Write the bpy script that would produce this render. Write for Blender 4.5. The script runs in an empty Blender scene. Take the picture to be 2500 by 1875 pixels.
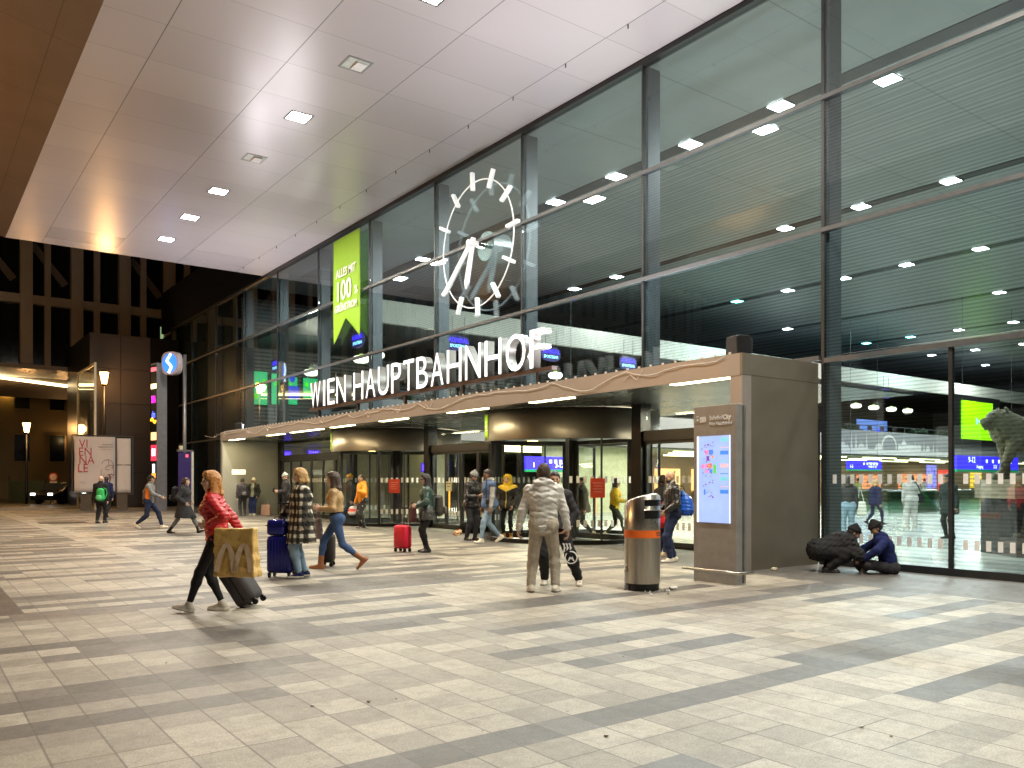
import bpy, bmesh, math, random
import numpy as np
from mathutils import Vector, Matrix
random.seed(7)
SC = bpy.context.scene
COL = SC.collection
PI = math.pi
R_ = math.radians

# ------------------------------------------------------------------ camera frame
YAW = R_(36.4)
CAMH = 1.5
FPX = 2013.0
FW = Vector((math.sin(YAW), math.cos(YAW), 0))
RT = Vector((math.cos(YAW), -math.sin(YAW), 0))

def ground(px, py):
    """Point of the pavement seen at a place of the 2500 x 1875 photograph."""
    t = CAMH * FPX / (py - 1175.0)
    p = FW * t + RT * (t * (px - 1250.0) / FPX)
    return Vector((p.x, p.y, 0))

def heading(phi):
    """World angle of a person's forward axis; phi 0 = towards the right, 90 = away, 180 = left, 270 = to the camera."""
    a = R_(phi)
    v = RT * math.cos(a) + FW * math.sin(a)
    return math.atan2(v.y, v.x) - PI / 2

# ------------------------------------------------------------------ tags
def tag(o, label=None, cat=None, group=None, kind=None):
    if label: o['label'] = label
    if cat: o['category'] = cat
    if group: o['group'] = group
    if kind: o['kind'] = kind
    return o

def empty(name, loc=(0, 0, 0), rz=0.0, label=None, cat=None, group=None):
    o = bpy.data.objects.new(name, None)
    COL.objects.link(o)
    o.empty_display_size = 0.2
    o.location = loc
    o.rotation_euler = (0, 0, rz)
    return tag(o, label, cat, group)

def copy_tree(o, parent=None):
    c = o.copy()
    COL.objects.link(c)
    if parent: c.parent = parent
    for ch in list(o.children):
        copy_tree(ch, c)
    return c

# ------------------------------------------------------------------ mesh builder
class MB:
    def __init__(self):
        self.v = []; self.f = []; self.m = []
    def add(self, vs, fs, mi=0):
        n = len(self.v)
        self.v += [tuple(p) for p in vs]
        self.f += [tuple(i + n for i in f) for f in fs]
        self.m += [mi] * len(fs)
        return self
    def box(self, x0, x1, y0, y1, z0, z1, mi=0):
        vs = [(x, y, z) for z in (z0, z1) for y in (y0, y1) for x in (x0, x1)]
        fs = [(0, 2, 3, 1), (4, 5, 7, 6), (0, 1, 5, 4), (2, 6, 7, 3), (0, 4, 6, 2), (1, 3, 7, 5)]
        return self.add(vs, fs, mi)
    def obox(self, c, ux, uy, uz, sx, sy, sz, mi=0):
        c = Vector(c); ux = Vector(ux).normalized(); uy = Vector(uy).normalized(); uz = Vector(uz).normalized()
        vs = []
        for z in (-.5, .5):
            for y in (-.5, .5):
                for x in (-.5, .5):
                    vs.append(c + ux * (x * sx) + uy * (y * sy) + uz * (z * sz))
        fs = [(0, 2, 3, 1), (4, 5, 7, 6), (0, 1, 5, 4), (2, 6, 7, 3), (0, 4, 6, 2), (1, 3, 7, 5)]
        return self.add(vs, fs, mi)
    def tube(self, pts, r, n=8, mi=0, cap=True):
        pts = [Vector(p) for p in pts]
        rs = r if isinstance(r, (list, tuple)) else [r] * len(pts)
        rings = []
        ref = None
        for i, p in enumerate(pts):
            d = (pts[min(i + 1, len(pts) - 1)] - pts[max(i - 1, 0)]).normalized()
            if ref is None:
                ref = d.orthogonal().normalized()
            else:
                ref = (ref - d * ref.dot(d))
                ref = ref.normalized() if ref.length > 1e-6 else d.orthogonal().normalized()
            b = d.cross(ref)
            rings.append([p + (ref * math.cos(2 * PI * k / n) + b * math.sin(2 * PI * k / n)) * rs[i] for k in range(n)])
        vs = [q for rg in rings for q in rg]
        fs = []
        for i in range(len(rings) - 1):
            for k in range(n):
                a = i * n + k; b = i * n + (k + 1) % n
                fs.append((a, b, b + n, a + n))
        if cap:
            fs.append(tuple(range(n))[::-1]); fs.append(tuple(range((len(rings) - 1) * n, len(rings) * n)))
        return self.add(vs, fs, mi)
    def lathe(self, prof, c=(0, 0, 0), n=24, mi=0, a0=0.0, a1=2 * PI, sx=1.0, sy=1.0):
        full = abs(a1 - a0 - 2 * PI) < 1e-6
        m = n if full else n + 1
        vs = []
        for (r, z) in prof:
            for k in range(m):
                a = a0 + (a1 - a0) * k / n
                vs.append((c[0] + r * math.cos(a) * sx, c[1] + r * math.sin(a) * sy, c[2] + z))
        fs = []
        for i in range(len(prof) - 1):
            for k in range(n):
                a = i * m + k; b = i * m + (k + 1) % m
                fs.append((a, b, b + m, a + m))
        return self.add(vs, fs, mi)
    def prism(self, poly, o, u, w, depth, mi=0):
        """Polygon in the plane (u, w) at origin o, thickened by depth along u x w."""
        o = Vector(o); u = Vector(u).normalized(); w = Vector(w).normalized(); nrm = u.cross(w)
        n = len(poly)
        vs = [o + u * a + w * b for a, b in poly] + [o + u * a + w * b + nrm * depth for a, b in poly]
        fs = [tuple(range(n))[::-1], tuple(range(n, 2 * n))]
        for k in range(n):
            k2 = (k + 1) % n
            fs.append((k, k2, k2 + n, k + n))
        return self.add(vs, fs, mi)
    def build(self, name, mats, parent=None, smooth=False, bevel=0.0, loc=None):
        me = bpy.data.meshes.new(name)
        me.from_pydata(self.v, [], self.f)
        if not isinstance(mats, (list, tuple)): mats = [mats]
        for m in mats: me.materials.append(m)
        if len(mats) > 1:
            me.polygons.foreach_set('material_index', self.m)
        if smooth:
            me.polygons.foreach_set('use_smooth', [True] * len(me.polygons))
        me.validate(); me.update()
        return obj(name, me, parent, bevel, loc)

def obj(name, me, parent=None, bevel=0.0, loc=None):
    o = bpy.data.objects.new(name, me)
    COL.objects.link(o)
    if parent: o.parent = parent
    if loc is not None: o.location = loc
    if bevel:
        md = o.modifiers.new('bevel', 'BEVEL'); md.width = bevel; md.segments = 2; md.limit_method = 'ANGLE'
    return o

def text_raw(body, size, sx=1.0, bold=0.0, extrude=0.0, shear=0.0, align='CENTER', spacing=1.0):
    cu = bpy.data.curves.new('lettering', 'FONT')
    cu.body = body; cu.size = size; cu.offset = bold; cu.extrude = extrude; cu.shear = shear
    cu.align_x = align; cu.space_character = spacing; cu.resolution_u = 4
    o = bpy.data.objects.new('lettering', cu)
    COL.objects.link(o)
    dg = bpy.context.evaluated_depsgraph_get()
    me = bpy.data.meshes.new_from_object(o.evaluated_get(dg))
    bpy.data.objects.remove(o); bpy.data.curves.remove(cu)
    for v in me.vertices: v.co.x *= sx
    return me

def text(name, body, size, o, u, mat, parent=None, w=(0, 0, 1), sx=1.0, bold=0.0, extrude=0.002, **kw):
    """Lettering standing in the plane (u right, w up) at o, as one mesh."""
    me = text_raw(body, size, sx, bold, extrude, **kw)
    u = Vector(u).normalized(); w = Vector(w).normalized(); n = u.cross(w)
    o = Vector(o)
    for v in me.vertices:
        c = v.co
        v.co = o + u * c.x + w * c.y + n * c.z
    me.materials.clear(); me.materials.append(mat)
    return obj(name, me, parent)

# ------------------------------------------------------------------ materials
MAT = {}
class NT:
    """Tiny shader-graph writer."""
    def __init__(self, name):
        self.m = bpy.data.materials.new(name); self.m.use_nodes = True
        self.t = self.m.node_tree; self.n = self.t.nodes; self.l = self.t.links
        self.bsdf = self.n['Principled BSDF']; self.out = self.n['Material Output']
        self._oc = None
    def put(self, sock, v):
        if hasattr(v, 'is_output') or isinstance(v, bpy.types.NodeSocket): self.l.new(v, sock)
        else:
            try: sock.default_value = v
            except Exception: sock.default_value = (*v, 1.0)
    def math(self, op, a, b=None, clamp=False):
        nd = self.n.new('ShaderNodeMath'); nd.operation = op; nd.use_clamp = clamp
        self.put(nd.inputs[0], a)
        if b is not None: self.put(nd.inputs[1], b)
        return nd.outputs[0]
    def oc(self):
        if self._oc is None:
            self._oc = self.n.new('ShaderNodeTexCoord').outputs['Object']
        return self._oc
    def xyz(self):
        s = self.n.new('ShaderNodeSeparateXYZ'); self.l.new(self.oc(), s.inputs[0])
        return s.outputs[0], s.outputs[1], s.outputs[2]
    def vec(self, x, y, z):
        c = self.n.new('ShaderNodeCombineXYZ')
        for i, v in enumerate((x, y, z)): self.put(c.inputs[i], v)
        return c.outputs[0]
    def noise(self, scale, detail=3.0, rough=0.55, v=None, dim='3D'):
        nd = self.n.new('ShaderNodeTexNoise'); nd.inputs['Scale'].default_value = scale
        nd.inputs['Detail'].default_value = detail; nd.inputs['Roughness'].default_value = rough
        self.l.new(v if v is not None else self.oc(), nd.inputs['Vector'])
        return nd.outputs['Fac']
    def white(self, v):
        nd = self.n.new('ShaderNodeTexWhiteNoise'); nd.noise_dimensions = '3D'
        self.l.new(v, nd.inputs['Vector'])
        return nd.outputs['Value']
    def ramp(self, f, stops, interp='LINEAR'):
        nd = self.n.new('ShaderNodeValToRGB'); cr = nd.color_ramp; cr.interpolation = interp
        while len(cr.elements) < len(stops): cr.elements.new(0.5)
        for e, (p, c) in zip(cr.elements, stops):
            e.position = p; e.color = (*c, 1) if len(c) == 3 else c
        self.l.new(f, nd.inputs[0])
        return nd.outputs[0]
    def mix(self, f, a, b, mode='MIX'):
        nd = self.n.new('ShaderNodeMix'); nd.data_type = 'RGBA'; nd.blend_type = mode
        self.put(nd.inputs[0], f); self.put(nd.inputs[6], a); self.put(nd.inputs[7], b)
        return nd.outputs[2]
    def bump(self, h, strength=0.3, dist=0.01):
        nd = self.n.new('ShaderNodeBump'); nd.inputs['Strength'].default_value = strength
        nd.inputs['Distance'].default_value = dist
        self.l.new(h, nd.inputs['Height']); self.l.new(nd.outputs[0], self.bsdf.inputs['Normal'])
    def set(self, **kw):
        for k, v in kw.items():
            self.put(self.bsdf.inputs[k.replace('_', ' ')], v)
        return self

def c4(c): return (c[0], c[1], c[2], 1.0)

def plain(name, col, rough=0.5, metal=0.0, var=0.12, scale=6.0, bump=0.0, bscale=60.0, spec=0.5, stretch=None):
    """Solid material with slight procedural mottling."""
    if name in MAT: return MAT[name]
    t = NT(name)
    v = None
    if stretch:
        mp = t.n.new('ShaderNodeMapping'); mp.inputs['Scale'].default_value = stretch
        t.l.new(t.oc(), mp.inputs[0]); v = mp.outputs[0]
    f = t.noise(scale, 4.0, 0.6, v)
    lo = tuple(x * (1 - var) for x in col); hi = tuple(min(1, x * (1 + var)) for x in col)
    t.set(Base_Color=t.ramp(f, [(0.3, lo), (0.7, hi)]), Roughness=rough, Metallic=metal)
    t.bsdf.inputs['Specular IOR Level'].default_value = spec
    if var:
        t.put(t.bsdf.inputs['Roughness'], t.math('ADD', t.math('MULTIPLY', t.math('SUBTRACT', f, 0.5), 0.25), rough, True))
    if bump:
        t.bump(t.noise(bscale, 3.0, 0.6), bump, 0.01)
    MAT[name] = t.m
    return t.m

def cloth(name, col, rough=0.85, var=0.18, bump=0.35):
    if name in MAT: return MAT[name]
    t = NT(name)
    f = t.noise(9.0, 5.0, 0.62)
    g = t.noise(260.0, 2.0, 0.5)
    lo = tuple(x * (1 - var) for x in col); hi = tuple(min(1, x * (1 + var)) for x in col)
    t.set(Base_Color=t.ramp(f, [(0.3, lo), (0.72, hi)]), Roughness=rough)
    t.bsdf.inputs['Specular IOR Level'].default_value = 0.25
    t.bump(t.math('ADD', t.math('MULTIPLY', g, 0.25), t.noise(24.0, 3.0, 0.6)), bump, 0.012)
    MAT[name] = t.m
    return t.m

def emit(name, col, strength):
    if name in MAT: return MAT[name]
    t = NT(name)
    t.set(Base_Color=c4(tuple(min(0.8, x) for x in col)), Roughness=0.4)
    t.bsdf.inputs['Emission Color'].default_value = c4(col)
    t.bsdf.inputs['Emission Strength'].default_value = strength
    MAT[name] = t.m
    return t.m

def glass(name, tint=(0.86, 0.94, 0.93), frit=False, rough=0.01, gain=1.0, f0=0.045):
    if name in MAT: return MAT[name]
    t = NT(name)
    t.n.remove(t.bsdf)
    tr = t.n.new('ShaderNodeBsdfTransparent'); gl = t.n.new('ShaderNodeBsdfGlossy')
    gl.inputs['Roughness'].default_value = rough
    gl.inputs['Color'].default_value = (0.95, 1.0, 1.0, 1)
    lw = t.n.new('ShaderNodeLayerWeight'); lw.inputs['Blend'].default_value = 0.5
    f = t.math('ADD', t.math('MULTIPLY', t.math('POWER', lw.outputs['Facing'], 5.0), 0.9 * gain), f0, True)
    tint4 = c4(tint)
    if frit:
        x, y, z = t.xyz()
        s = t.math('GREATER_THAN', t.math('FRACT', t.math('MULTIPLY', z, 1 / 0.062)), 0.62)
        t.put(tr.inputs[0], t.mix(s, tint4, c4(tuple(c * 0.87 for c in tint))))
    else:
        tr.inputs[0].default_value = tint4
    mx = t.n.new('ShaderNodeMixShader')
    t.l.new(f, mx.inputs[0]); t.l.new(tr.outputs[0], mx.inputs[1]); t.l.new(gl.outputs[0], mx.inputs[2])
    t.l.new(mx.outputs[0], t.out.inputs[0])
    MAT[name] = t.m
    return t.m

def paving():
    t = NT('plaza_slabs')
    x, y, z = t.xyz()
    xs = t.math('MULTIPLY', x, 1 / 0.313); ys = t.math('MULTIPLY', y, 1 / 0.31)
    j = t.math('FLOOR', ys)
    rj = t.white(t.vec(j, 3.7, 1.3))
    rj2 = t.white(t.vec(j, 11.1, 5.2))
    xo = xs
    i = t.math('FLOOR', xo)
    longrow = t.math('LESS_THAN', rj, 0.22)
    bl = t.math('ADD', 0.15, t.math('MULTIPLY', longrow, -0.075))
    blk = t.math('FLOOR', t.math('ADD', t.math('MULTIPLY', t.math('FLOOR', xs), bl), t.math('MULTIPLY', rj2, 17.0)))
    rb = t.white(t.vec(blk, j, 2.0))
    rs = t.white(t.vec(i, j, 8.0))
    # how often a row is dark
    pr = t.ramp(rj, [(0.0, (.58,) * 3), (0.20, (.42,) * 3), (0.66, (.08,) * 3)], 'CONSTANT')
    zone = t.math('MULTIPLY', t.math('GREATER_THAN', y, 10.75), t.math('LESS_THAN', x, 9.0))
    dark = t.math('LESS_THAN', rb, t.math('ADD', pr, t.math('MULTIPLY', zone, 0.22)))
    pm = t.ramp(rj2, [(0.0, (.35,) * 3), (0.3, (.08,) * 3)], 'CONSTANT')
    mid = t.math('LESS_THAN', t.white(t.vec(blk, j, 31.0)), pm)
    # dark strip right across the plaza, pale walking line towards the far side, brown bed at the left
    far = t.math('GREATER_THAN', y, 10.75)
    strip = t.math('MULTIPLY', t.math('LESS_THAN', t.math('ABSOLUTE', t.math('SUBTRACT', y, 10.55)), 0.2), t.math('GREATER_THAN', x, 1.09))
    line = t.math('MULTIPLY', far, t.math('LESS_THAN', t.math('ABSOLUTE', t.math('SUBTRACT', x, 3.8)), 0.3))
    bed = t.math('MULTIPLY', far, t.math('LESS_THAN', t.math('ABSOLUTE', t.math('SUBTRACT', x, 0.84)), 0.26))
    porch = t.math('GREATER_THAN', x, 11.05)
    dark = t.math('MULTIPLY', dark, t.math('SUBTRACT', 1.0, line))
    n1 = t.noise(1.3, 5.0, 0.65); n2 = t.noise(14.0, 5.0, 0.7); n3 = t.noise(110.0, 2.0, 0.6)
    light = t.ramp(rs, [(0.0, (.255, .235, .192)), (0.4, (.355, .327, .268)), (1.0, (.44, .407, .338))])
    col = t.mix(mid, light, t.ramp(rs, [(0.0, (.245, .222, .185)), (1.0, (.29, .265, .22))]))
    col = t.mix(dark, col, t.ramp(rs, [(0.0, (.075, .070, .065)), (0.6, (.108, .101, .093)), (1.0, (.155, .145, .13))]))
    col = t.mix(strip, col, c4((.12, .115, .115)))
    col = t.mix(bed, col, c4((.06, .045, .033)))
    col = t.mix(porch, col, t.ramp(rs, [(0.0, (.12, .115, .105)), (1.0, (.15, .142, .13))]))
    # stains and chewing-gum spots
    col = t.mix(t.math('MULTIPLY', t.ramp(n1, [(0.45, (0,) * 3), (0.75, (1,) * 3)]), 0.28), col, c4((.13, .115, .10)))
    col = t.mix(t.math('MULTIPLY', t.ramp(n2, [(0.42, (0,) * 3), (0.7, (1,) * 3)]), 0.30), col, t.mix(0.5, col, c4((.10, .09, .08))))
    vo = t.n.new('ShaderNodeTexVoronoi'); vo.inputs['Scale'].default_value = 2.4
    t.l.new(t.oc(), vo.inputs['Vector'])
    gum = t.math('LESS_THAN', vo.outputs['Distance'], 0.035)
    col = t.mix(t.math('MULTIPLY', gum, 0.55), col, c4((.07, .065, .06)))
    sp_ = t.ramp(t.noise(75.0, 3.0, 0.75), [(0.36, (0,) * 3), (0.5, (.5,) * 3), (0.66, (1,) * 3)])
    col = t.mix(0.50, col, t.mix(sp_, t.mix(1.0, col, c4((.45, .45, .45)), 'MULTIPLY'), t.mix(1.0, col, c4((1.5, 1.5, 1.5)), 'MULTIPLY')))
    blot = t.ramp(t.noise(4.5, 6.0, 0.72), [(0.47, (0,) * 3), (0.60, (1,) * 3)])
    col = t.mix(t.math('MULTIPLY', blot, 0.34), col, c4((.15, .13, .105)))
    wet = t.ramp(t.noise(0.55, 3.0, 0.6), [(0.5, (0,) * 3), (0.68, (1,) * 3)])
    # joints
    fx = t.math('ABSOLUTE', t.math('SUBTRACT', t.math('FRACT', xo), 0.5))
    fy = t.math('ABSOLUTE', t.math('SUBTRACT', t.math('FRACT', ys), 0.5))
    ig = t.math('FLOOR', t.math('MULTIPLY', xs, 0.5))
    jr = t.math('FLOOR', t.math('ADD', ys, 0.5))
    keep = t.math('MAXIMUM', t.math('GREATER_THAN', t.white(t.vec(ig, jr, 6.0)), 0.62), dark)
    jt = t.math('MAXIMUM', t.math('GREATER_THAN', fx, 0.480), t.math('MULTIPLY', keep, t.math('GREATER_THAN', fy, 0.482)))
    col = t.mix(t.math('MULTIPLY', jt, 0.70), col, c4((.075, .066, .055)))
    rough = t.math('SUBTRACT', t.math('ADD', 0.34, t.math('MULTIPLY', n2, 0.35)), t.math('MULTIPLY', t.math('MULTIPLY', t.math('ADD', dark, 0.35), wet), 0.12), True)
    rough = t.math('MAXIMUM', rough, 0.24)
    t.set(Base_Color=col, Roughness=rough)
    h = t.math('SUBTRACT', t.math('ADD', t.math('MULTIPLY', n2, 0.5), t.math('MULTIPLY', n3, 0.45)), jt)
    t.bump(h, 0.6, 0.007)
    return t.m

def soffit_mat():
    t = NT('soffit_panels')
    x, y, z = t.xyz()
    a = t.math('FRACT', t.math('MULTIPLY', t.math('SUBTRACT', x, 6.94), 1 / 2.55))
    b = t.math('FRACT', t.math('MULTIPLY', t.math('SUBTRACT', y, 12.96), 1 / 1.675))
    sa = t.math('LESS_THAN', t.math('ABSOLUTE', t.math('SUBTRACT', a, 0.5)), 0.4955)
    sb = t.math('LESS_THAN', t.math('ABSOLUTE', t.math('SUBTRACT', b, 0.5)), 0.4945)
    seam = t.math('MAXIMUM', t.math('SUBTRACT', 1.0, sa), t.math('MULTIPLY', t.math('SUBTRACT', 1.0, sb), 0.55))
    pid = t.white(t.vec(t.math('FLOOR', t.math('MULTIPLY', t.math('SUBTRACT', x, 6.94), 1 / 2.55)),
                        t.math('FLOOR', t.math('MULTIPLY', t.math('SUBTRACT', y, 12.96), 1 / 1.675)), 1.0))
    base = t.ramp(pid, [(0.0, (.455, .42, .435)), (1.0, (.50, .465, .475))])
    n = t.noise(0.9, 4.0, 0.6)
    base = t.mix(t.math('MULTIPLY', n, 0.08), base, c4((.40, .375, .38)))
    col = t.mix(seam, base, c4((.15, .14, .14)))
    t.set(Base_Color=col, Roughness=t.math('ADD', 0.27, t.math('MULTIPLY', pid, 0.05)), Metallic=0.12)
    t.bump(t.math('SUBTRACT', t.math('MULTIPLY', pid, 0.12), seam), 0.25, 0.01)
    return t.m

def facet_mat():  # same metal as the soffit, brown of sodium light put into its colour
    t = NT('sodium_brown_panels')
    x, y, z = t.xyz()
    b = t.math('FRACT', t.math('MULTIPLY', y, 1 / 3.35)); a = t.math('FRACT', t.math('MULTIPLY', x, 1 / 2.55))
    seam = t.math('MAXIMUM', t.math('LESS_THAN', b, 0.006), t.math('LESS_THAN', a, 0.008))
    n = t.noise(0.8, 4.0, 0.6)
    t.set(Base_Color=t.mix(t.math('MULTIPLY', seam, 0.6), t.ramp(n, [(0.3, (.175, .118, .08)), (0.7, (.215, .147, .098))]), c4((.05, .035, .025))), Roughness=0.33, Metallic=0.3)
    return t.m

def slat_mat():
    """Hall ceiling: smooth dark panels near the glass, then lengthwise metal louvres."""
    t = NT('ceiling_louvres')
    x, y, z = t.xyz()
    s = t.math('FRACT', t.math('MULTIPLY', x, 1 / 0.30))
    gap = t.math('MULTIPLY', t.math('GREATER_THAN', s, 0.66), t.math('GREATER_THAN', x, 17.4))
    n = t.noise(0.5, 3.0, 0.6)
    col = t.mix(t.math('MULTIPLY', gap, 0.5), t.ramp(n, [(0.3, (.29, .30, .295)), (0.7, (.35, .36, .35))]), c4((.12, .13, .13)))
    b = t.math('FRACT', t.math('MULTIPLY', y, 1 / 3.35))
    col = t.mix(t.math('MULTIPLY', t.math('LESS_THAN', b, 0.008), 0.7), col, c4((.05, .05, .05)))
    t.set(Base_Color=col, Roughness=0.38, Metallic=0.25)
    return t.m

def hslat_mat(name, period, col, dark):
    t = NT(name)
    x, y, z = t.xyz()
    s = t.math('FRACT', t.math('MULTIPLY', z, 1 / period))
    t.set(Base_Color=t.mix(t.math('GREATER_THAN', s, 0.62), c4(col), c4(dark)), Roughness=0.5)
    return t.m

def hall_floor_mat():
    t = NT('hall_floor_stone')
    x, y, z = t.xyz()
    i = t.math('FLOOR', t.math('MULTIPLY', x, 1 / 0.6)); j = t.math('FLOOR', t.math('MULTIPLY', y, 1 / 0.6))
    r = t.white(t.vec(i, j, 4.0))
    rr = t.white(t.vec(i, 4.0, 2.0))
    col = t.ramp(t.math('ADD', t.math('MULTIPLY', r, 0.4), t.math('MULTIPLY', rr, 0.6)), [(0.0, (.22, .25, .225)), (1.0, (.36, .39, .355))])
    fx = t.math('LESS_THAN', t.math('FRACT', t.math('MULTIPLY', x, 1 / 0.6)), 0.03)
    col = t.mix(t.math('MULTIPLY', fx, 0.6), col, c4((.12, .13, .12)))
    t.set(Base_Color=col, Roughness=0.22)
    return t.m
# ================================================================== people: implicit surfaces meshed with surface nets
class Field:
    def __init__(self, lo, hi, h):
        self.lo = np.array(lo, float); self.h = h
        n = np.ceil((np.array(hi, float) - self.lo) / h).astype(int) + 1
        self.n = n
        self.ax = [self.lo[k] + h * np.arange(n[k]) for k in range(3)]
        self.D = np.full(n, 0.25, np.float32)
    def win(self, mn, mx):
        a = np.maximum(np.floor((mn - self.lo) / self.h).astype(int), 0)
        b = np.minimum(np.ceil((mx - self.lo) / self.h).astype(int) + 1, self.n)
        if np.any(b <= a): return None
        return tuple(slice(a[k], b[k]) for k in range(3))
    def pts(self, sl):
        return (self.ax[0][sl[0]][:, None, None], self.ax[1][sl[1]][None, :, None], self.ax[2][sl[2]][None, None, :])
    def merge(self, sl, d, k):
        D = self.D[sl]
        if k > 0:
            h = np.maximum(k - np.abs(D - d), 0) / k
            self.D[sl] = np.minimum(D, d) - h * h * (k * 0.25)
        else:
            self.D[sl] = np.minimum(D, d)
    def cone(self, a, b, ra, rb, u=None, k=0.03):
        """Capsule from a to b; ra, rb radii, or pairs (along u, across) for flattened sections."""
        a = np.array(a, float); b = np.array(b, float)
        ra = (ra, ra) if np.isscalar(ra) else ra
        rb = (rb, rb) if np.isscalar(rb) else rb
        m = max(*ra, *rb) + k + 2 * self.h
        sl = self.win(np.minimum(a, b) - m, np.maximum(a, b) + m)
        if sl is None: return
        X, Y, Z = self.pts(sl)
        ba = b - a; L = np.linalg.norm(ba)
        if L < 1e-6: ba = np.array([0, 0, 1e-4]); L = 1e-4
        w = ba / L
        px, py, pz = X - a[0], Y - a[1], Z - a[2]
        ax = px * w[0] + py * w[1] + pz * w[2]
        t = np.clip(ax / L, 0, 1)
        if u is None:
            qx, qy, qz = px - ba[0] * t, py - ba[1] * t, pz - ba[2] * t
            d = np.sqrt(qx * qx + qy * qy + qz * qz) - (ra[0] + (rb[0] - ra[0]) * t)
        else:
            u = np.array(u, float); u = u - w * u.dot(w); u /= np.linalg.norm(u)
            v = np.cross(w, u)
            qu = px * u[0] + py * u[1] + pz * u[2]
            qv = px * v[0] + py * v[1] + pz * v[2]
            qw = ax - t * L
            r1 = ra[0] + (rb[0] - ra[0]) * t; r2 = ra[1] + (rb[1] - ra[1]) * t
            rm = np.minimum(r1, r2)
            kk = np.sqrt((qu / r1) ** 2 + (qv / r2) ** 2 + (qw / rm) ** 2)
            d = (kk - 1) * (0.5 * (r1 + r2))
        self.merge(sl, d.astype(np.float32), k)
    def ball(self, c, r, k=0.02, M=None):
        c = np.array(c, float); r = (r, r, r) if np.isscalar(r) else r
        m = max(r) + k + 2 * self.h
        sl = self.win(c - m, c + m)
        if sl is None: return
        X, Y, Z = self.pts(sl)
        p = [X - c[0], Y - c[1], Z - c[2]]
        if M is not None:
            p = [p[0] * M[0][q] + p[1] * M[1][q] + p[2] * M[2][q] for q in range(3)]
        kk = np.sqrt((p[0] / r[0]) ** 2 + (p[1] / r[1]) ** 2 + (p[2] / r[2]) ** 2)
        self.merge(sl, ((kk - 1) * (sum(r) / 3)).astype(np.float32), k)
    def all(self):
        return self.ax[0][:, None, None], self.ax[1][None, :, None], self.ax[2][None, None, :]
    def cut(self, f):
        """Keep only where f(x, y, z) < 0."""
        self.D = np.maximum(self.D, f(*self.all()).astype(np.float32))
    def shift(self, f):
        X, Y, Z = self.all()
        self.D = self.D + np.broadcast_to(f(X, Y, Z), self.D.shape).astype(np.float32)
    def mesh(self):
        D = self.D; s = D < 0
        S = [s[i:D.shape[0] - 1 + i, j:D.shape[1] - 1 + j, k:D.shape[2] - 1 + k] for i in (0, 1) for j in (0, 1) for k in (0, 1)]
        cnt = sum(x.astype(np.int8) for x in S)
        idx = np.argwhere((cnt > 0) & (cnt < 8))
        if len(idx) == 0: return np.zeros((0, 3)), np.zeros((0, 4), int)
        pos = np.zeros((len(idx), 3)); num = np.zeros(len(idx))
        C = [(i, j, k) for i in (0, 1) for j in (0, 1) for k in (0, 1)]
        for a in range(8):
            for b in range(a + 1, 8):
                if sum(abs(C[a][q] - C[b][q]) for q in range(3)) != 1: continue
                A = idx + np.array(C[a]); B = idx + np.array(C[b])
                da = D[A[:, 0], A[:, 1], A[:, 2]]; db = D[B[:, 0], B[:, 1], B[:, 2]]
                cr = (da < 0) != (db < 0)
                t = np.where(cr, da / np.where(cr, da - db, 1), 0)
                p = np.array(C[a]) + t[:, None] * (np.array(C[b]) - np.array(C[a]))
                pos += p * cr[:, None]; num += cr
        V = self.lo + self.h * (idx + pos / num[:, None])
        ids = np.full(cnt.shape, -1, np.int32)
        ids[idx[:, 0], idx[:, 1], idx[:, 2]] = np.arange(len(idx))
        F = []
        for ax in range(3):
            o = [1, 1, 1]; o[ax] = 0
            n = D.shape
            lo = [slice(1, n[q] - 1) for q in range(3)]; lo[ax] = slice(0, n[ax] - 1)
            hi = list(lo); hi[ax] = slice(1, n[ax])
            a = s[tuple(lo)]; b = s[tuple(hi)]
            e = np.argwhere(a != b)
            if len(e) == 0: continue
            flip = a[e[:, 0], e[:, 1], e[:, 2]]
            base = e.copy()
            for q in range(3):
                if q != ax: base[:, q] += 1
            q1, q2 = [q for q in range(3) if q != ax]
            def g(d1, d2):
                p = base.copy(); p[:, q1] -= d1; p[:, q2] -= d2
                return ids[p[:, 0], p[:, 1], p[:, 2]]
            quad = np.stack([g(1, 1), g(0, 1), g(0, 0), g(1, 0)], 1)
            rev = flip if ax != 1 else ~flip
            quad[~rev] = quad[~rev][:, ::-1]
            F.append(quad)
        F = np.concatenate(F)
        return V, F[(F >= 0).all(1)]

def np_mesh(name, V, F, mats, parent=None, mi=None, smooth=True):
    me = bpy.data.meshes.new(name)
    me.vertices.add(len(V)); me.vertices.foreach_set('co', V.astype(np.float32).ravel())
    me.loops.add(F.size); me.loops.foreach_set('vertex_index', F.astype(np.int32).ravel())
    me.polygons.add(len(F))
    me.polygons.foreach_set('loop_start', np.arange(0, F.size, 4, dtype=np.int32))
    if not isinstance(mats, (list, tuple)): mats = [mats]
    for m in mats: me.materials.append(m)
    if mi is not None: me.polygons.foreach_set('material_index', mi.astype(np.int32))
    me.polygons.foreach_set('use_smooth', np.full(len(F), smooth))
    me.update(calc_edges=True); me.validate()
    return obj(name, me, parent)

def relax(V, F, it=1):
    """Light smoothing of a quad mesh."""
    for _ in range(it):
        S = np.zeros_like(V); N = np.zeros(len(V))
        for k in range(4):
            a = F[:, k]; b = F[:, (k + 1) % 4]
            np.add.at(S, a, V[b]); np.add.at(N, a, 1)
            np.add.at(S, b, V[a]); np.add.at(N, b, 1)
        V = V * 0.5 + 0.5 * S / np.maximum(N, 1)[:, None]
    return V

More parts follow.
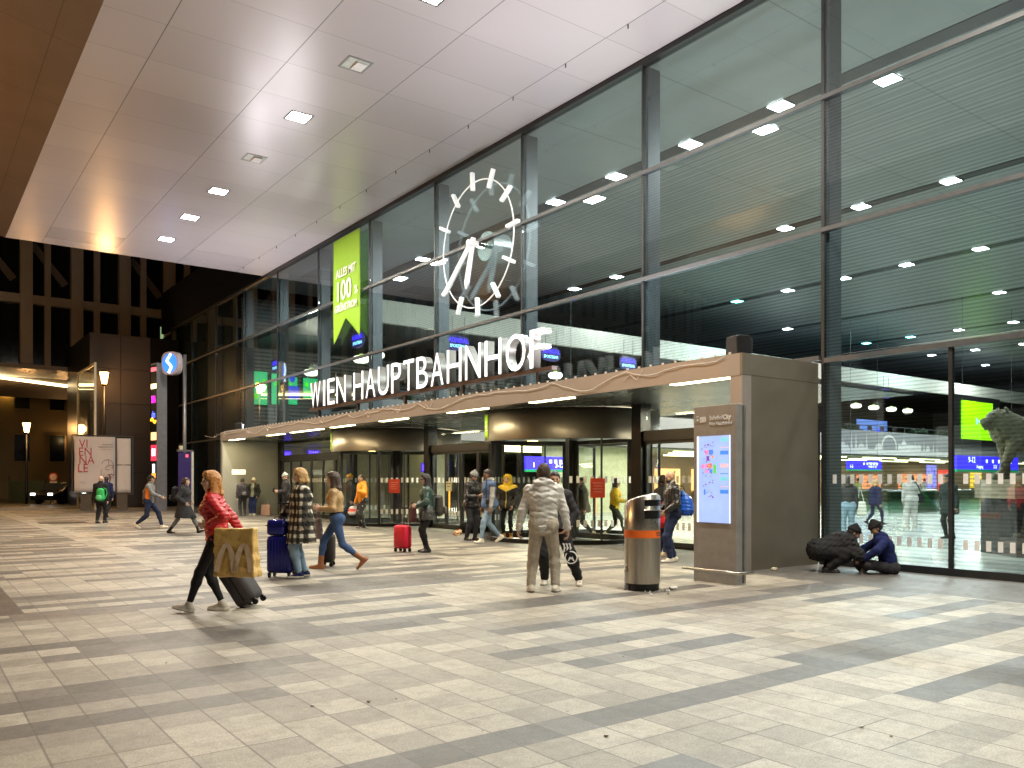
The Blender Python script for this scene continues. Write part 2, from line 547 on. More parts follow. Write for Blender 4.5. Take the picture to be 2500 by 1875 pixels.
def ik(S, T, l1, l2, pole):
    S = np.array(S, float); T = np.array(T, float); d = T - S; L = np.linalg.norm(d)
    mx = (l1 + l2) * 0.998
    if L > mx: T = S + d / L * mx; d = T - S; L = mx
    w = d / L
    c = np.clip((l1 * l1 + L * L - l2 * l2) / (2 * l1 * L), -1, 1)
    p = np.array(pole, float); p = p - w * p.dot(w); n = np.linalg.norm(p)
    p = p / n if n > 1e-6 else np.array([0, 1, 0.])
    return S + w * (l1 * c) + p * (l1 * math.sqrt(max(0, 1 - c * c))), T

def rotm(yaw=0, pitch=0, roll=0):
    """Columns: right, forward, up of a head turned by yaw (left +), pitch (down +)."""
    M = Matrix.Rotation(R_(yaw), 3, 'Z') @ Matrix.Rotation(R_(-pitch), 3, 'X') @ Matrix.Rotation(R_(roll), 3, 'Y')
    return np.array(M)

def folds(seed, amp, lam=0.11):
    rs = np.random.RandomState(seed)
    ks = rs.normal(size=(5, 3)); ks /= np.linalg.norm(ks, axis=1)[:, None]
    ks[:, 2] *= 1.2
    ks *= (2 * PI / (lam * rs.uniform(0.7, 1.8, 5)))[:, None]
    ph = rs.uniform(0, 2 * PI, 5)
    def f(X, Y, Z):
        o = 0
        for k, p in zip(ks, ph):
            o = o + np.abs(np.sin(X * k[0] + Y * k[1] + Z * k[2] + p))
        return amp * (o / 5 - 0.6) * 2
    return f

SKIN = {}
def skin(tone):
    if tone not in SKIN:
        c = {'fair': (.62, .40, .30), 'tan': (.46, .27, .18), 'brown': (.24, .125, .075)}[tone]
        SKIN[tone] = (plain('skin_' + tone, c, 0.5, var=0.06, scale=20),
                      plain('eyes_' + tone, (.035, .025, .02), 0.3),
                      plain('lips_' + tone, tuple(x * y for x, y in zip(c, (.82, .5, .5))), 0.45))
    return SKIN[tone]

def person(label, at, phi, H=1.75, vox=0.011, group=None, tone='fair', lean=3, lean_up=None, pelvis=None, feet=None, arms=None,
           head=(0, 0), hair=None, hairmat=None, hat=None, hatmat=None, top=None, vest=None, pants=None, shoes=None, hood=None,
           build=1.0, female=False, seed=1, curl=35, knees=None, glasses=False, scarf=None, twist=0):
    s = H / 1.75
    rt = empty('person', (at[0], at[1], 0), heading(phi), label, 'person', group)
    J = {}
    UP = np.array([0, 0, 1.]); LX = np.array([1., 0, 0])
    P = np.array(pelvis if pelvis else (0, 0, 0.93)) * s
    feet = feet or {'L': (-0.10, 0.0, 0, 0), 'R': (0.10, 0.02, 0, 0)}
    d1 = np.array([0, math.sin(R_(lean)), math.cos(R_(lean))])
    lu = lean if lean_up is None else lean_up
    d2 = np.array([0, math.sin(R_(lu)), math.cos(R_(lu))])
    waist = P + d1 * 0.13 * s
    chest = waist + (d1 * .5 + d2 * .5) * 0.22 * s
    shl = chest + d2 * 0.13 * s
    neck = shl + d2 * 0.06 * s
    hr = rotm(head[0], head[1] + lu * 0.35)
    hc = neck + (d2 * 0.055 + UP * 0.085 + np.array([0, .02, 0])) * s
    sw = (0.165 if female else 0.185) * s
    tw = np.array(Matrix.Rotation(R_(twist), 3, 'Z'))
    SX = tw @ LX
    J.update(P=P, waist=waist, chest=chest, shl=shl, neck=neck, head=hc, hr=hr, s=s, d1=d1, d2=d2)
    arms = arms or {}
    dflt = {'L': ((-0.25, 0.03, 0.78), (-.4, -1, 0)), 'R': ((0.25, 0.03, 0.78), (.4, -1, 0))}
    A = {}
    for k, sg in (('L', -1), ('R', 1)):
        tg, pole = (arms.get(k) or dflt[k])[:2]
        S = shl - d2 * 0.035 * s + SX * (sg * sw)
        E, W = ik(S, np.array(tg) * s, 0.285 * s, 0.255 * s, pole)
        A[k] = (S, E, W)
    Lg = {}
    for k, sg in (('L', -1), ('R', 1)):
        fx, fy, lift, pit = feet[k][:4]
        yawf = feet[k][4] if len(feet[k]) > 4 else -sg * 8
        hip = P + LX * (sg * 0.088 * s) - UP * 0.03 * s
        ank = np.array([fx * s, fy * s, 0.085 * s + lift * s])
        kp = (knees or {}).get(k, (sg * 0.12, 1, 0.1))
        K, ank = ik(hip, ank, 0.43 * s, 0.415 * s, kp)
        Mf = np.array(Matrix.Rotation(R_(yawf), 3, 'Z') @ Matrix.Rotation(R_(-pit), 3, 'X'))
        Lg[k] = (hip, K, ank, Mf)
    J['arms'] = A; J['legs'] = Lg
    allp = np.array([P, neck, hc] + [q for a in A.values() for q in a] + [q for l in Lg.values() for q in l[:3]])
    lo = allp.min(0) - 0.30; hi = allp.max(0) + 0.34; lo[2] = min(lo[2], -0.03)
    bw = build

    def torso(F, o, k=0.05):
        F.cone(P - d1 * .02 * s, waist, (.155 * s * bw + o, .112 * s * bw + o), (.135 * s * bw + o, .10 * s * bw + o), LX, k)
        F.cone(waist, chest, (.135 * s * bw + o, .10 * s * bw + o), ((.15 if female else .168) * s * bw + o, .118 * s * bw + o), LX, k)
        F.cone(chest, shl - d2 * .03 * s, ((.15 if female else .168) * s * bw + o, .118 * s * bw + o), (.13 * s * bw + o, .085 * s * bw + o), SX, k)
        F.cone(shl - d2 * .05 * s, neck - d2 * .01 * s, .085 * s + o * .6, .058 * s + o * .4, None, k)
        for kk in 'LR':
            F.cone(shl - d2 * .03 * s, A[kk][0], .068 * s + o * .8, .056 * s + o * .9, None, k)
        if female:
            for sg in (-1, 1):
                F.ball(chest + LX * sg * .065 * s + np.array([0, .085, 0]) * s - d2 * .01, .062 * s + o * .8, 0.05)
    def sleeve(F, o, kk, upto=1.0, k=0.03):
        S, E, W = A[kk]
        F.cone(S, E, .05 * s * bw + o, .041 * s * bw + o, None, k)
        W2 = E + (W - E) * upto
        F.cone(E, W2, .042 * s * bw + o, .031 * s + o * .9, None, k)
    def leg(F, o, kk, upto=1.0, k=0.04, flare=0.0):
        hp, K, an, Mf = Lg[kk]
        F.cone(hp, K, .088 * s * bw + o, .056 * s * bw + o, None, k)
        cf = K + (an - K) * .3
        F.cone(K, cf, .055 * s * bw + o, .055 * s * bw + o, None, k)
        e = K + (an - K) * upto
        F.cone(cf, e, .055 * s * bw + o, .037 * s + o + flare, None, k)
        back = np.array([0, -1, 0.])
        F.ball(hp + back * .045 * s + UP * .02 * s, .095 * s * bw + o * .8, .05)

    # ---------------- body
    F = Field(lo, hi, vox)
    torso(F, -0.012)
    F.cone(neck - d2 * .03 * s, hc - UP * .05 * s, .054 * s, .050 * s, None, 0.03)
    def hp_(x, y, z): return hc + hr @ (np.array([x, y, z]) * s)
    F.ball(hp_(0, -.008, .028), (.073 * s, .092 * s, .088 * s), 0.02, hr)
    F.ball(hp_(0, .028, -.035), (.058 * s, .066 * s, .075 * s), 0.03, hr)
    F.ball(hp_(0, .062, -.092), (.026 * s, .024 * s, .020 * s), 0.03, hr)
    F.cone(hp_(0, .088, .012), hp_(0, .110, -.022), .010 * s, .0135 * s, None, 0.012)
    F.cone(hp_(-.035, .078, .026), hp_(.035, .078, .026), .014 * s, .014 * s, None, 0.02)
    F.cone(hp_(-.018, .088, -.052), hp_(.018, .088, -.052), .010 * s, .010 * s, None, 0.012)
    for sg in (-1, 1):
        F.ball(hp_(sg * .074, -.005, -.008), (.012 * s, .022 * s, .034 * s), 0.008, hr)
        F.ball(hp_(sg * .042, .06, -.02), .026 * s, 0.02)
    for kk, sg in (('L', -1), ('R', 1)):
        sleeve(F, -0.006, kk, 1.0, 0.025)
        S, E, W = A[kk]
        spec = arms.get(kk) or dflt[kk]
        d = (W - E) / np.linalg.norm(W - E)
        if len(spec) > 2 and spec[2] is not None:
            d = np.array(spec[2], float); d /= np.linalg.norm(d)
        nrm = np.array(spec[3], float) if len(spec) > 3 else -SX * sg
        nrm = nrm - d * nrm.dot(d); nrm /= np.linalg.norm(nrm)
        cr = np.cross(d, nrm) * sg           # towards the thumb
        if len(spec) <= 3 and cr[1] < 0 and abs(d[2]) > .7: cr = -cr
        cu = spec[4] if len(spec) > 4 else curl
        hs = s * 1.08
        F.cone(W + d * .005 * hs, W + d * .075 * hs, (.030 * hs, .018 * hs), (.040 * hs, .015 * hs), cr, 0.015)
        for q, ln in enumerate((.072, .080, .074, .058)):
            b0 = W + d * (.085 - .004 * abs(q - 1)) * hs + cr * (.030 - .0205 * q) * hs
            a1 = R_(cu * (.55 + .12 * q)); a2 = R_(cu * (1.5 + .2 * q))
            v1 = d * math.cos(a1) + nrm * math.sin(a1); v2 = d * math.cos(a2) + nrm * math.sin(a2)
            m1 = b0 + v1 * ln * .52 * hs
            F.cone(b0, m1, .0092 * hs, .0086 * hs, None, 0.005)
            F.cone(m1, m1 + v2 * ln * .5 * hs, .0086 * hs, .0072 * hs, None, 0.004)
        tb = W + d * .022 * hs + cr * .028 * hs
        tv = d * .62 + cr * .62 + nrm * .35; tv /= np.linalg.norm(tv)
        tm = tb + tv * .036 * hs
        F.cone(tb, tm, .0135 * hs, .011 * hs, None, 0.008)
        F.cone(tm, tm + (tv * .6 + d * .5 + nrm * .2) * .032 * hs, .0105 * hs, .0085 * hs, None, 0.005)
        J['hand' + kk] = W + d * .08 * hs; J['palm' + kk] = (W, d, nrm, cr)
    for kk in 'LR':
        leg(F, -0.008, kk)
        hpt, K, an, Mf = Lg[kk]
        F.cone(an - Mf @ np.array([0, .02, .03]) * s, an + Mf @ np.array([0, .13, -.055]) * s, .035 * s, .028 * s, None, 0.03)
    V, Q = F.mesh(); V = relax(V, Q, 1)
    ctr = (V[Q].mean(1) - hc) @ hr / s
    mi = np.zeros(len(Q), int)
    ey = (np.abs(np.abs(ctr[:, 0]) - .031) < .013) & (np.abs(ctr[:, 2] - .004) < .0085) & (ctr[:, 1] > .05)
    br = (np.abs(np.abs(ctr[:, 0]) - .033) < .018) & (np.abs(ctr[:, 2] - .030) < .006) & (ctr[:, 1] > .05)
    lp = (np.abs(ctr[:, 0]) < .023) & (np.abs(ctr[:, 2] + .053) < .009) & (ctr[:, 1] > .06)
    mi[ey | br] = 1; mi[lp] = 2
    np_mesh('body', V, Q, list(skin(tone)), rt, mi)

    # ---------------- trousers
    if pants:
        F = Field(lo, hi, vox)
        o = pants.get('loose', 0.010)
        F.cone(P - d1 * .02 * s, P + d1 * .10 * s, (.16 * s * bw + o, .115 * s * bw + o), (.142 * s * bw + o, .105 * s * bw + o), LX, 0.05)
        for kk in 'LR': leg(F, o, kk, pants.get('upto', .93), 0.04, pants.get('flare', 0.0))
        F.shift(folds(seed * 3 + 1, pants.get('folds', .006), .13))
        V, Q = F.mesh(); V = relax(V, Q, 3)
        J['pants'] = np_mesh('trousers', V, Q, pants['mat'], rt)
    # ---------------- shoes
    if shoes:
        for kk, sg in (('L', -1), ('R', 1)):
            hpt, K, an, Mf = Lg[kk]
            c = an
            F = Field(np.array(c) - .30, np.array(c) + .30, min(vox, .009))
            def q(x, y, z): return c + Mf @ (np.array([x, y, z]) * s)
            sl = .085
            F.cone(q(0, -.050, -sl + .012), q(-sg * .004, .06, -sl + .012), (.047 * s, .018 * s), (.054 * s, .018 * s), LX, .003)
            F.cone(q(-sg * .004, .06, -sl + .012), q(-sg * .012, .165, -sl + .014), (.054 * s, .018 * s), (.042 * s, .018 * s), LX, .003)
            if shoes.get('heel'):
                F.cone(q(0, -.062, -sl), q(0, -.05, -sl + .05), .026 * s, .034 * s, None, .01)
            F.cone(q(0, -.045, -sl + .036), q(0, .05, -sl + .035), (.038 * s, .042 * s), (.040 * s, .038 * s), LX, .012)
            F.cone(q(0, .05, -sl + .035), q(-sg * .01, .155, -sl + .026), (.041 * s, .038 * s), (.036 * s, .026 * s), LX, .02)
            top_h = shoes.get('h', .0)
            ka = (K - an) / np.linalg.norm(K - an)
            F.cone(q(0, -.02, -.03), c + ka * (top_h + .012) * s, .046 * s, (.043 + shoes.get('w', .004)) * s, None, .03)
            zc = Mf[:, 2]
            F.cut(lambda X, Y, Z: -((X - c[0]) * zc[0] + (Y - c[1]) * zc[1] + (Z - c[2]) * zc[2]) - sl * s)
            V, Q = F.mesh(); V = relax(V, Q, 1)
            cz = (V[Q].mean(1) - c) @ zc
            mi = (cz < (-sl + shoes.get('sole', .024)) * s).astype(int)
            np_mesh('shoe', V, Q, [shoes['mat'], shoes.get('solemat', shoes['mat'])], rt, mi)
    # ---------------- upper garment
    def garment(name, g, sleeves=True):
        F = Field(lo, hi, vox)
        o = g.get('o', .018)
        hem = g.get('hem', .84) * s
        torso(F, o)
        if hem < P[2] - .02 * s and not g.get('seat'):
            fl = g.get('flare', .03)
            n = 4
            for q in range(n):
                z0 = P[2] + (hem - P[2]) * q / n; z1 = P[2] + (hem - .05 - P[2]) * (q + 1) / n
                f0 = fl * q / n; f1 = fl * (q + 1) / n
                F.cone((P[0], P[1], z0), (P[0], P[1] + g.get('sway', 0) * (q + 1) / n, z1), (.165 * s * bw + o + f0, .13 * s * bw + o + f0 * 1.1),
                       (.165 * s * bw + o + f1, .13 * s * bw + o + f1 * 1.1), LX, .05)
            for kk in 'LR':
                hpt, K, an, Mf = Lg[kk]
                tt = np.clip((hpt[2] - hem) / max(.05, hpt[2] - K[2]), 0, 1)
                F.cone(hpt, hpt + (K - hpt) * tt, .09 * s * bw + o, .075 * s * bw + o, None, .06)
        if g.get('belly'):
            F.ball(waist + np.array([0, .05, .02]), (.15 * s, .13 * s, .16 * s), .06)
        # hem cut square to the spine
        hp = P + d1 * ((hem - P[2]) / max(.2, d1[2]))
        if 'hemrel' in g: hp = P + d1 * (g['hemrel'] * s)
        cutd = d1 if not g.get('flat') else UP
        cutp = hp if not g.get('flat') else np.array([0, 0, hem])
        F.cut(lambda X, Y, Z: -((X - cutp[0]) * cutd[0] + (Y - cutp[1]) * cutd[1] + (Z - cutp[2]) * cutd[2]))
        if sleeves:
            for kk in 'LR': sleeve(F, o * g.get('slv', .85), kk, g.get('upto', .93))
        # collar / dropped hood
        if g.get('collar', True):
            F.cone(neck - d2 * .02 * s, neck + d2 * .025 * s, .066 * s + o * .5, .066 * s + o * .4, None, .02)
        if g.get('hood'):
            bk = np.array([0, -1, 0.])
            F.cone(neck + bk * .07 * s - LX * .07 * s, neck + bk * .07 * s + LX * .07 * s, .062 * s, .062 * s, None, .03)
            F.cone(neck + bk * .085 * s - UP * .08 * s, neck + bk * .06 * s + UP * .03 * s, (.085 * s, .05 * s), (.09 * s, .05 * s), LX, .03)
        q = g.get('quilt')
        if q:
            per, amp = q
            xm = g.get('qmask', 9)
            F.shift(lambda X, Y, Z: np.where(np.abs(X) < xm, -amp * np.abs(np.sin(PI * Z / per + .55 * np.sin(X * 23 + seed) + .35 * np.sin(X * 51 + Z * 30))) + amp * .5, 0) + 0 * Y)
        F.shift(folds(seed * 7 + 3, g.get('folds', .008), g.get('lam', .12)))
        # neck opening
        def nk(X, Y, Z):
            ax = (X - neck[0]) * d2[0] + (Y - neck[1]) * d2[1] + (Z - neck[2]) * d2[2]
            r2 = (X - neck[0]) ** 2 + (Y - neck[1]) ** 2 + (Z - neck[2]) ** 2 - ax ** 2
            return .052 * s - np.sqrt(np.maximum(r2, 0)) - np.clip(-ax * 6, 0, 1)
        F.cut(nk)
        V, Q = F.mesh(); V = relax(V, Q, g.get('relax', 2))
        return np_mesh(name, V, Q, g['mat'], rt)
    if top: J['top'] = garment(top.get('name', 'jacket'), top)
    if vest: J['vest'] = garment('vest', vest, False)
    if scarf:
        F = Field(neck - .25, neck + .25, vox)
        F.cone(neck + d2 * .0, neck + d2 * .05 * s, .078 * s, .072 * s, None, .02)
        F.shift(folds(seed + 9, .012, .07))
        V, Q = F.mesh(); np_mesh('scarf', V, Q, scarf, rt)

    # ---------------- hair, hats (made in head space)
    def headpiece(name, fn, mat, hv=None, relaxn=1):
        F = Field((-.22, -.26, -.48), (.22, .22, .22), hv or max(.008, vox * .8))
        fn(F)
        V, Q = F.mesh()
        if len(V) == 0: return
        V = relax(V, Q, relaxn)
        V = hc + (V * s) @ hr.T
        return np_mesh(name, V, Q, mat, rt)
    def skull(F, o, k=.02):
        F.ball((0, -.008, .028), (.073 + o, .092 + o, .088 + o), k)
        F.ball((0, -.03, -.02), (.066 + o, .072 + o, .075 + o), k)
    def face_out(F, zt=.066, yf=.022, xw=.068):
        F.cut(lambda X, Y, Z: np.minimum(Y - yf - .012 * np.sin(Z * 40 + X * 20), (zt + .25 * X - .9 * np.maximum(np.abs(X + .01) - .045, 0) - Z) * .8))
    if hair:
        def hf(F):
            skull(F, .013 if hair != 'buzz' else .004)
            if hair in ('long', 'bob', 'pony'):
                skull(F, .020)
            if hair == 'messy':
                skull(F, .020)
            face_out(F)
            if hair in ('short', 'messy', 'buzz', 'pony'):
                F.cut(lambda X, Y, Z: -(Z + .055 + .3 * (Y + .06)))
            if hair in ('long', 'bob'):
                dn = -.27 if hair == 'long' else -.155
                for sg in (-1, 1):
                    F.cone((sg * .076, -.012, .04), (sg * .092, -.010, dn * .55), (.022, .048), (.028, .050), (1, 0, 0), .03); F.cone((sg * .092, -.010, dn * .55), (sg * .088, .015, dn * .92), (.028, .050), (.014, .030), (1, 0, 0), .03)
                F.cone((0, -.072, .02), (0, -.095, dn * .6), (.080, .040), (.098, .040), (1, 0, 0), .04); F.cone((0, -.095, dn * .6), (0, -.090, dn), (.098, .040), (.070, .020), (1, 0, 0), .04)
                F.cone((-.035, .055, .10), (.035, .055, .10), .022, .022, None, .03)
            if hair == 'pony':
                F.cone((0, -.10, .04), (0, -.125, -.10), .030, .022, None, .02)
            F.shift(folds(seed + 40, .018 if hair == 'messy' else .010 if hair in ('long', 'bob') else .006, .040))
        headpiece('hair', hf, hairmat)
    if hat == 'beanie':
        def bf(F):
            skull(F, .022)
            F.cone((0, -.02, .09), (0, -.035, .125), .065, .04, None, .03)
            F.cut(lambda X, Y, Z: -(Z - .030 - .12 * Y))
            F.cone((0, 0, 0), (0, 0, 0), .001, .001, None, 0)
            F.shift(lambda X, Y, Z: -.006 * (np.abs(Z - .050 - .12 * Y) < .018) + .002 * np.sin(np.arctan2(X, Y) * 26))
        headpiece('beanie', bf, hatmat)
    if hat == 'cap':
        def cf(F):
            skull(F, .016)
            F.cut(lambda X, Y, Z: -(Z - .038 - .05 * Y))
            F.cone((0, .085, .045), (0, .145, .034), (.065, .012), (.05, .010), (1, 0, 0), .01)
        headpiece('cap', cf, hatmat)
    if hood == 'up':
        def uf(F):
            skull(F, .034, .03)
            F.cone((0, -.03, .03), (0, -.04, -.10), (.108, .115), (.115, .11), (1, 0, 0), .04)
            F.cone((0, 0, -.12), (0, -.01, -.16), (.12, .11), (.14, .12), (1, 0, 0), .04)
            F.cut(lambda X, Y, Z: np.minimum(Y - .02, .10 - np.sqrt((X * 1.35) ** 2 + (Z + .012) ** 2) + .0 * Y))
            F.shift(folds(seed + 60, .005, .08))
        headpiece('hood', uf, hatmat)
    if glasses:
        mb = MB()
        for sg in (-1, 1):
            mb.v += []
            c = hc + hr @ (np.array([sg * .031, .098, .004]) * s)
            rx = Vector(hr[:, 0]); fy = Vector(hr[:, 1]); uz = Vector(hr[:, 2])
            mb.obox(c, rx, fy, uz, .046 * s, .008, .032 * s)
            mb.obox(hc + hr @ (np.array([sg * .074, .05, .012]) * s), rx, fy, uz, .006, .10 * s, .008)
        mb.obox(hc + hr @ (np.array([0, .102, .010]) * s), Vector(hr[:, 0]), Vector(hr[:, 1]), Vector(hr[:, 2]), .02, .006, .006)
        mb.build('sunglasses', plain('dark_lens', (.01, .01, .012), 0.1), rt)
    J['root'] = rt
    return J

def world(J, p):
    """World position of a point given in a person's own frame."""
    r = J['root']
    return Matrix.Translation(r.location) @ Matrix.Rotation(r.rotation_euler[2], 4, 'Z') @ Vector(p)
# ================================================================== setting
def yrow(X, px):
    r = (px - 1250.0) / FPX
    t = X / (math.sin(YAW) + math.cos(YAW) * r)
    return t * (math.cos(YAW) - math.sin(YAW) * r)

M_pave = paving()
M_soffit = soffit_mat()
M_slat = slat_mat()
M_frame = plain('dark_frame', (.030, .033, .036), 0.4, 0.4)
M_fin = plain('blue_grey_fin', (.12, .135, .145), 0.45, 0.2)
M_trans = plain('transom_metal', (.075, .08, .085), 0.45, 0.2)
M_glass = glass('facade_glass', (.82, .905, .93), False, 0.008, 1.0, 0.125)
M_glassf = glass('printed_glass', (.82, .905, .93), True, 0.008, 1.0, 0.125)
M_dglass = glass('door_glass', (.97, .985, .965), False, 0.008, 0.8, 0.04)
M_portal = plain('bronze_sheet', (.165, .147, .112), 0.42, 0.25, 0.09, 1.6)
M_fascia = plain('fascia_sheet', (.31, .278, .252), 0.45, 0.25, 0.06, 3.0)
M_black = plain('black_metal', (.012, .012, .013), 0.35, 0.4)
M_white = plain('white_paint', (.80, .80, .79), 0.45)
M_mark = plain('white_marking', (.78, .78, .76), 0.6)
M_steel = plain('brushed_steel', (.50, .47, .41), 0.30, 1.0, 0.10, 3.0, stretch=(60, 60, 0.4))
M_grey = plain('grey_sheet', (.275, .27, .262), 0.45, 0.2)
M_concrete = plain('concrete', (.30, .28, .25), 0.8, var=.15, bump=.3)
M_lamp = emit('lamp_white', (1.0, .97, .93), 55.0)
M_lampteal = emit('lamp_teal', (.25, 1.0, .95), 30.0)
M_lampoff = plain('lamp_unlit', (.55, .60, .56), 0.3)

# ---- ground sheets
mb = MB().add([(-140, -60, 0), (13.45, -60, 0), (13.45, 160, 0), (-140, 160, 0)], [(0, 1, 2, 3)])
tag(mb.build('plaza_paving', M_pave), kind='structure')
mb = MB().add([(-140, 50.5, .004), (13.4, 50.5, .004), (13.4, 160, .004), (-140, 160, .004)], [(0, 1, 2, 3)])
tag(mb.build('street_asphalt', plain('asphalt', (.06, .055, .05), 0.42, var=.25, scale=3, bump=.3)), kind='structure')
mb = MB().box(-60, 9.6, 50.2, 50.5, 0, .10)
tag(mb.build('street_kerb', M_concrete), kind='structure')
mb = MB().add([(13.45, -24, .002), (84, -24, .002), (84, 80, .002), (13.45, 80, .002)], [(0, 1, 2, 3)])
tag(mb.build('hall_floor', hall_floor_mat()), kind='structure')

# ================================================================== station building
ST = empty('station_building', (13.4, 22, 0), 0, 'long glass fronted railway station hall with dark steel mullions beside the plaza', 'building')
def sp(name, mb, mats, parent=ST, **kw):
    o = mb.build(name, mats, None, **kw)
    o.parent = parent
    o.matrix_parent_inverse = Matrix.Translation(parent.location).inverted() if parent.parent is None else parent.matrix_parent_inverse.copy()
    return o
ST.location = (0, 0, 0)
XF = 13.4
MU = [8.67 + 4.52 * k for k in range(-2, 11)]
ZT = [3.67, 6.04, 8.43, 10.9]
for y in MU:
    z0 = 0 if (y < 8.7 or y > 37) else 3.7
    sp('mullion', MB().box(XF - .03, XF + .05, y - .028, y + .028, z0, 10.9), M_frame)
    zz = 0.0
    sp('fin', MB().box(XF + .10, XF + .48, y - .055, y + .055, zz if z0 == 0 else 3.75, 10.85), M_fin)
for y in (MU[0] + 2.26, MU[1] + 2.26):
    sp('mullion', MB().box(XF - .03, XF + .05, y - .03, y + .03, .12, 3.63), M_frame)
for z in ZT[1:3]:
    sp('transom', MB().box(XF - .075, XF + .06, MU[0], MU[-1], z - .038, z + .038), M_trans)
sp('transom', MB().box(XF - .075, XF + .06, MU[0], 8.62, 3.63, 3.72).box(XF - .075, XF + .06, 8.72, MU[-1], 3.695, 3.775), M_trans)
sp('head_beam', MB().box(XF - .10, XF + .12, MU[0], MU[-1], 10.84, 10.945), M_frame)
sp('sill', MB().box(XF - .06, XF + .10, MU[0], 8.72, 0.0, .12), M_frame)

def markings(parent, y0, y1, x, z0=None):
    m = MB()
    for zc in (1.54, .50):
        n = int((y1 - y0) / .17)
        for k in range(n):
            yy = y0 + .09 + k * .17
            m.box(x - .004, x - .001, yy, yy + .075, zc - .08, zc + .08)
    o = m.build('safety_marking', M_mark, None); o.parent = parent
    return o
for k in range(len(MU) - 1):
    y0, y1 = MU[k], MU[k + 1]
    rows = [(3.76, 6.0), (6.08, 8.39), (8.47, 10.85)]
    for (z0, z1) in rows:
        sp('glass_pane', MB().box(XF - .012, XF + .012, y0 + .03, y1 - .03, z0, z1), M_glassf if z0 < 8.4 else M_glass)
    if y1 < 8.8:
        for (a, b) in ((y0 + .03, y0 + 2.23), (y0 + 2.29, y1 - .03)):
            g = sp('glass_pane', MB().box(XF - .012, XF + .012, a, b, .12, 3.63), M_glassf)
            markings(g, a, b, XF - .014)
    elif y0 > 36.5:
        a = max(y0 + .03, 36.95)
        sp('glass_pane', MB().box(XF - .012, XF + .012, a, y1 - .03, .12, 3.69), M_glass)
    elif y1 > 36.9:
        sp('glass_pane', MB().box(XF - .012, XF + .012, 36.95, y1 - .03, .12, 3.69), M_glass)

# hall ceiling, tracks, gallery
sp('hall_ceiling', MB().box(13.55, 84, -24, 40.0, 10.96, 11.2), M_slat)
for X in (17.75, 26.5, 35.2, 44.1, 53.0, 62.0, 70.8):
    sp('light_track', MB().box(X - .24, X + .24, -22, 39.8, 10.945, 10.957), M_black)
M_band = plain('cream_panel', (.50, .49, .42), 0.55, 0, .05, .6)
M_par = plain('parapet_grey', (.27, .265, .26), 0.5, 0, .05, .8)
sp('gallery_band', MB().box(14.6, 84, 29.0, 29.25, 7.72, 8.62), M_band)
sp('gallery_roof', MB().box(13.9, 84, 29.26, 42, 8.4, 8.6), plain('gallery_roof_dark', (.03, .034, .04), 0.5))
M_paro = sp('gallery_parapet', MB().box(14.6, 84, 28.8, 29.0, 3.2, 4.72), M_par)
sp('gallery_deck', MB().box(13.9, 84, 29.02, 42, 3.9, 4.2), plain('deck_dark', (.06, .055, .05), 0.5))
sp('gallery_soffit', MB().box(13.9, 84, 29.02, 60, 3.12, 3.18), plain('soffit_yellow_green', (.42, .42, .30), 0.5))
M_bw = hslat_mat('bar_wall_louvres', .20, (.20, .215, .22), (.06, .065, .07))
sp('bar_wall', MB().box(13.9, 84, 42.0, 42.3, 3.3, 10.9), M_bw)
sp('end_wall', MB().box(84, 84.3, -24, 60, 0, 11), plain('end_wall_grey', (.25, .26, .26), 0.6))
sp('side_wall', MB().box(13.6, 84, -24.3, -24, 0, 11), plain('side_wall_grey', (.25, .26, .26), 0.6))
sp('shop_wall', MB().box(18, 84, 58, 58.3, 0, 3.2), plain('shop_wall_warm', (.40, .30, .22), 0.6))
sp('partition', MB().box(13.7, 13.9, 42.4, 62, 0, 10.9), plain('partition_dark', (.02, .022, .026), 0.5))
sp('lobby_wall', MB().box(23.5, 30.5, 29.4, 29.6, 0, 3.1), plain('lobby_yellow_green', (.50, .52, .30), 0.6))
sp('lobby_wall', MB().box(13.95, 18.98, 37.2, 37.4, 0, 3.1), plain('lobby_cream', (.46, .42, .32), 0.6))
sp('lobby_wall', MB().box(19.0, 19.6, 31.5, 37.2, 0, 3.1), plain('lobby_grey', (.42, .40, .30), 0.6))
# skyline frieze on the parapet (generic domes, spires, a wheel)
sk = MB()
def spire(x, w, h, base=3.25):
    x = 46 + (x - 44) * .47 if base < 3.5 else x; w *= .75
    sk.prism([(0, 0), (w, 0), (w * .62, h * .45), (w * .5, h), (w * .38, h * .45)], (x, 28.795, base), (1, 0, 0), (0, 0, 1), .012)
def dome(x, w, h, base=3.25):
    x = 46 + (x - 44) * .47; w *= .75
    pts = [(0, 0), (w, 0), (w, h * .45)] + [(w * .5 + w * .42 * math.cos(a), h * .45 + h * .4 * math.sin(a)) for a in [PI * q / 8 for q in range(9)]] + [(0, h * .45)]
    sk.prism(pts, (x, 28.795, base), (1, 0, 0), (0, 0, 1), .012)
    spire(x + w * .45, w * .1, h * .35, base + h * .8)
rr = random.Random(3)
sk.box(46, 60, 28.78, 28.79, 3.22, 3.55)
for x in (46.5, 47.6, 50.2): spire(x, .8, 1.35)
for x, w, h in ((44.4, 1.0, .8), (45.6, .7, .6), (48.6, 1.2, .75), (52.8, 1.3, .8), (59.6, 1.1, 1.15), (66.5, .9, .8)): dome(x, w, h)
for x in (61.5, 63.2, 64.4, 65.6, 68.3, 69.4): spire(x, .6, .6 + rr.random() * .6)
sk.box(53, 56, 28.78, 28.79, 3.56, 3.95)
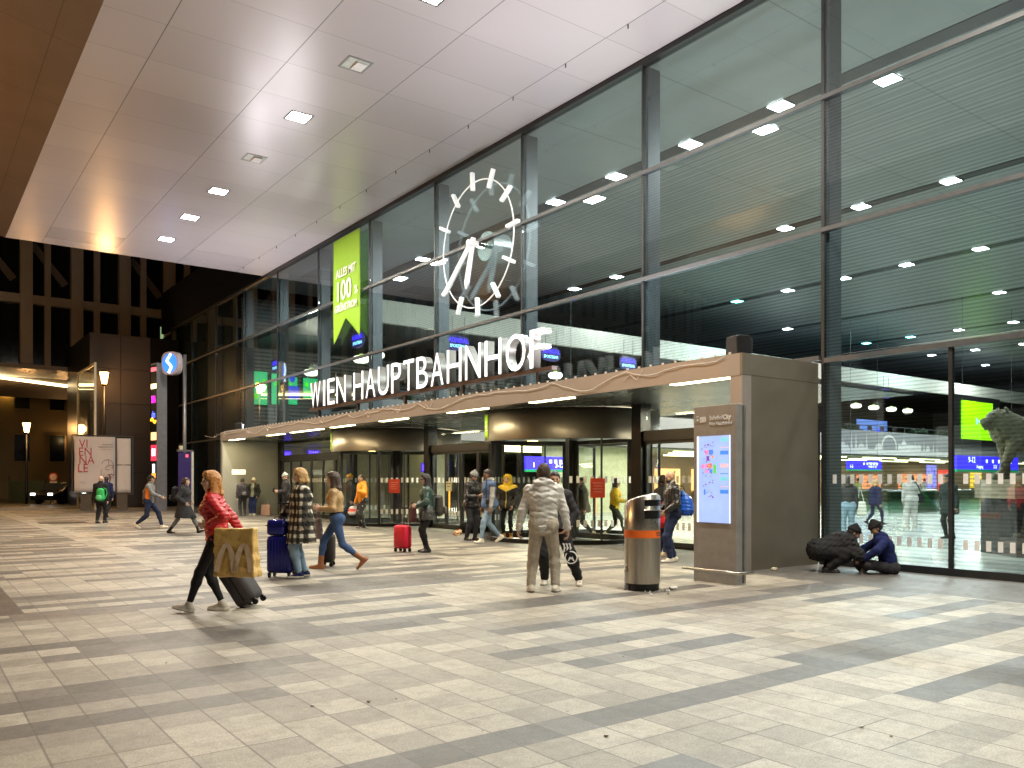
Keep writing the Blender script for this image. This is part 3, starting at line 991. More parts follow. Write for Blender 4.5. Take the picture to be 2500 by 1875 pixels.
for q in range(28):
    a0 = PI * q / 28 * 1.25 - .4; a1 = PI * (q + 1) / 28 * 1.25 - .4
    sk.prism([(.95 * math.cos(a0), .78 * math.sin(a0)), (.95 * math.cos(a1), .78 * math.sin(a1)), (.80 * math.cos(a1), .64 * math.sin(a1)), (.80 * math.cos(a0), .64 * math.sin(a0))],
             (51.9, 28.795, 3.75), (1, 0, 0), (0, 0, 1), .012)
o = sk.build('skyline_frieze', plain('frieze_pale', (.62, .60, .56), 0.6)); o.parent = M_paro

# roof overhang
CR = empty('canopy_roof', (0, 0, 0), 0, 'huge pale metal roof overhang with square recessed downlights above the plaza', 'canopy')
cr = lambda n, m, mt: setattr(m.build(n, mt), 'parent', CR)
cr('soffit', MB().box(3.16, 13.28, -16, 37.35, 10.95, 11.35), M_soffit)
M_facet = facet_mat()
e = MB()
e.add([(3.16, -16, 10.95), (3.16, 37.35, 10.95), (-9, 37.35, 13.5), (-9, -16, 13.5),
       (3.16, -16, 11.35), (3.16, 37.35, 11.35), (-9, 37.35, 13.9), (-9, -16, 13.9)],
      [(0, 3, 2, 1), (4, 5, 6, 7), (1, 2, 6, 5), (0, 4, 7, 3), (2, 3, 7, 6)])
cr('edge_slope', e, M_facet)
d = MB()
rnd = random.Random(5)
for Y in range(12, 37, 1):
    if Y % 2 == 0: d.tube([(12.05, Y + .3, 10.95), (12.05, Y + .3, 10.86)], .012, 5)
cr('bird_spike', d, M_black)
sp('upper_wall', MB().box(13.3, 13.5, MU[0], 56, 10.95, 13.5), plain('upper_wall_night', (.010, .012, .018), .9, spec=0.0))

# ---- ceiling lights
def downlight(name, X, Y, z, label, group, lit='white', size=.5, watts=0.0, col=(1, .96, .90)):
    t = empty(name, (X, Y, z), 0, label, 'ceiling light', group)
    h = size / 2
    f = MB()
    for (a, b, c, dd) in ((-h - .05, h + .05, -h - .05, -h), (-h - .05, h + .05, h, h + .05), (-h - .05, -h, -h, h), (h, h + .05, -h, h)):
        f.box(a, b, c, dd, -.012, -.003)
    f.build('frame', M_trans if lit != 'off' else M_grey, t)
    g = MB()
    if lit == 'off':
        g.add([(-h, -h, -.006), (h, -h, -.006), (h, h, -.006), (-h, h, -.006)], [(0, 1, 2, 3)])
        g.build('diffuser', M_lampoff, t)
        r = MB().obox((0.08, 0, -.03), (1, 0, 0), (0, 1, 0), (0, 0, 1), size * .5, size * .7, .03)
        r.build('reflector', M_white, t)
    else:
        g.add([(-h, -h, -.008), (h, -h, -.008), (h, h, -.008), (-h, h, -.008)], [(0, 1, 2, 3)])
        g.build('diffuser', M_lamp if lit == 'white' else M_lampteal, t)
    if watts > 0:
        L = bpy.data.lights.new('downlight_lamp', 'AREA'); L.energy = watts; L.size = size * .9; L.color = col
        lo = bpy.data.objects.new('downlight_lamp', L); COL.objects.link(lo); lo.parent = t; lo.location = (0, 0, -.03)
    return t

WHERE = {13.8: 'first lit one nearest the top edge', 20.5: 'lit one between two unlit ones above the banner side', 27.3: 'first of the far three lit ones',
         30.6: 'middle of the far three lit ones', 33.9: 'last lit one towards the far roof end', 17.15: 'large unlit one with open reflector', 23.9: 'small unlit one between two lit ones'}
G1 = 'square downlights in the roof overhang'
for Y, lit in ((13.8, 'white'), (17.15, 'off'), (20.5, 'white'), (23.9, 'off'), (27.3, 'white'), (30.6, 'white'), (33.9, 'white')):
    downlight('ceiling_light', 8.24, Y, 10.95, 'square downlight in pale soffit, ' + WHERE[Y], G1, lit, .5, 560 if lit == 'white' else 0, (1, .90, .74))
for Y in (7.1, 3.7, -3.0, -9.7):
    downlight('ceiling_light', 8.24, Y, 10.95, 'square downlight in pale soffit overhead, before the view', G1, 'white', .5, 590, (1, .91, .77))
ROWS = [(17.75, 'nearest dark track behind the glass', [1906, 1686, 1504, 1357, 1032], 'white'),
        (18.6, 'louvres just behind the nearest track', [2166, 1869, 1445, 1066, 974], 'white'),
        (26.5, 'second dark track of the hall ceiling', [2321, 2102, 1918, 1506, 1403], 'white'),
        (35.2, 'third dark track of the hall ceiling', [2394, 2214, 2061, 1923], 'white'),
        (44.1, 'fourth dark track of the hall ceiling', [2440, 1923], 'white'),
        (53.0, 'fifth dark track of the hall ceiling', [2474, 2341], 'white'),
        (62.0, 'sixth track of the hall ceiling', [2499, 2381, 2275], 'white'),
        (70.8, 'deepest track of the hall ceiling', [2406], 'white'),
        (35.2, 'third track, glowing teal', [1800], 'teal'),
        (53.0, 'fifth track, glowing teal', [2223, 2115], 'teal')]
for X, w, pxs, kind in ROWS:
    for px in pxs:
        downlight('ceiling_light', X, yrow(X, px), 10.942, 'bright square light in the ' + w, 'square lights in the hall ceiling, ' + w, kind, .48,
                  (430 if X < 30 else 950) if kind == 'white' else 300, (1, .98, .92) if kind == 'white' else (.4, 1, .95))
for X, Y in ((26.5, 4), (35.2, 2), (17.75, 1)):
    downlight('ceiling_light', X, Y, 10.942, 'bright square hall light beyond the right edge of the view', 'hall lights out of view', 'white', .55, 370, (1, .98, .92))

# ================================================================== entrance portal
EP = empty('entrance_portal', (0, 0, 0), 0, 'flat roofed bronze entrance porch with brown fascia and warm lights below the station name', 'porch')
XP0, XP1, YP0, YP1, ZP0, ZP1 = 11.2, 13.36, 8.75, 36.8, 3.27, 3.64
def ep(n, m, mt, **k):
    o = m.build(n, mt, EP, **k); return o
ep('fascia', MB().box(XP0, XP0 + .05, YP0 + .05, YP1, ZP0, ZP1), M_fascia)
ep('fascia_return', MB().box(XP0, XP1, YP0, YP0 + .048, ZP0 + .012, ZP1), M_portal)
ep('fascia_return', MB().box(XP0 + .05, XP1, YP1 - .05, YP1, ZP0, ZP1), M_portal)
ep('roof_deck', MB().box(XP0 + .052, XP1, YP0 + .05, YP1 - .052, ZP1 - .08, ZP1 - .03), M_grey)
ep('soffit', MB().box(XP0 + .052, 16.8, YP0 + .05, YP1 - .052, ZP0 + .012, ZP0 + .05), plain('porch_soffit', (.13, .14, .135), 0.25, 0.4, .05, 1))
ep('side_wall', MB().box(XP0 + .25, XP1, YP0 + .004, YP0 + .25, 0, ZP0 + .008), M_portal)
ep('corner_post', MB().box(XP0 + .006, XP0 + .248, YP0 + .006, YP0 + .25, 0, ZP0 + .008), M_fascia)
ep('side_wall', MB().box(XP0 + .01, 13.8, YP1 - .25, YP1 - .004, 0, ZP0 + .008), plain('porch_wall', (.30, .30, .26), 0.5, .1, .06, 1.2))
M_strip = emit('strip_warm', (1.0, .86, .48), 9.0)
for a, b in ((565, 595), (657, 693), (715, 788), (813, 864), (933, 994), (1100, 1190), (1300, 1400), (1646, 1785)):
    ya, yb = yrow(11.42, b), yrow(11.42, a)
    ya = max(ya, 9.0)
    ep('strip_light', MB().box(11.30, 11.48, ya, yb, ZP0 - .006, ZP0 + .010), M_strip)
    L = bpy.data.lights.new('strip_lamp', 'AREA'); L.shape = 'RECTANGLE'; L.size = .2; L.size_y = yb - ya; L.energy = 30 * (yb - ya); L.color = (1, .83, .50)
    lo = bpy.data.objects.new('strip_lamp', L); COL.objects.link(lo); lo.parent = EP; lo.location = (11.45, (ya + yb) / 2, ZP0 - .03)
# inside vestibule lamps over the doors
for y in (11.2, 16.6, 21.4, 26.2, 32):
    L = bpy.data.lights.new('lobby_lamp', 'AREA'); L.size = 1.2; L.energy = 480; L.color = (1, .95, .72)
    lo = bpy.data.objects.new('lobby_lamp', L); COL.objects.link(lo); lo.parent = EP; lo.location = (16.0, y, 3.2)
    ep('ceiling_panel', MB().box(15.7, 16.3, y - .5, y + .5, 3.262, 3.279), emit('panel_warm', (1, .93, .66), 5.0))
ep('address_plate', MB().box(11.62, 12.22, YP1 - .27, YP1 - .252, 1.80, 2.02), emit('plate_glow', (.95, .93, .72), .7))
XD = 13.8
# wide posts by the drums
for y in (13.66, 19.45, 23.2, 29.05):
    ep('post', MB().box(XD - .16, XD + .16, y - .15, y + .15, 0, ZP0 + .01), M_black)
ep('post', MB().box(XD - .1, XD + .1, 36.3, 36.55, 0, ZP0 + .01), M_black)

# ---- sliding door screens
def door_screen(name, y0, y1, leaves, label, zb=2.42, sign=None):
    t = empty(name, (0, 0, 0), 0, label, 'door', 'glass sliding door screens of the entrance')
    MB().box(XD - .09, XD + .09, y0, y1, zb, zb + .24).build('header', M_frame, t)
    MB().box(XD - .012, XD + .012, y0 + .03, y1 - .03, zb + .25, ZP0).build('transom_window', M_dglass, t)
    MB().box(XD - .05, XD + .05, y0, y1, 0, .06).build('threshold', M_black, t)
    n = len(leaves) - 1
    for k in range(n):
        a, b = leaves[k], leaves[k + 1]
        f = MB().box(XD - .035, XD + .035, a, a + .06, .06, zb).box(XD - .035, XD + .035, b - .06, b, .06, zb)
        f.box(XD - .035, XD + .035, a + .06, b - .06, .06, .14).box(XD - .035, XD + .035, a + .06, b - .06, zb - .07, zb)
        lf = f.build('door_leaf', M_frame, t)
        g = MB().box(XD - .01, XD + .01, a + .06, b - .06, .14, zb - .07).build('glass', M_dglass, lf)
        mk = markings(lf, a + .07, b - .07, XD - .013)
    return t
door_screen('sliding_door', 9.02, 13.5, [9.02, 10.5, 11.98, 13.5], 'glass sliding doors with dark frames behind the man with blue bag')
door_screen('sliding_door', 19.62, 23.04, [19.62, 20.4, 21.3, 22.2, 23.04], 'dark framed glass sliding doors between the two revolving doors')
door_screen('sliding_door', 29.22, 36.28, [29.22, 30.5, 31.7, 32.9, 34.1, 35.2, 36.28], 'row of dark framed glass doors left of both revolving doors')
dr = [o for o in COL.objects if o.name.startswith('sliding_door')]
def sticker(parent, y, z, w, h, mat, lines, x, size, tm):
    o = MB().box(x - .004, x, y - w / 2, y + w / 2, z - h / 2, z + h / 2).build('notice', mat, parent)
    for k, s in enumerate(lines):
        text('lettering', s, size, (x - .006, y, z + h * .22 - k * size * 1.4), (0, -1, 0), tm, o)
M_sign_pale = plain('notice_pale', (.62, .62, .42), 0.5)
M_ink = plain('ink_dark', (.03, .03, .03), 0.6)
sticker(dr[0], 10.9, 1.30, .44, .30, M_sign_pale, ['EINGANG', 'ENTRY'], XD - .042, .085, M_ink)
sticker(dr[1], 22.0, 1.34, .34, .30, M_sign_pale, ['EINGANG', 'ENTRY'], XD - .042, .065, M_ink)

# ---- revolving doors
M_drum = plain('bronze_drum', (.12, .105, .085), 0.42, 0.6, .03, 1.0)
M_ban = plain('banner_green', (.24, .47, .008), 0.65, var=.05)
M_orange = emit('orange_edge', (1.0, .28, .02), 1.6)
def revolving(label, yc, wing, banner_a, red):
    C = (14.2, yc, 0); r = 2.3
    t = empty('revolving_door', C, 0, label, 'revolving door', 'glass revolving doors of the entrance')
    MB().lathe([(r, 2.52), (r, 3.27), (r - .05, 3.27), (r - .05, 2.52), (r, 2.52)], n=56).build('drum_header', M_drum, t, smooth=False).data.polygons.foreach_set('use_smooth', [True] * 224)
    MB().lathe([(.02, 2.60), (r - .06, 2.60), (r - .06, 2.64), (.02, 2.64)], n=48).build('drum_ceiling', plain('drum_ceiling_dark', (.08, .08, .07), 0.4), t)
    for a in (PI * 1.12, PI * .62):
        MB().box(-.1, .1, -.1, .1, 2.585, 2.598).build('spotlight', emit('spot_amber', (1, .72, .2), 12.0), t, loc=(1.2 * math.cos(a), 1.2 * math.sin(a), 0))
    MB().lathe([(r + .03, 0), (r + .03, .10), (r - .08, .10), (r - .08, 0)], n=56).build('base_ring', M_black, t)
    # curved glass walls, left and right, with openings towards the plaza and towards the hall
    spans = [(PI * .28, PI * .70), (PI * 1.26, PI * 1.72)]
    mark = MB()
    for a0, a1 in spans:
        MB().lathe([(r - .02, .10), (r - .02, 2.52)], n=20, a0=a0, a1=a1).build('curved_glass', M_dglass, t, smooth=True)
        for q in range(5):
            a = a0 + (a1 - a0) * q / 4
            w = .05 if q in (0, 4) else .018
            MB().obox(((r - .02) * math.cos(a), (r - .02) * math.sin(a), 1.31), (math.cos(a), math.sin(a), 0), (-math.sin(a), math.cos(a), 0), (0, 0, 1), .07, w * 1.6, 2.42).build('stile', M_frame, t)
        n = int((a1 - a0) * r / .17)
        for k in range(n):
            a = a0 + (k + .5) * .17 / r
            for zc in (1.54, .50):
                mark.obox(((r - .005) * math.cos(a), (r - .005) * math.sin(a), zc), (math.cos(a), math.sin(a), 0), (-math.sin(a), math.cos(a), 0), (0, 0, 1), .004, .075, .16)
    mark.build('safety_marking', M_mark, t)
    MB().lathe([(.16, .02), (.16, 2.58)], n=20).build('shaft', M_black, t)
    for q in range(3):
        a = wing + q * 2 * PI / 3
        ux = (math.cos(a), math.sin(a), 0); uy = (-math.sin(a), math.cos(a), 0)
        f = MB()
        L_ = r - .16
        c = lambda rr_, z: (rr_ * ux[0], rr_ * ux[1], z)
        f.obox(c(.20, 1.3), ux, uy, (0, 0, 1), .09, .06, 2.5).obox(c(L_ - .04, 1.3), ux, uy, (0, 0, 1), .10, .06, 2.5)
        f.obox(c((L_ + .2) / 2, .10), ux, uy, (0, 0, 1), L_ - .3, .055, .14).obox(c((L_ + .2) / 2, 2.5), ux, uy, (0, 0, 1), L_ - .3, .055, .10)
        lf = f.build('door_wing', M_frame, t)
        MB().obox(c((L_ + .2) / 2, 1.3), ux, uy, (0, 0, 1), L_ - .34, .016, 2.28).build('glass', M_dglass, lf)
        MB().obox(c(L_ + .03, 1.05), ux, uy, (0, 0, 1), .03, .066, 1.1).build('safety_edge', M_orange, lf)
    # small green pennant and paper notice on the drum
    a = banner_a
    rr_ = r + .006
    ux = Vector((-math.sin(a), math.cos(a), 0)); nn = Vector((math.cos(a), math.sin(a), 0))
    # viewer stands outside: right-hand direction
    u = Vector((0, 0, 1)).cross(nn)
    b = MB().prism([(-.17, 0), (-.17, -.62), (0, -.52), (.17, -.62), (.17, 0)], Vector(nn * rr_) + Vector((0, 0, 3.2)), u, (0, 0, 1), .006).build('pennant', M_ban, t)
    for k, (sx, sz) in enumerate((('ALLES MIT', .05), ('100%', .13), ('GRÜNSTROM', .045))):
        text('lettering', sx, sz, Vector(nn * (rr_ + .009)) + Vector((0, 0, 3.2 - (.20, .34, .42)[k])), u, M_white, b, sx=.85)
    a = red
    nn = Vector((math.cos(a), math.sin(a), 0)); u = Vector((0, 0, 1)).cross(nn)
    p = MB().obox(nn * (r + .012) + Vector((0, 0, 1.34)), u, nn, (0, 0, 1), .36, .01, .46).build('red_notice', plain('notice_red', (.62, .05, .02), 0.5), t)
    for k in range(4):
        MB().obox(nn * (r + .019) + Vector((0, 0, 1.46 - k * .07)), u, nn, (0, 0, 1), .24 - .03 * (k % 2), .004, .012).build('printed_line', plain('line_pale', (.7, .4, .3), .6), p)
    return t
revolving('glass revolving door with wide bronze drum, nearer the info column', 16.6, .55, PI * 1.0 + .22 - .62, PI * 1.36)
revolving('glass revolving door with lit drum farther left, behind the red suitcase', 26.2, 1.0, PI * 1.0 - .35, PI * 1.33)

# ================================================================== station name
M_face = emit('letter_face', (.86, .97, 1.0), 1.05)
M_side = plain('letter_side', (.27, .255, .235), 0.35, 0.5, .05)
SGN = empty('station_sign', (0, 0, 0), 0, 'long row of tall metal letters with glowing white faces above the porch', 'sign')
XS = 11.42
LS = 'WIEN HAUPTBAHNHOF'
ADV = {'W': 1.04, 'I': .42, 'E': .68, 'N': .86, ' ': .38, 'H': .86, 'A': .80, 'U': .84, 'P': .72, 'T': .72, 'B': .76, 'O': .94, 'F': .64}
tot = sum(ADV[c] for c in LS)
Ya, Yb = 27.2, 14.1
kx = (Ya - Yb) / tot
y = Ya
for ch in LS:
    w = ADV[ch] * kx
    if ch != ' ':
        me = text_raw(ch, 1.0, 1.0, -0.002, 0.105)
        xs = [v.co.x for v in me.vertices]; ys = [v.co.y for v in me.vertices]
        x0, x1, y0, y1 = min(xs), max(xs), min(ys), max(ys)
        tw_ = w * (.80 if ch != 'I' else .36)
        fx = tw_ / (x1 - x0); fz = .86 / (y1 - y0)
        yc = y - w / 2
        for v in me.vertices:
            cx, cy, cz = v.co
            v.co = (XS - cz, yc - (cx - (x0 + x1) / 2) * fx, 4.03 + (cy - y0) * fz)
        me.materials.clear(); me.materials.append(M_side); me.materials.append(M_face)
        me.update()
        for p in me.polygons:
            p.material_index = 1 if (p.normal.x < -.8 and p.center.x < XS - .1) else 0
        obj('letter', me, SGN)
    y -= w
MB().box(XS - .06, XS + .10, Yb - .15, Ya + .1, 3.93, 4.02).build('rail', plain('rail_brown', (.06, .035, .03), .5, .3), SGN)
for yy in (14.5, 17.6, 20.6, 23.6, 26.6):
    MB().box(XS - .03, XS + .05, yy - .04, yy + .04, 3.60, 3.93).build('bracket', M_black, SGN)

# ================================================================== clock
CK = empty('station_clock', (0, 0, 0), 0, 'large skeleton clock of white bars and thin ring hung before the glass', 'clock')
CC = Vector((13.12, 19.5, 8.25)); RC = 1.79
M_cl = emit('clock_white', (.95, .97, 1.0), .30)
uu = Vector((0, -1, 0)); ww = Vector((0, 0, 1)); nn = Vector((-1, 0, 0))
ring = [CC + uu * (RC * math.sin(2 * PI * k / 72)) + ww * (RC * math.cos(2 * PI * k / 72)) for k in range(73)]
MB().tube(ring, .019, 8, cap=False).build('ring', M_cl, CK)
for h in range(12):
    a = 2 * PI * h / 12 - .07
    dr_ = uu * math.sin(a) + ww * math.cos(a); sd = dr_.cross(nn)
    MB().obox(CC + dr_ * (RC + .02) + nn * .05, dr_, sd, nn, .52, .085, .12).build('hour_marker', M_cl, CK, bevel=.01)
def hand(name, ang, l, w, off):
    dr_ = uu * math.sin(ang) + ww * math.cos(ang); sd = dr_.cross(nn)
    o = CC + nn * off
    m = MB().prism([(-.16, -w * .7), (-.16, w * .7), (l - .18, w), (l, 0), (l - .18, -w)], o, dr_, sd, .06)
    m.build(name, M_cl, CK)
hand('hour_hand', R_(196), 1.28, .10, .16)
hand('minute_hand', R_(229), 1.92, .085, .23)
MB().tube([CC - nn * .02, CC + nn * .30], .09, 16).build('hub', M_cl, CK)
MB().tube([CC - nn * .95, CC - nn * .32], .42, 28).build('motor_housing', plain('motor_grey', (.32, .36, .36), .35, .5), CK)
MB().tube([CC - nn * .35, CC], .05, 8).build('mount', M_trans, CK)
for k in range(4):
    a = PI / 4 + k * PI / 2
    d_ = uu * math.sin(a) + ww * math.cos(a)
    MB().tube([CC + d_ * RC, CC + d_ * RC - nn * .26], .012, 5).build('stay', M_trans, CK)

# ================================================================== green banner
BN = empty('hanging_banner', (0, 0, 0), 0, 'lime green swallowtail banner with white slogan hung on the upper glass', 'banner')
XB = 13.24
ya, yb = yrow(XB, 814.8), yrow(XB, 879.3)
w = ya - yb; ymid = (ya + yb) / 2
cl = MB()
NX, NZ = 14, 30
for i in range(NX + 1):
    for j in range(NZ + 1):
        u_ = i / NX; z1 = 10.65; zb_ = 6.72 + .85 * (1 - abs(2 * u_ - 1))
        z = z1 + (zb_ - z1) * j / NZ
        cl.v.append((XB - .02 * math.sin(u_ * 9 + j * .12) * (j / NZ) - .01, ya - w * u_, z))
for i in range(NX):
    for j in range(NZ):
        a = i * (NZ + 1) + j
        cl.f.append((a, a + 1, a + NZ + 2, a + NZ + 1)); cl.m.append(0)
o = cl.build('cloth', M_ban, BN, smooth=True)
md = o.modifiers.new('thick', 'SOLIDIFY'); md.thickness = .006
text('lettering', 'ALLES MIT', .44, (XB - .05, ymid, 9.17), (0, -1, 0), M_white, BN, sx=.84, bold=.010, shear=.12)
text('lettering', '100', 1.02, (XB - .05, ymid + .18, 8.30), (0, -1, 0), M_white, BN, sx=.92, bold=.014)
text('lettering', '%', .42, (XB - .05, ymid - .90, 8.34), (0, -1, 0), M_white, BN, sx=.9, bold=.006)
text('lettering', 'GRÜNSTROM', .37, (XB - .05, ymid, 7.88), (0, -1, 0), M_white, BN, sx=.84, bold=.010, shear=.12)
MB().tube([(XB, ya + .05, 10.66), (XB, yb - .05, 10.66)], .02, 6).build('hanging_rod', M_trans, BN)
# ================================================================== street furniture and far side
def xat(Y, px):
    r = (px - 1250.0) / FPX
    return Y * (math.sin(YAW) + math.cos(YAW) * r) / (math.cos(YAW) - math.sin(YAW) * r)
Z3 = (0, 0, 1)
LFT = (0, -1, 0)      # reading direction on anything facing the plaza like the facade

# ---- info column
IC = empty('info_column', (9.62, 8.02, 0), 0, 'grey info column with glowing station map screen and low bumper rail', 'info column')
MB().box(0, .15, -.395, .395, 0, 2.62).build('body', M_grey, IC, bevel=.008)
MB().box(.155, .19, -.42, .40, .02, 2.60).build('back_frame', plain('grey_frame', (.24, .24, .24), .4, .5), IC)
M_scr = NT('map_screen')
_x, _y, _z = M_scr.xyz()
_n = M_scr.noise(3.0, 2.0)
_c = M_scr.ramp(_n, [(0.2, (.34, .46, .80)), (0.8, (.46, .60, .92))])
M_scr.set(Base_Color=c4((.05, .05, .06)), Roughness=.15)
M_scr.put(M_scr.bsdf.inputs['Emission Color'], _c); M_scr.bsdf.inputs['Emission Strength'].default_value = 1.05
scr = MB().box(-.012, -.001, -.30, .315, .89, 2.17).build('map_screen', M_scr.m, IC)
MB().box(-.016, -.013, .285, .315, .89, 2.17).box(-.016, -.013, -.30, -.29, .89, 2.17).build('light_edge', emit('edge_white', (.85, .92, 1), 1.6), scr)
rs = random.Random(11)
mcols = [emit('map_' + n, c, .7) for n, c in (('pink', (.85, .25, .55)), ('orange', (.95, .30, .08)), ('green', (.12, .62, .12)), ('blue', (.05, .25, .85)), ('violet', (.2, .06, .45)), ('teal', (.2, .6, .75)), ('rose', (.75, .5, .62)))]
mm = [MB() for _ in mcols]
for (yy, zz, w, h, c) in ((.13, 1.93, .07, .07, 0), (.05, 1.93, .08, .07, 3), (.11, 1.84, .05, .07, 4), (.02, 1.86, .03, .04, 1), (.20, 1.72, .06, .06, 0), (.13, 1.73, .05, .06, 0), (.07, 1.73, .08, .07, 1), (-.02, 1.68, .05, .13, 2),
                          (.13, 1.65, .06, .05, 0), (.05, 1.65, .05, .05, 3), (.17, 1.34, .03, .08, 3)):
    mm[c].box(-.015, -.0125, yy - w / 2, yy + w / 2, zz - h / 2, zz + h / 2)
for k in range(9):
    zz = 2.08 - k * .095
    mm[(5, 6, 3)[k % 3]].box(-.015, -.0125, -.27, -.12, zz, zz + (.012 if k % 2 else .055))
for k in range(46):
    zz = 2.10 - rs.random() * .85; yy = .22 - rs.random() * .22
    mm[4].box(-.0155, -.0125, yy, yy + .012 + rs.random() * .015, zz, zz + .008 + rs.random() * .012)
for q, m_ in zip(mm, mcols): q.build('map_area', m_, scr)
text('lettering', 'ÖBB', .105, (-.004, .255, 2.385), LFT, M_white, IC, bold=.006)
text('lettering', 'Bahnhof', .095, (-.004, .09, 2.405), LFT, M_white, IC, align='LEFT', sx=.80)
text('lettering', 'City', .095, (-.004, -.165, 2.405), LFT, M_white, IC, align='LEFT', sx=.85, bold=.005)
text('lettering', 'Wien Hauptbahnhof', .075, (-.004, .09, 2.325), LFT, M_white, IC, align='LEFT', sx=.68)
MB().tube([(-.10, .52, .19), (-.10, -.52, .19), (.22, -.52, .19)], .022, 10).tube([(-.10, .3, .19), (0, .3, .19)], .014, 8).tube([(-.10, -.3, .19), (0, -.3, .19)], .014, 8).build('bumper_rail', M_steel, IC, smooth=True)

# ---- litter bin
BP = ground(1568, 1439)
BIN = empty('litter_bin', BP, heading(310), 'tall brushed steel litter bin with slanted top and orange band', 'litter bin')
n = 48; R0 = .245
def rim(a): return 1.235 + .075 * math.sin(a)       # +y is the mouth side
b = MB()
vs = []; fs = []
for k in range(n):
    a = 2 * PI * k / n
    for z in (.10, .72, .835, None):
        zz = rim(a) if z is None else z
        rr_ = R0
        vs.append((rr_ * math.cos(a), rr_ * math.sin(a), zz))
for k in range(n):
    a = 4 * k; c = 4 * ((k + 1) % n)
    for q in range(3): fs.append((a + q, c + q, c + q + 1, a + q + 1))
tl = len(vs)
for k in range(n):
    a = 2 * PI * k / n
    vs.append((R0 * .88 * math.cos(a), R0 * .88 * math.sin(a), rim(a) + .025))
for k in range(n): fs.append((4 * k + 3, 4 * ((k + 1) % n) + 3, tl + (k + 1) % n, tl + k))
fs.append(tuple(range(tl, tl + n)))
b.add(vs, fs)
b.build('shell', M_steel, BIN, smooth=True)
b = MB()
b.lathe([(R0 + .003, .725), (R0 + .003, .83)], n=48)
b.build('orange_band', plain('band_orange', (.80, .14, .01), .5), BIN, smooth=True)
for (z0, z1) in ((1.165, 1.245), (.99, 1.10)):
    b = MB()
    b.lathe([(R0 + .004, z0), (R0 + .004, z1)], n=14, a0=PI * .27, a1=PI * .73)
    b.build('mouth', M_black, BIN, smooth=True)
    MB().lathe([(R0 + .004, z1), (R0 + .018, z1 + .006), (R0 + .004, z1 + .014)], n=14, a0=PI * .26, a1=PI * .74).build('hood_lip', M_steel, BIN, smooth=True)
MB().lathe([(R0 - .012, 0), (R0 - .012, .10)], n=40).build('plinth', M_black, BIN, smooth=True)
b = MB()
rs = random.Random(2)
for row in range(2):
    a = PI * .50 + .05 * row
    while a < PI * .80:
        w = .03 + rs.random() * .07
        b.lathe([(R0 + .0045, .785 - row * .032), (R0 + .0045, .803 - row * .032)], n=3, a0=a, a1=a + w); a += w + .03
b.build('printed_line', M_ink, BIN)
b = MB()
for k in range(16):
    a = PI * (.36 + .2 * rs.random()); z = .98 - rs.random() * .12
    b.obox(((R0 + .004) * math.cos(a), (R0 + .004) * math.sin(a), z), (math.cos(a), math.sin(a), 0), (-math.sin(a), math.cos(a), 0), Z3, .004, .01 + .03 * rs.random(), .01 + .02 * rs.random())
b.build('ash_stain', plain('ash', (.14, .13, .12), .9), BIN)

P = ground(1531, 1441)
BT = empty('water_bottle', P, 0, 'crumpled clear plastic bottle standing beside the litter bin', 'bottle')
M_pet = glass('pet_plastic', (.86, .86, .90), False, .12, 1.2, .16)
MB().lathe([(.0, .0), (.040, .002), (.044, .03), (.040, .10), (.046, .15), (.036, .20), (.045, .25), (.042, .275), (.018, .325), (.014, .34)], n=18).build('body', M_pet, BT, smooth=True)
MB().lathe([(.017, .335), (.017, .36), (0, .361)], n=14).build('cap', M_white, BT, smooth=True)
MB().lathe([(.001, .006), (.039, .006), (.040, .03), (.038, .065), (.001, .066)], n=16).build('liquid', plain('cola_dregs', (.05, .035, .045), .2), BT, smooth=True)

lit = MB(); rs = random.Random(9)
def crumb(c, s):
    a = rs.random() * 6
    lit.obox((c[0], c[1], s * .3), (math.cos(a), math.sin(a), .2), (-math.sin(a), math.cos(a), 0), (0, 0, 1), s, s * .6, s * .4)
for k in range(46):
    g = ground(1590 + rs.gauss(10, 28), 1443 + rs.gauss(0, 3.5)); crumb(g, .012 + .03 * rs.random() ** 2)
for k in range(22):
    g = ground(300 + rs.random() * 2000, 1330 + rs.random() * 480); crumb(g, .012 + .014 * rs.random())
tag(lit.build('litter_scraps', plain('scrap_pale', (.62, .60, .55), .8)), 'pale paper scraps and cigarette ends scattered on the paving', 'litter', kind='stuff')
def paper(px, py, s, label, mat, seed):
    F = Field((-.2, -.2, -.05), (.2, .2, .2), .008)
    for k in range(5):
        r2 = random.Random(seed + k)
        F.cone((r2.uniform(-.6, .6) * s, r2.uniform(-.4, .4) * s, .25 * s), (r2.uniform(-.6, .6) * s, r2.uniform(-.4, .4) * s, .35 * s), .24 * s, .2 * s, None, .01)
    F.shift(folds(seed, .012, .05))
    F.cut(lambda X, Y, Z: -Z)
    V, Q = F.mesh()
    V[:, :2] += np.array(ground(px, py))[:2]
    o = np_mesh('crumpled_wrapper', V, Q, mat, None, smooth=False)
    tag(o, label, 'wrapper')
paper(1889, 1393, .10, 'crumpled pale yellow wrapper lying by the porch side wall', plain('wrapper_cream', (.62, .56, .38), .6), 3)
paper(1645, 1440, .09, 'flattened white paper napkin lying right of the litter bin', plain('napkin_white', (.72, .70, .66), .8), 8)

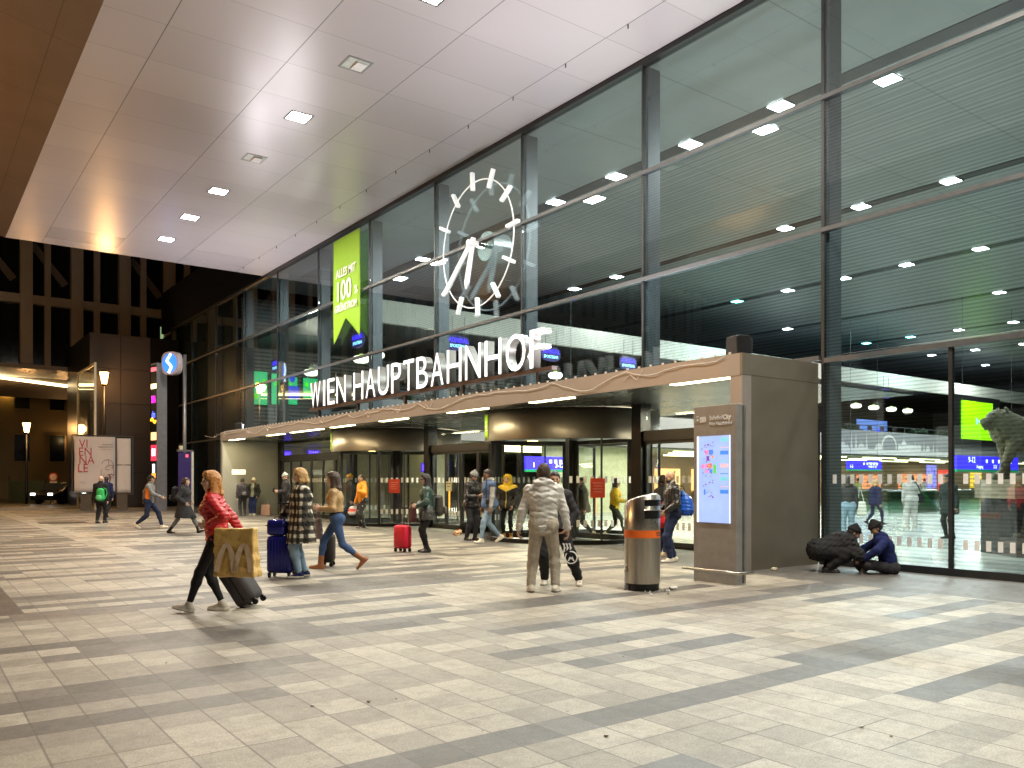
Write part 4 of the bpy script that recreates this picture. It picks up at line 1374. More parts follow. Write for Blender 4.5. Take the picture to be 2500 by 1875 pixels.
# ---- things on the porch roof
def speaker(at, rz, label):
    t = empty('loudspeaker', at, rz, label, 'loudspeaker', 'loudspeakers on the porch roof')
    MB().prism([(-.19, 0), (.19, 0), (.16, .32), (-.16, .32)], (0, .15, .04), (1, 0, 0), Z3, .28).build('cabinet', M_black, t, bevel=.015)
    MB().obox((0, -.165, .19), (1, 0, 0), (0, 1, 0), Z3, .30, .012, .27).build('grille', plain('grille_dark', (.035, .035, .037), .6, bump=.5, bscale=300), t)
    MB().box(-.10, .10, -.05, .05, 0, .04).build('bracket', M_trans, t)
speaker((11.62, 9.15, 3.645), R_(70), 'black wedge loudspeaker on the near corner of the porch roof')
speaker((11.62, 35.6, 3.645), R_(60), 'small dark loudspeaker on the far end of the porch roof')
def flood(px, k, where, lit=True):
    Y = yrow(12.5, px)
    t = empty('floodlight', (12.5, Y, 3.62), 0, 'flat white roof floodlight on the porch ' + where, 'floodlight', 'floodlights on the porch roof')
    MB().obox((0, 0, .13), (1, 0, .45), (0, 1, 0), (-.45, 0, 1), .30, .42, .07).build('housing', M_white, t, bevel=.01)
    MB().obox((-.02, 0, .175), (1, 0, .45), (0, 1, 0), (-.45, 0, 1), .26, .38, .008).build('front_glass', emit('flood_glass', (1, .96, 1), 2.5), t)
    MB().box(-.03, .03, -.20, -.17, 0, .13).box(-.03, .03, .17, .20, 0, .13).build('yoke', M_trans, t)
    L = bpy.data.lights.new('flood_lamp', 'AREA'); L.size = .35; L.energy = 230; L.color = (1.0, .95, .99); L.spread = R_(150)
    lo = bpy.data.objects.new('flood_lamp', L); COL.objects.link(lo); lo.parent = t; lo.location = (-.05, 0, .22)
    lo.rotation_euler = Vector((-.42, 0, 1)).to_track_quat('-Z', 'Y').to_euler()
flood(1618, 0, 'beside the black loudspeaker'); flood(1500, 1, 'between the sign and the other floodlight')
flood(716, 4, 'left of the station sign'); flood(632, 5, 'near its far end')

# ---- unlit fairy light cable
cb = MB(); rs = random.Random(21)
Y = 9.1; pts = []
while Y < 36.5:
    L_ = 2.0 + rs.random() * 2.2
    hi = ZP1 - .03; sag = .10 + rs.random() * .16
    seg = []
    for q in range(13):
        f = q / 12
        seg.append((XP0 - .012 - .012 * rs.random(), Y + L_ * f, hi - sag * 4 * f * (1 - f) * (.6 + .4 * math.sin(f * 5 + Y)) - .03 * rs.random() * (0 < q < 12)))
    cb.tube(seg, .006, 5)
    if rs.random() < .7:
        yy = Y + L_ * rs.random()
        cb.tube([(XP0 - .014, yy, ZP1 - .04), (XP0 - .02, yy + .15, ZP1 - .22), (XP0 - .014, yy + .34, ZP1 - .10), (XP0 - .016, yy + .5, ZP1 - .2)], .005, 5)
    Y += L_
for k in range(90):
    yy = 9 + 27.5 * k / 90
    cb.box(XP0 - .004, XP0 + .03, yy, yy + .03, ZP1 - .004, ZP1 + .035)
tag(cb.build('cable_garland', plain('cable_cream', (.72, .64, .55), .6)), 'cream light cable draped loosely along the brown porch fascia', 'cable')

# ---- tall sign pylon, railway sign, timetable, event banner
PY = ground(388, 1247)
PYL = empty('sign_pylon', PY, 0, 'tall grey pylon with stacked glowing shop signs at the plaza edge', 'sign pylon')
n1 = (-FW * math.cos(R_(40)) - RT * math.sin(R_(40))); n2 = (-FW * math.sin(R_(40)) + RT * math.cos(R_(40)))
MB().obox((0, 0, 3.74), n2, n1, Z3, .60, .54, 7.48).build('body', plain('pylon_grey', (.26, .26, .29), .4, .3), PYL)
u1 = Vector(Z3).cross(n1)
def pz(y): return 1.5 + (1175 - y) * 41.9 / 2013
def sg(y0, y1, mat, name='sign_panel', w=.56, off=.272):
    return MB().obox(n1 * off + Vector((0, 0, (pz(y0) + pz(y1)) / 2)), u1, n1, Z3, w, .012, pz(y0) - pz(y1)).build(name, mat, PYL)
sg(893, 1170, M_black, 'sign_backing', .59, .270)
a = sg(898, 908, emit('sign_redblue', (.9, .15, .2), 1.6)); text('lettering', 'ÖBB', .2, n1 * .285 + Vector((0, 0, pz(907))), u1, M_white, a)
sg(938, 950, emit('sign_warm', (1, .72, .30), 4.0)); sg(1056, 1075, emit('sign_peach', (1, .50, .20), 2.2))
text('lettering', 'BIPA', .50, n1 * .285 + Vector((0, 0, pz(984))), u1, emit('sign_magenta', (1, .02, .55), 3.0), PYL, sx=.42, bold=.01)
text('lettering', 'dm', .48, n1 * .285 + Vector((0, 0, pz(1020))), u1, emit('sign_blue', (.08, .12, 1), 3.0), PYL, sx=.6, bold=.01)
m = MB().tube([n1 * .285 + u1 * (-.25 + .5 * q / 8) + Vector((0, 0, pz(1030) + .12 * math.sin(q / 8 * PI * 2) + .05)) for q in range(9)], .05, 6)
m.build('wave_mark', emit('sign_amber', (1, .42, .02), 3.0), PYL)
a = sg(1087, 1125, emit('sign_red', (1, .02, .06), 1.8)); text('lettering', 'IN', .52, n1 * .285 + Vector((0, 0, pz(1113))), u1, emit('sign_white', (1, 1, 1), 2.5), a, sx=.7, bold=.015)
sg(1133, 1154, emit('sign_white2', (.9, .95, 1), 2.0), w=.25); sg(1155, 1168, emit('sign_orange', (1, .3, .05), 2.0), w=.4)

SP = ground(451, 1249.5)
SB = empty('railway_sign', SP, 0, 'round blue glowing suburban railway sign with white zigzag on steel pole', 'sign')
MB().tube([(0, 0, 0), (0, 0, 7.72)], .085, 14).build('pole', plain('pole_grey', (.28, .28, .30), .4, .5), SB, smooth=True)
ns = (-FW * .90 - RT * .42).normalized(); us = Vector(Z3).cross(ns)
cS = -RT * .72 + Vector((0, 0, 7.30)) - FW * .05
def disc(c, r, d, n_=40, sq=0.0):
    pts = []
    for k in range(n_):
        a = 2 * PI * k / n_
        rr_ = r if not sq else r / max(1e-6, (abs(math.cos(a)) ** sq + abs(math.sin(a)) ** sq) ** (1 / sq))
        pts.append((rr_ * math.cos(a), rr_ * math.sin(a)))
    return MB().prism(pts, c, us, Z3, d)
bx = disc(cS - ns * .30, .56, .30, 40, 3.2).build('sign_box', plain('sign_box_grey', (.50, .44, .48), .5), SB)
bl = disc(cS + ns * .001, .475, .012).build('blue_disc', emit('disc_blue', (.015, .16, 1.0), 1.7), bx)
zz = [(.10, .45), (-.16, .14), (-.16, .10), (.13, -.16), (.13, -.22), (-.04, -.47)]
bm_ = MB()
for k in range(len(zz) - 1):
    p0 = cS + ns * .016 + us * zz[k][0] + Vector((0, 0, zz[k][1])); p1 = cS + ns * .016 + us * zz[k + 1][0] + Vector((0, 0, zz[k + 1][1]))
    bm_.tube([p0, p1], .065, 8)
bm_.build('zigzag', emit('zigzag_white', (.85, .95, 1), 2.2), bl)
MB().tube([(0, 0, 7.5), tuple(cS - ns * .15 + Vector((0, 0, .2)) + RT * .5)], .03, 8).tube([(0, 0, 7.05), tuple(cS - ns * .15 - Vector((0, 0, .25)) + RT * .5)], .03, 8).build('arm', M_trans, SB)
MB().box(-.26, -.10, -.08, .08, 2.95, 3.25).build('junction_box', M_sign_pale, SB)

TP = ground(466, 1251)
TT = empty('timetable_board', TP, 0, 'slim timetable board with dark blue panel and white edge post', 'sign')
ut = (RT * .62 + FW * .78).normalized(); nt = ut.cross(Vector(Z3))
MB().obox(-ut * .32 + Vector((0, 0, 1.62)), ut, nt, Z3, .64, .06, 2.5).build('panel', plain('timetable_blue', (.05, .035, .16), .35), TT)
MB().obox(ut * .06 + Vector((0, 0, 1.46)), ut, nt, Z3, .10, .14, 2.92).build('edge_post', plain('edge_post_pale', (.70, .68, .58), .5), TT)
MB().obox(-ut * .3 + Vector((0, 0, 2.96)), ut, nt, Z3, .8, .12, .10).build('cap', plain('timetable_cap', (.13, .11, .13), .5), TT)
MB().obox(-ut * .1 + Vector((0, 0, .02)), ut, nt, Z3, .7, .35, .04).build('foot', M_trans, TT)
MB().obox(-ut * .22 + nt * .035 + Vector((0, 0, 2.72)), ut, nt, Z3, .14, .008, .14).build('logo_patch', emit('patch_red', (.9, .1, .15), 1.0), TT)

EB = empty('event_banner', (8.35, 47.3, 0), 0, 'white festival banner with red lettering stretched on a tube frame', 'banner')
ub = Vector((.985, -.17, 0)); nb = ub.cross(Vector(Z3))
M_bc = plain('banner_cloth', (.74, .66, .63), .7, var=.04, scale=1.2)
cloth_w = [(-1.32, .58), (.66, 1.32)]
for k, (a, b_) in enumerate(cloth_w):
    m = MB()
    zz0, zz1 = ((.95, 3.82), (.90, 3.76))[k]
    for i in range(7):
        for j in range(13):
            m.v.append(tuple(ub * (a + (b_ - a) * i / 6) - nb * (-.02 * math.sin(i * 1.3 + j * .7)) + Vector((0, 0, zz0 + (zz1 - zz0) * j / 12))))
    for i in range(6):
        for j in range(12):
            q = i * 13 + j; m.f.append((q, q + 13, q + 14, q + 1)); m.m.append(0)
    o = m.build('cloth', M_bc, EB, smooth=True)
    md = o.modifiers.new('thick', 'SOLIDIFY'); md.thickness = .012
MB().tube([ub * -1.42 + Vector((0, 0, .85)), ub * -1.42 + Vector((0, 0, 3.9))], .03, 6).tube([ub * 1.42 + Vector((0, 0, .80)), ub * 1.42 + Vector((0, 0, 3.86))], .03, 6).tube([ub * -1.45 + Vector((0, 0, 3.88)), ub * 1.45 + Vector((0, 0, 3.86))], .03, 6).tube([ub * -1.45 + Vector((0, 0, .86)), ub * 1.45 + Vector((0, 0, .82))], .03, 6).tube([ub * .62 + Vector((0, 0, .82)), ub * .62 + Vector((0, 0, 3.86))], .03, 6).tube([ub * .64 + Vector((0, 0, 2.36)), ub * 1.40 + Vector((0, 0, 2.36))], .022, 6).build('frame', M_trans, EB)
for q_ in (-.78, .9): MB().obox(ub * q_ + Vector((0, 0, .42)), ub, nb, Z3, .50, .5, .84).build('ballast_block', plain('ballast', (.11, .085, .065), .8), EB)
M_red = plain('print_red', (.55, .03, .045), .6)
nv = -nb if nb.dot(FW) > 0 else nb
for k, s_ in enumerate(('VI', 'EN', 'NA', 'LE')):
    text('lettering', s_, .62, ub * (-1.14 + (.03, 0, .02, -.04)[k]) + nv * .05 + Vector((0, 0, 3.24 - .42 * k)), ub, M_red, EB, align='LEFT', sx=.82, bold=-.004)
for k, (w_, x_) in enumerate(((.52, .22), (.70, .14), (.60, .18))):
    MB().obox(ub * x_ + nv * .045 + Vector((0, 0, 3.42 - .13 * k)), ub, nv, Z3, w_, .004, .035 if k < 2 else .015).build('printed_line', plain('print_grey', (.40, .36, .36), .6), EB)
tr = MB(); rs = random.Random(4)
for k in range(7):
    a = rs.random() * 6.3; p = Vector((.24 + .22 * math.cos(a), 2.05 + .24 * math.sin(a), 0)); pl = []
    for q in range(12):
        pl.append(ub * p.x + nv * .05 + Vector((0, 0, p.y))); a += rs.uniform(-.2, .95); p = p + Vector((math.cos(a) * .085, math.sin(a) * .06, 0)); p.x = min(max(p.x, -.08), .52)
    tr.tube(pl, .010, 4)
tr.tube([ub * .30 + nv * .05 + Vector((0, 0, 1.85)), ub * .34 + nv * .05 + Vector((0, 0, 1.6)), ub * .26 + nv * .05 + Vector((0, 0, 1.3))], .028, 5)
tr.build('line_drawing', plain('print_dark_red', (.24, .07, .07), .6), EB)
text('lettering', 'V22', .16, ub * -1.1 + nv * .05 + Vector((0, 0, 1.40)), ub, plain('print_pale', (.55, .48, .47), .6), EB, align='LEFT', sx=1.2)

# ---- street lamps
M_sod = emit('sodium_glow', (1.0, .50, .14), 26.0)
def street_lamp(at, h, label, watts, size=1.0, hide_lamp=False):
    t = empty('street_lamp', at, 0, label, 'street lamp', 'sodium street lamps beyond the plaza')
    MB().tube([(0, 0, 0), (0, 0, .6), (0, 0, h - .8)], [.11 * size, .085 * size, .065 * size], 12).build('pole', M_black, t, smooth=True)
    MB().lathe([(.07, h - .80), (.12, h - .74), (.12, h - .66)], n=14).build('collar', M_black, t, smooth=True)
    MB().lathe([(.12 * size, h - .64), (.23 * size, h - .02), (.0, h)], n=14).build('lantern', M_sod, t, smooth=True)
    MB().lathe([(.25 * size, h + .005), (.20 * size, h + .06), (0, h + .09)], n=14).build('cap', M_black, t, smooth=True)
    L = bpy.data.lights.new('sodium_lamp', 'POINT'); L.energy = watts; L.color = (1, .52, .18); L.shadow_soft_size = .25
    lo = bpy.data.objects.new('sodium_lamp', L); COL.objects.link(lo); lo.parent = t; lo.location = (0, -.3, h - .3)
street_lamp((9.0, 50.6, 0), 7.6, 'lit lantern street lamp on dark pole behind the festival banner', 500)
p = FW * 55 + RT * (55 * (65 - 1250) / FPX); street_lamp((p.x, p.y, 0), 5.4, 'lit lantern street lamp above the green hoarding, taller looking one', 200)
p = FW * 70 + RT * (70 * (63 - 1250) / FPX); street_lamp((p.x, p.y, 0), 5.4, 'lit lantern street lamp just below another behind green hoarding', 180)
p = FW * 71 + RT * (71 * (148 - 1250) / FPX); street_lamp((p.x, p.y, 0), 5.3, 'lit street lamp above the round road sign', 250)
street_lamp((-7.5, 26.0, 0), 7.4, 'lit lantern street lamp off the left side of the plaza', 3600)
street_lamp((-5.0, 46.0, 0), 7.4, 'added unseen street lamp lighting the office block, left of the view', 1700)  # added out of view to light the office front

# ---- far buildings
OB = empty('office_building', (0, 60, 0), 0, 'brown gridded office block with dark windows raised over a lit passage', 'building')
M_stone = plain('brown_stone', (.31, .28, .25), .6, 0, .08, 1.0)
M_dwin = plain('night_window', (.010, .013, .016), .12, .2)
ox0, ox1 = -44.0, 25.0
MB().box(ox0, ox1, .5, 14, 8.9, 22).build('core', M_dwin, OB)
MB().box(ox0, ox1, -.02, 14, 8.0, 8.88).build('base_band', M_stone, OB)
for k in range(int((ox1 - ox0) / 2.87) + 1):
    x = 6.21 - 2.87 * 17 + 2.87 * k
    if x < ox0 or x > ox1: continue
    MB().box(x - .34, x + .34, -.10, .49, 8.9, 21.9).build('pier', M_stone, OB)
for k in range(int((ox1 - ox0) / 2.87)):
    x = 6.21 - 2.87 * 17 + 2.87 * k + 1.2
    if ox0 < x < ox1: MB().box(x - .17, x + .17, .12, .49, 8.9, 21.9).build('mullion', M_stone, OB)
for z in (12.75, 16.9, 21.0): MB().box(ox0, ox1, .02, .48, z, z + .55).build('floor_band', M_stone, OB)
for x in (4.6, 7.5, 13.3): MB().obox((x, .38, 15.4), (.62, 0, -.78), (0, 1, 0), (.78, 0, .62), 3.0, .2, .42).build('brace', plain('brace_dim', (.10, .085, .07), .7), OB)
p0, p1 = Vector((-1.5, -4.6, 7.93)), Vector((9.57, 3.2, 7.93))
dd = (p1 - p0).normalized()
MB().obox((p0 + p1) / 2, dd, Vector(Z3).cross(dd), Z3, (p1 - p0).length, .14, .17).build('light_line', emit('passage_glow', (1, .74, .36), 7.0), OB)
MB().add([(ox0, -5.0, 8.02), (10, -5.0, 8.02), (10, 13.9, 8.02), (ox0, 13.9, 8.02)], [(0, 1, 2, 3)]).build('passage_soffit', plain('passage_soffit_bronze', (.13, .08, .045), .3, .5), OB)
L = bpy.data.lights.new('passage_lamp', 'AREA'); L.shape = 'RECTANGLE'; L.size = (p1 - p0).length; L.size_y = .4; L.energy = 90; L.color = (1, .70, .34)
lo = bpy.data.objects.new('passage_lamp', L); COL.objects.link(lo); lo.parent = OB; lo.location = (p0 + p1) / 2 - Vector((0, 0, .3)); lo.rotation_euler = (0, 0, math.atan2(dd.y, dd.x))
MB().box(13.2 + 1.1, 13.2 + 1.9, .40, .49, 9.4, 12.2).build('lit_window', emit('window_lit', (.42, .60, .30), .55), OB)
w = 15.55
MB().box(15.6, 16.6, -.14, -.11, 9.7, 11.5).box(15.0, 15.2, -.14, -.11, 9.7, 11.5).build('lit_window', emit('window_lit', (.42, .60, .30), .55), OB)

DB = empty('clad_block', (8.5, 52, 0), 0, 'dark bronze panelled block standing behind the sign pylon', 'building')
M_clad = plain('clad_bronze', (.030, .020, .014), .5, .1, .05, .8)
MB().box(0, 4.85, .06, 8, 0, 10).build('core', M_black, DB)
MB().box(3.26, 4.85, -.01, .055, 0, 10).build('shaded_end', plain('shade_black', (.008, .008, .009), .95, spec=0.0), DB)  # black sheet paints the shade on the unlit end of the block
for i in range(2):
    for j in range(5):
        MB().box(i * 1.62 + .015, i * 1.62 + 1.60, 0, .055, j * 2.0 + .02, j * 2.0 + 1.985).build('cladding_panel', M_clad, DB)

WS = empty('glass_windscreen', (8.2, 48.6, 0), 0, 'tall framed glass windscreen standing left of the bronze block', 'windscreen')
M_pale = plain('pale_frame', (.62, .55, .40), .45, .3)
MB().box(-.05, .05, -.08, .08, 0, 7.84).build('post', M_pale, WS); MB().box(-.05, .05, 5.3, 5.46, 0, 7.84).build('post', M_pale, WS)
MB().box(-.04, .04, .085, 5.29, 7.70, 7.84).build('rail', M_pale, WS); MB().box(-.03, .03, .085, 5.29, 3.2, 3.27).build('rail', M_pale, WS)
for a, b_ in ((.1, 2.67), (2.7, 5.28)):
    MB().box(-.012, .012, a, b_, 3.28, 7.69).build('pane', M_dglass, WS); MB().box(-.012, .012, a, b_, .05, 3.19).build('pane', M_dglass, WS)

OH = empty('old_house', (0, 80, 0), 0, 'dim plastered old house with rows of windows beyond the passage', 'building')
M_pl = plain('old_plaster', (.26, .20, .11), .85, 0, .12, .5)
MB().box(-30, 16, 0, 8, 0, 14).build('wall', M_pl, OH)
for zz_ in (3.2, 7.6):
    for k in range(17):
        x = -29 + k * 2.6
        f = MB().box(x - .12, x + 1.22, -.07, -.001, zz_ - .12, zz_ + 2.32).build('window', M_pl, OH)
        MB().box(x, x + 1.1, -.10, -.072, zz_, zz_ + 2.2).build('pane', M_dwin, f)
MB().box(-30, 16, -.35, -.001, 11.6, 12.1).build('cornice', M_pl, OH)
def wall_lamp(px, z, label):
    x = xat(79.6, px)
    t = empty('wall_lamp', (x, 79.75, z), 0, label, 'wall lamp')
    MB().lathe([(.02, -.25), (.22, -.2), (.30, .12), (.02, .2)], n=12).build('globe', emit('wall_lamp_glow', (1, .55, .10), 18.0), t)
    MB().box(-.05, .05, .05, .22, -.05, .05).build('bracket', M_black, t)
wall_lamp(16, 9.0, 'glowing amber wall lamp high under the lit passage edge')

LP_ = ground(180, 1226)
t = empty('lamp_mast', LP_, 0, 'thin grey mast with small white head left of the windscreen', 'mast')
MB().tube([(0, 0, 0), (0, 0, 5.2)], .08, 10).build('pole', plain('mast_grey', (.28, .25, .20), .5), t)
MB().box(-.22, .22, -.15, .15, 5.2, 5.75).build('lamp_head', emit('mast_head', (.8, .8, .7), .8), t)

RS_ = ground(131, 1229)
t = empty('road_sign', RS_, 0, 'round red and white road sign on two thin legs', 'road sign')
for sx_ in (-.22, .22): MB().tube([RT * sx_, RT * sx_ + Vector((0, 0, 1.35))], .025, 6).build('leg', M_trans, t)
us, nsv = RT, -FW
us_ = us
def dsk(c, r, d): return MB().prism([(r * math.cos(2 * PI * k / 24), r * math.sin(2 * PI * k / 24)) for k in range(24)], c, RT, Z3, d)
dsk(-FW * .02 + Vector((0, 0, 1.78)), .30, .02).build('disc', plain('sign_red_paint', (.55, .05, .03), .5), t)
dsk(-FW * .045 + Vector((0, 0, 1.78)), .22, .02).build('inner_disc', plain('sign_white_paint', (.75, .62, .52), .5), t)
MB().obox(Vector((0, 0, 1.42)) - FW * .02, RT, FW, Z3, .46, .02, .16).build('plate', M_white, t)

t = empty('drain_cover', ground(152, 1276), 0, 'dark rectangular drain grate set in the pale paving at left', 'drain cover')
MB().box(-.75, .75, -.5, .5, .001, .006).build('frame', plain('grate_frame', (.05, .045, .04), .5, .5), t)
m = MB()
for k in range(14): m.box(-.70 + k * .10, -.65 + k * .10, -.45, .45, .0061, .011)
m.build('grating', plain('grate_bar', (.09, .08, .07), .45, .6), t)

HP = ground(66, 1226)
t = empty('site_hoarding', HP, 0, 'low dull green hoarding panel under the street lamps', 'hoarding')
MB().obox((0, 0, .78), RT, FW, Z3, 2.5, .06, 1.5).build('panel', plain('hoarding_green', (.055, .075, .045), .6), t)
for sx_ in (-1.28, 1.28): MB().obox(RT * sx_ + Vector((0, 0, .95)), RT, FW, Z3, .07, .09, 1.9).build('post', M_trans, t)

CP = ground(155, 1229.5)
CAR = empty('parked_car', CP, heading(262), 'dark car with headlights on, waiting beyond the plaza', 'car')
prof = [(-2.1, .28), (2.05, .28), (2.12, .62), (1.2, .86), (.55, 1.38), (-1.05, 1.42), (-1.85, .95), (-2.15, .85)]
MB().prism(prof, (.85, 0, 0), (0, 1, 0), Z3, -1.7).build('body', plain('car_paint_dark', (.02, .02, .022), .2, .4), CAR, bevel=.05)
MB().prism([(1.13, .90), (.53, 1.36), (.50, 1.36), (1.10, .90)], (.70, .03, .02), (0, 1, 0), Z3, -1.4).build('windscreen', plain('car_glass', (.02, .025, .03), .05), CAR)
for sx_ in (-.62, .62):
    MB().obox((sx_, 2.10, .66), (1, 0, 0), (0, 1, 0), Z3, .30, .06, .14).build('headlight', emit('headlight_glow', (1, .97, .9), 7.0), CAR)
for sx_ in (-.80, .80):
    for sy_ in (-1.3, 1.3): MB().tube([(sx_ - .1, sy_, .31), (sx_ + .1, sy_, .31)], .31, 18).build('wheel', M_black, CAR)

# ================================================================== inside the hall
M_blue = emit('sign_field_blue', (.045, .03, 1.0), 1.4)
M_sgreen = emit('sign_field_green', (.01, .28, .10), .6)
M_swhite = emit('sign_print_white', (.8, .92, 1.0), 2.2)
def hall_sign(label, x0, x1, Y, z0, z1, lines, arrow=True):
    t = empty('direction_sign', ((x0 + x1) / 2, Y, 0), 0, label, 'sign', 'blue direction signs in the hall')
    w = (x1 - x0) / 2; h = z1 - z0
    MB().box(-w, w, 0, .12, z0 + h * .16, z1).build('blue_panel', M_blue, t)
    MB().box(-w, w, 0, .12, z0, z0 + h * .15).build('green_strip', M_sgreen, t)
    for (s_, sz, fx, fz) in lines:
        text('lettering', s_, sz, (fx * w, -.01, z0 + h * fz), (1, 0, 0), M_swhite, t, bold=.004)
    m = MB()
    for k in range(5):
        m.box(-w * .1 + k * w * .2, -w * .1 + k * w * .2 + h * .22, -.008, -.002, z0 + h * .58, z0 + h * .80)
    m.build('pictogram', M_swhite, t)
    for sx_ in (-w * .8, w * .8): MB().tube([(sx_, .06, z1), (sx_, .06, 10.9 if Y < 29 else 3.1)], .008, 5).build('hanger', M_trans, t)
hall_sign('long blue direction sign numbered nine to twelve near the lion', xat(20, 2336), xat(20, 2486), 20, 1.98, 2.80, [('9-12', .42, -.55, .58), ('S U', .26, .2, .25), ('Ausgang', .22, -.3, .25)])
hall_sign('blue direction sign with green strip left of the skyline frieze', xat(27, 2070), xat(27, 2152), 27, 2.12, 2.72, [('1-2', .26, -.8, .30), ('3 4 5 6 7 8', .20, .45, .62), ('9 10 11 12', .20, .45, .30)])
hall_sign('blue direction sign seen through the nearer revolving door', 21.0, 23.8, 27.5, 1.9, 2.55, [('1', .3, -.7, .3), ('3-12', .26, .3, .3)])

SS = lambda: None
def bar_sign(px, Y=None, X=None, z=7.2, label=''):
    if X is not None: c = Vector((X, yrow(X, px), z)); u = Vector((0, -1, 0)); n_ = Vector((-1, 0, 0))
    else: c = Vector((xat(Y, px), Y, z)); u = Vector((1, 0, 0)); n_ = Vector((0, -1, 0))
    t = empty('bar_sign', c, 0, label, 'sign', 'blue oval bar signs on the gallery')
    pts = [(.55 * math.copysign(abs(math.cos(a)) ** .6, math.cos(a)), .32 * math.copysign(abs(math.sin(a)) ** .7, math.sin(a))) for a in [2 * PI * k / 28 for k in range(28)]]
    MB().prism(pts, -n_ * .05, u, Z3, .05).build('board', emit('bar_sign_navy', (.02, .015, .12), .8), t)
    text('lettering', 'ADMIRAL', .25, n_ * .012 + Vector((0, 0, .03)), u, emit('bar_sign_blue', (.05, .03, 1.0), 2.4), t, sx=.92, bold=.008)
    text('lettering', 'SPORTSBAR', .17, n_ * .012 + Vector((0, 0, -.18)), u, emit('bar_sign_cyan', (.30, .72, 1.0), 2.4), t, sx=.92, bold=.006)
    MB().tube([u * -.3 + Vector((0, 0, .3)), u * -.3 + Vector((0, 0, 1.1))], .012, 5).tube([u * .3 + Vector((0, 0, .3)), u * .3 + Vector((0, 0, 1.1))], .012, 5).build('hanger', M_trans, t)
bar_sign(873, X=14.7, label='blue oval bar sign under the green banner tails')
bar_sign(673, X=14.7, label='blue oval bar sign left of the station name, by green screens')
bar_sign(1119, Y=28.7, label='blue oval bar sign above the letter N of the station name')
bar_sign(1345, Y=28.7, label='blue oval bar sign behind the last letter of the name')
bar_sign(1534, Y=28.7, label='blue oval bar sign left of the porch loudspeaker')
bar_sign(2163, Y=28.7, label='small blue oval bar sign over the skyline frieze')

M_pend = emit('pendant_glow', (1.0, .90, .66), 3.4)
def pendant(c, label, g='drum pendant lamps in the bar'):
    t = empty('pendant_lamp', c, 0, label, 'pendant lamp', g)
    MB().lathe([(.0, -.14), (.24, -.13), (.33, -.05), (.34, .06), (.28, .13), (0, .13)], n=20).build('shade', M_pend, t, smooth=True)
    MB().tube([(0, 0, .13), (0, 0, 8.4 - c[2])], .008, 5).build('cable', M_black, t)
    MB().lathe([(.10, .13), (.09, .22), (0, .22)], n=10).build('fitting', emit('fitting_green', (.45, .75, .15), .8), t)
for px, X in ((760, 15.1), (882, 15.1), (952, 15.1)):
    pendant((X, max(29.6, yrow(X, px)), 6.5), 'glowing drum pendant behind the upper glass, ' + {760: 'above the letter W', 882: 'above the letter A', 952: 'highest of the three by the banner'}[px])
pendant((xat(30.2, 1356), 30.2, 6.5), 'glowing drum pendant right of the last letter')
for k, px in enumerate((2090, 2133, 2176, 2216)):
    pendant((xat(30.5, px), 30.5, 6.5), 'glowing drum pendant over the gallery, one of four in a row')
for X, Y in ((16, 38), (20, 33), (24, 32), (30, 32), (44, 33), (50, 32), (56, 32), (62, 33)):  # added fill lights that brighten the gallery, no fixtures drawn
    L = bpy.data.lights.new('bar_fill', 'POINT'); L.energy = 260; L.color = (1, .88, .66); L.shadow_soft_size = .3
    lo = bpy.data.objects.new('bar_fill', L); COL.objects.link(lo); lo.parent = ST; lo.location = (X, Y, 6.9)

def tv(x0, x1, z0, z1, Y, mats, label, fig=False):
    t = empty('wall_screen', ((x0 + x1) / 2, Y, 0), 0, label, 'screen', 'large lit sports screens')
    w = (x1 - x0) / 2
    MB().box(-w, w, .0, .08, z0, z1).build('display', mats[0], t)
    MB().box(-w - .05, w + .05, .085, .12, z0 - .05, z1 + .05).build('frame', M_black, t)
    m = MB(); r2 = random.Random(int(x0 * 10))
    for k in range(5):
        a = r2.uniform(-.8, .5) * w; b_ = z0 + (z1 - z0) * r2.random() * .7
        m.box(a, a + w * .5, -.01, -.002, b_, b_ + (z1 - z0) * .18)
    m.build('picture_patch', mats[1], t)
    if fig:
        F = Field((-.9, -.06, 0), (.9, .06, 2), .03)
        F.ball((0, 0, 1.35), (.16, .03, .2), .02); F.cone((0, 0, .3), (0, 0, .95), (.42, .03), (.38, .03), (1, 0, 0), .04)
        V, Q = F.mesh(); V[:, 2] += z0; V[:, 1] -= .03
        np_mesh('player_figure', V, Q, mats[2], t)
g1, g2, g3 = emit('screen_green', (.03, .55, .20), 1.1), emit('screen_lime', (.10, .75, .03), 1.1), emit('screen_player_blue', (.02, .06, .75), 1.0)
for px0, px1, z0, z1, lab, fig in ((614, 652, 5.45, 7.15, 'bright green sports screen, farthest left behind the upper glass', False), (663, 684, 5.5, 7.1, 'narrow green sports screen under the small bar sign', False),
                                   (699, 725, 5.55, 7.0, 'green sports screen showing a player in blue', True), (740, 768, 5.9, 7.0, 'green sports screen right above the letter W', False), (769, 784, 6.0, 7.0, 'small blue-green sports screen beside letter I', False)):
    tv(xat(41.9, px0), xat(41.9, px1), z0, z1, 41.85, (g1, g2, g3), lab, fig)
tv(xat(36, 2093), xat(36, 2166), 4.7, 6.4, 36, (emit('screen_sky', (.16, .28, .75), .9), emit('screen_blue', (.04, .05, .8), 1.2)), 'pale blue screens above the gallery plants')

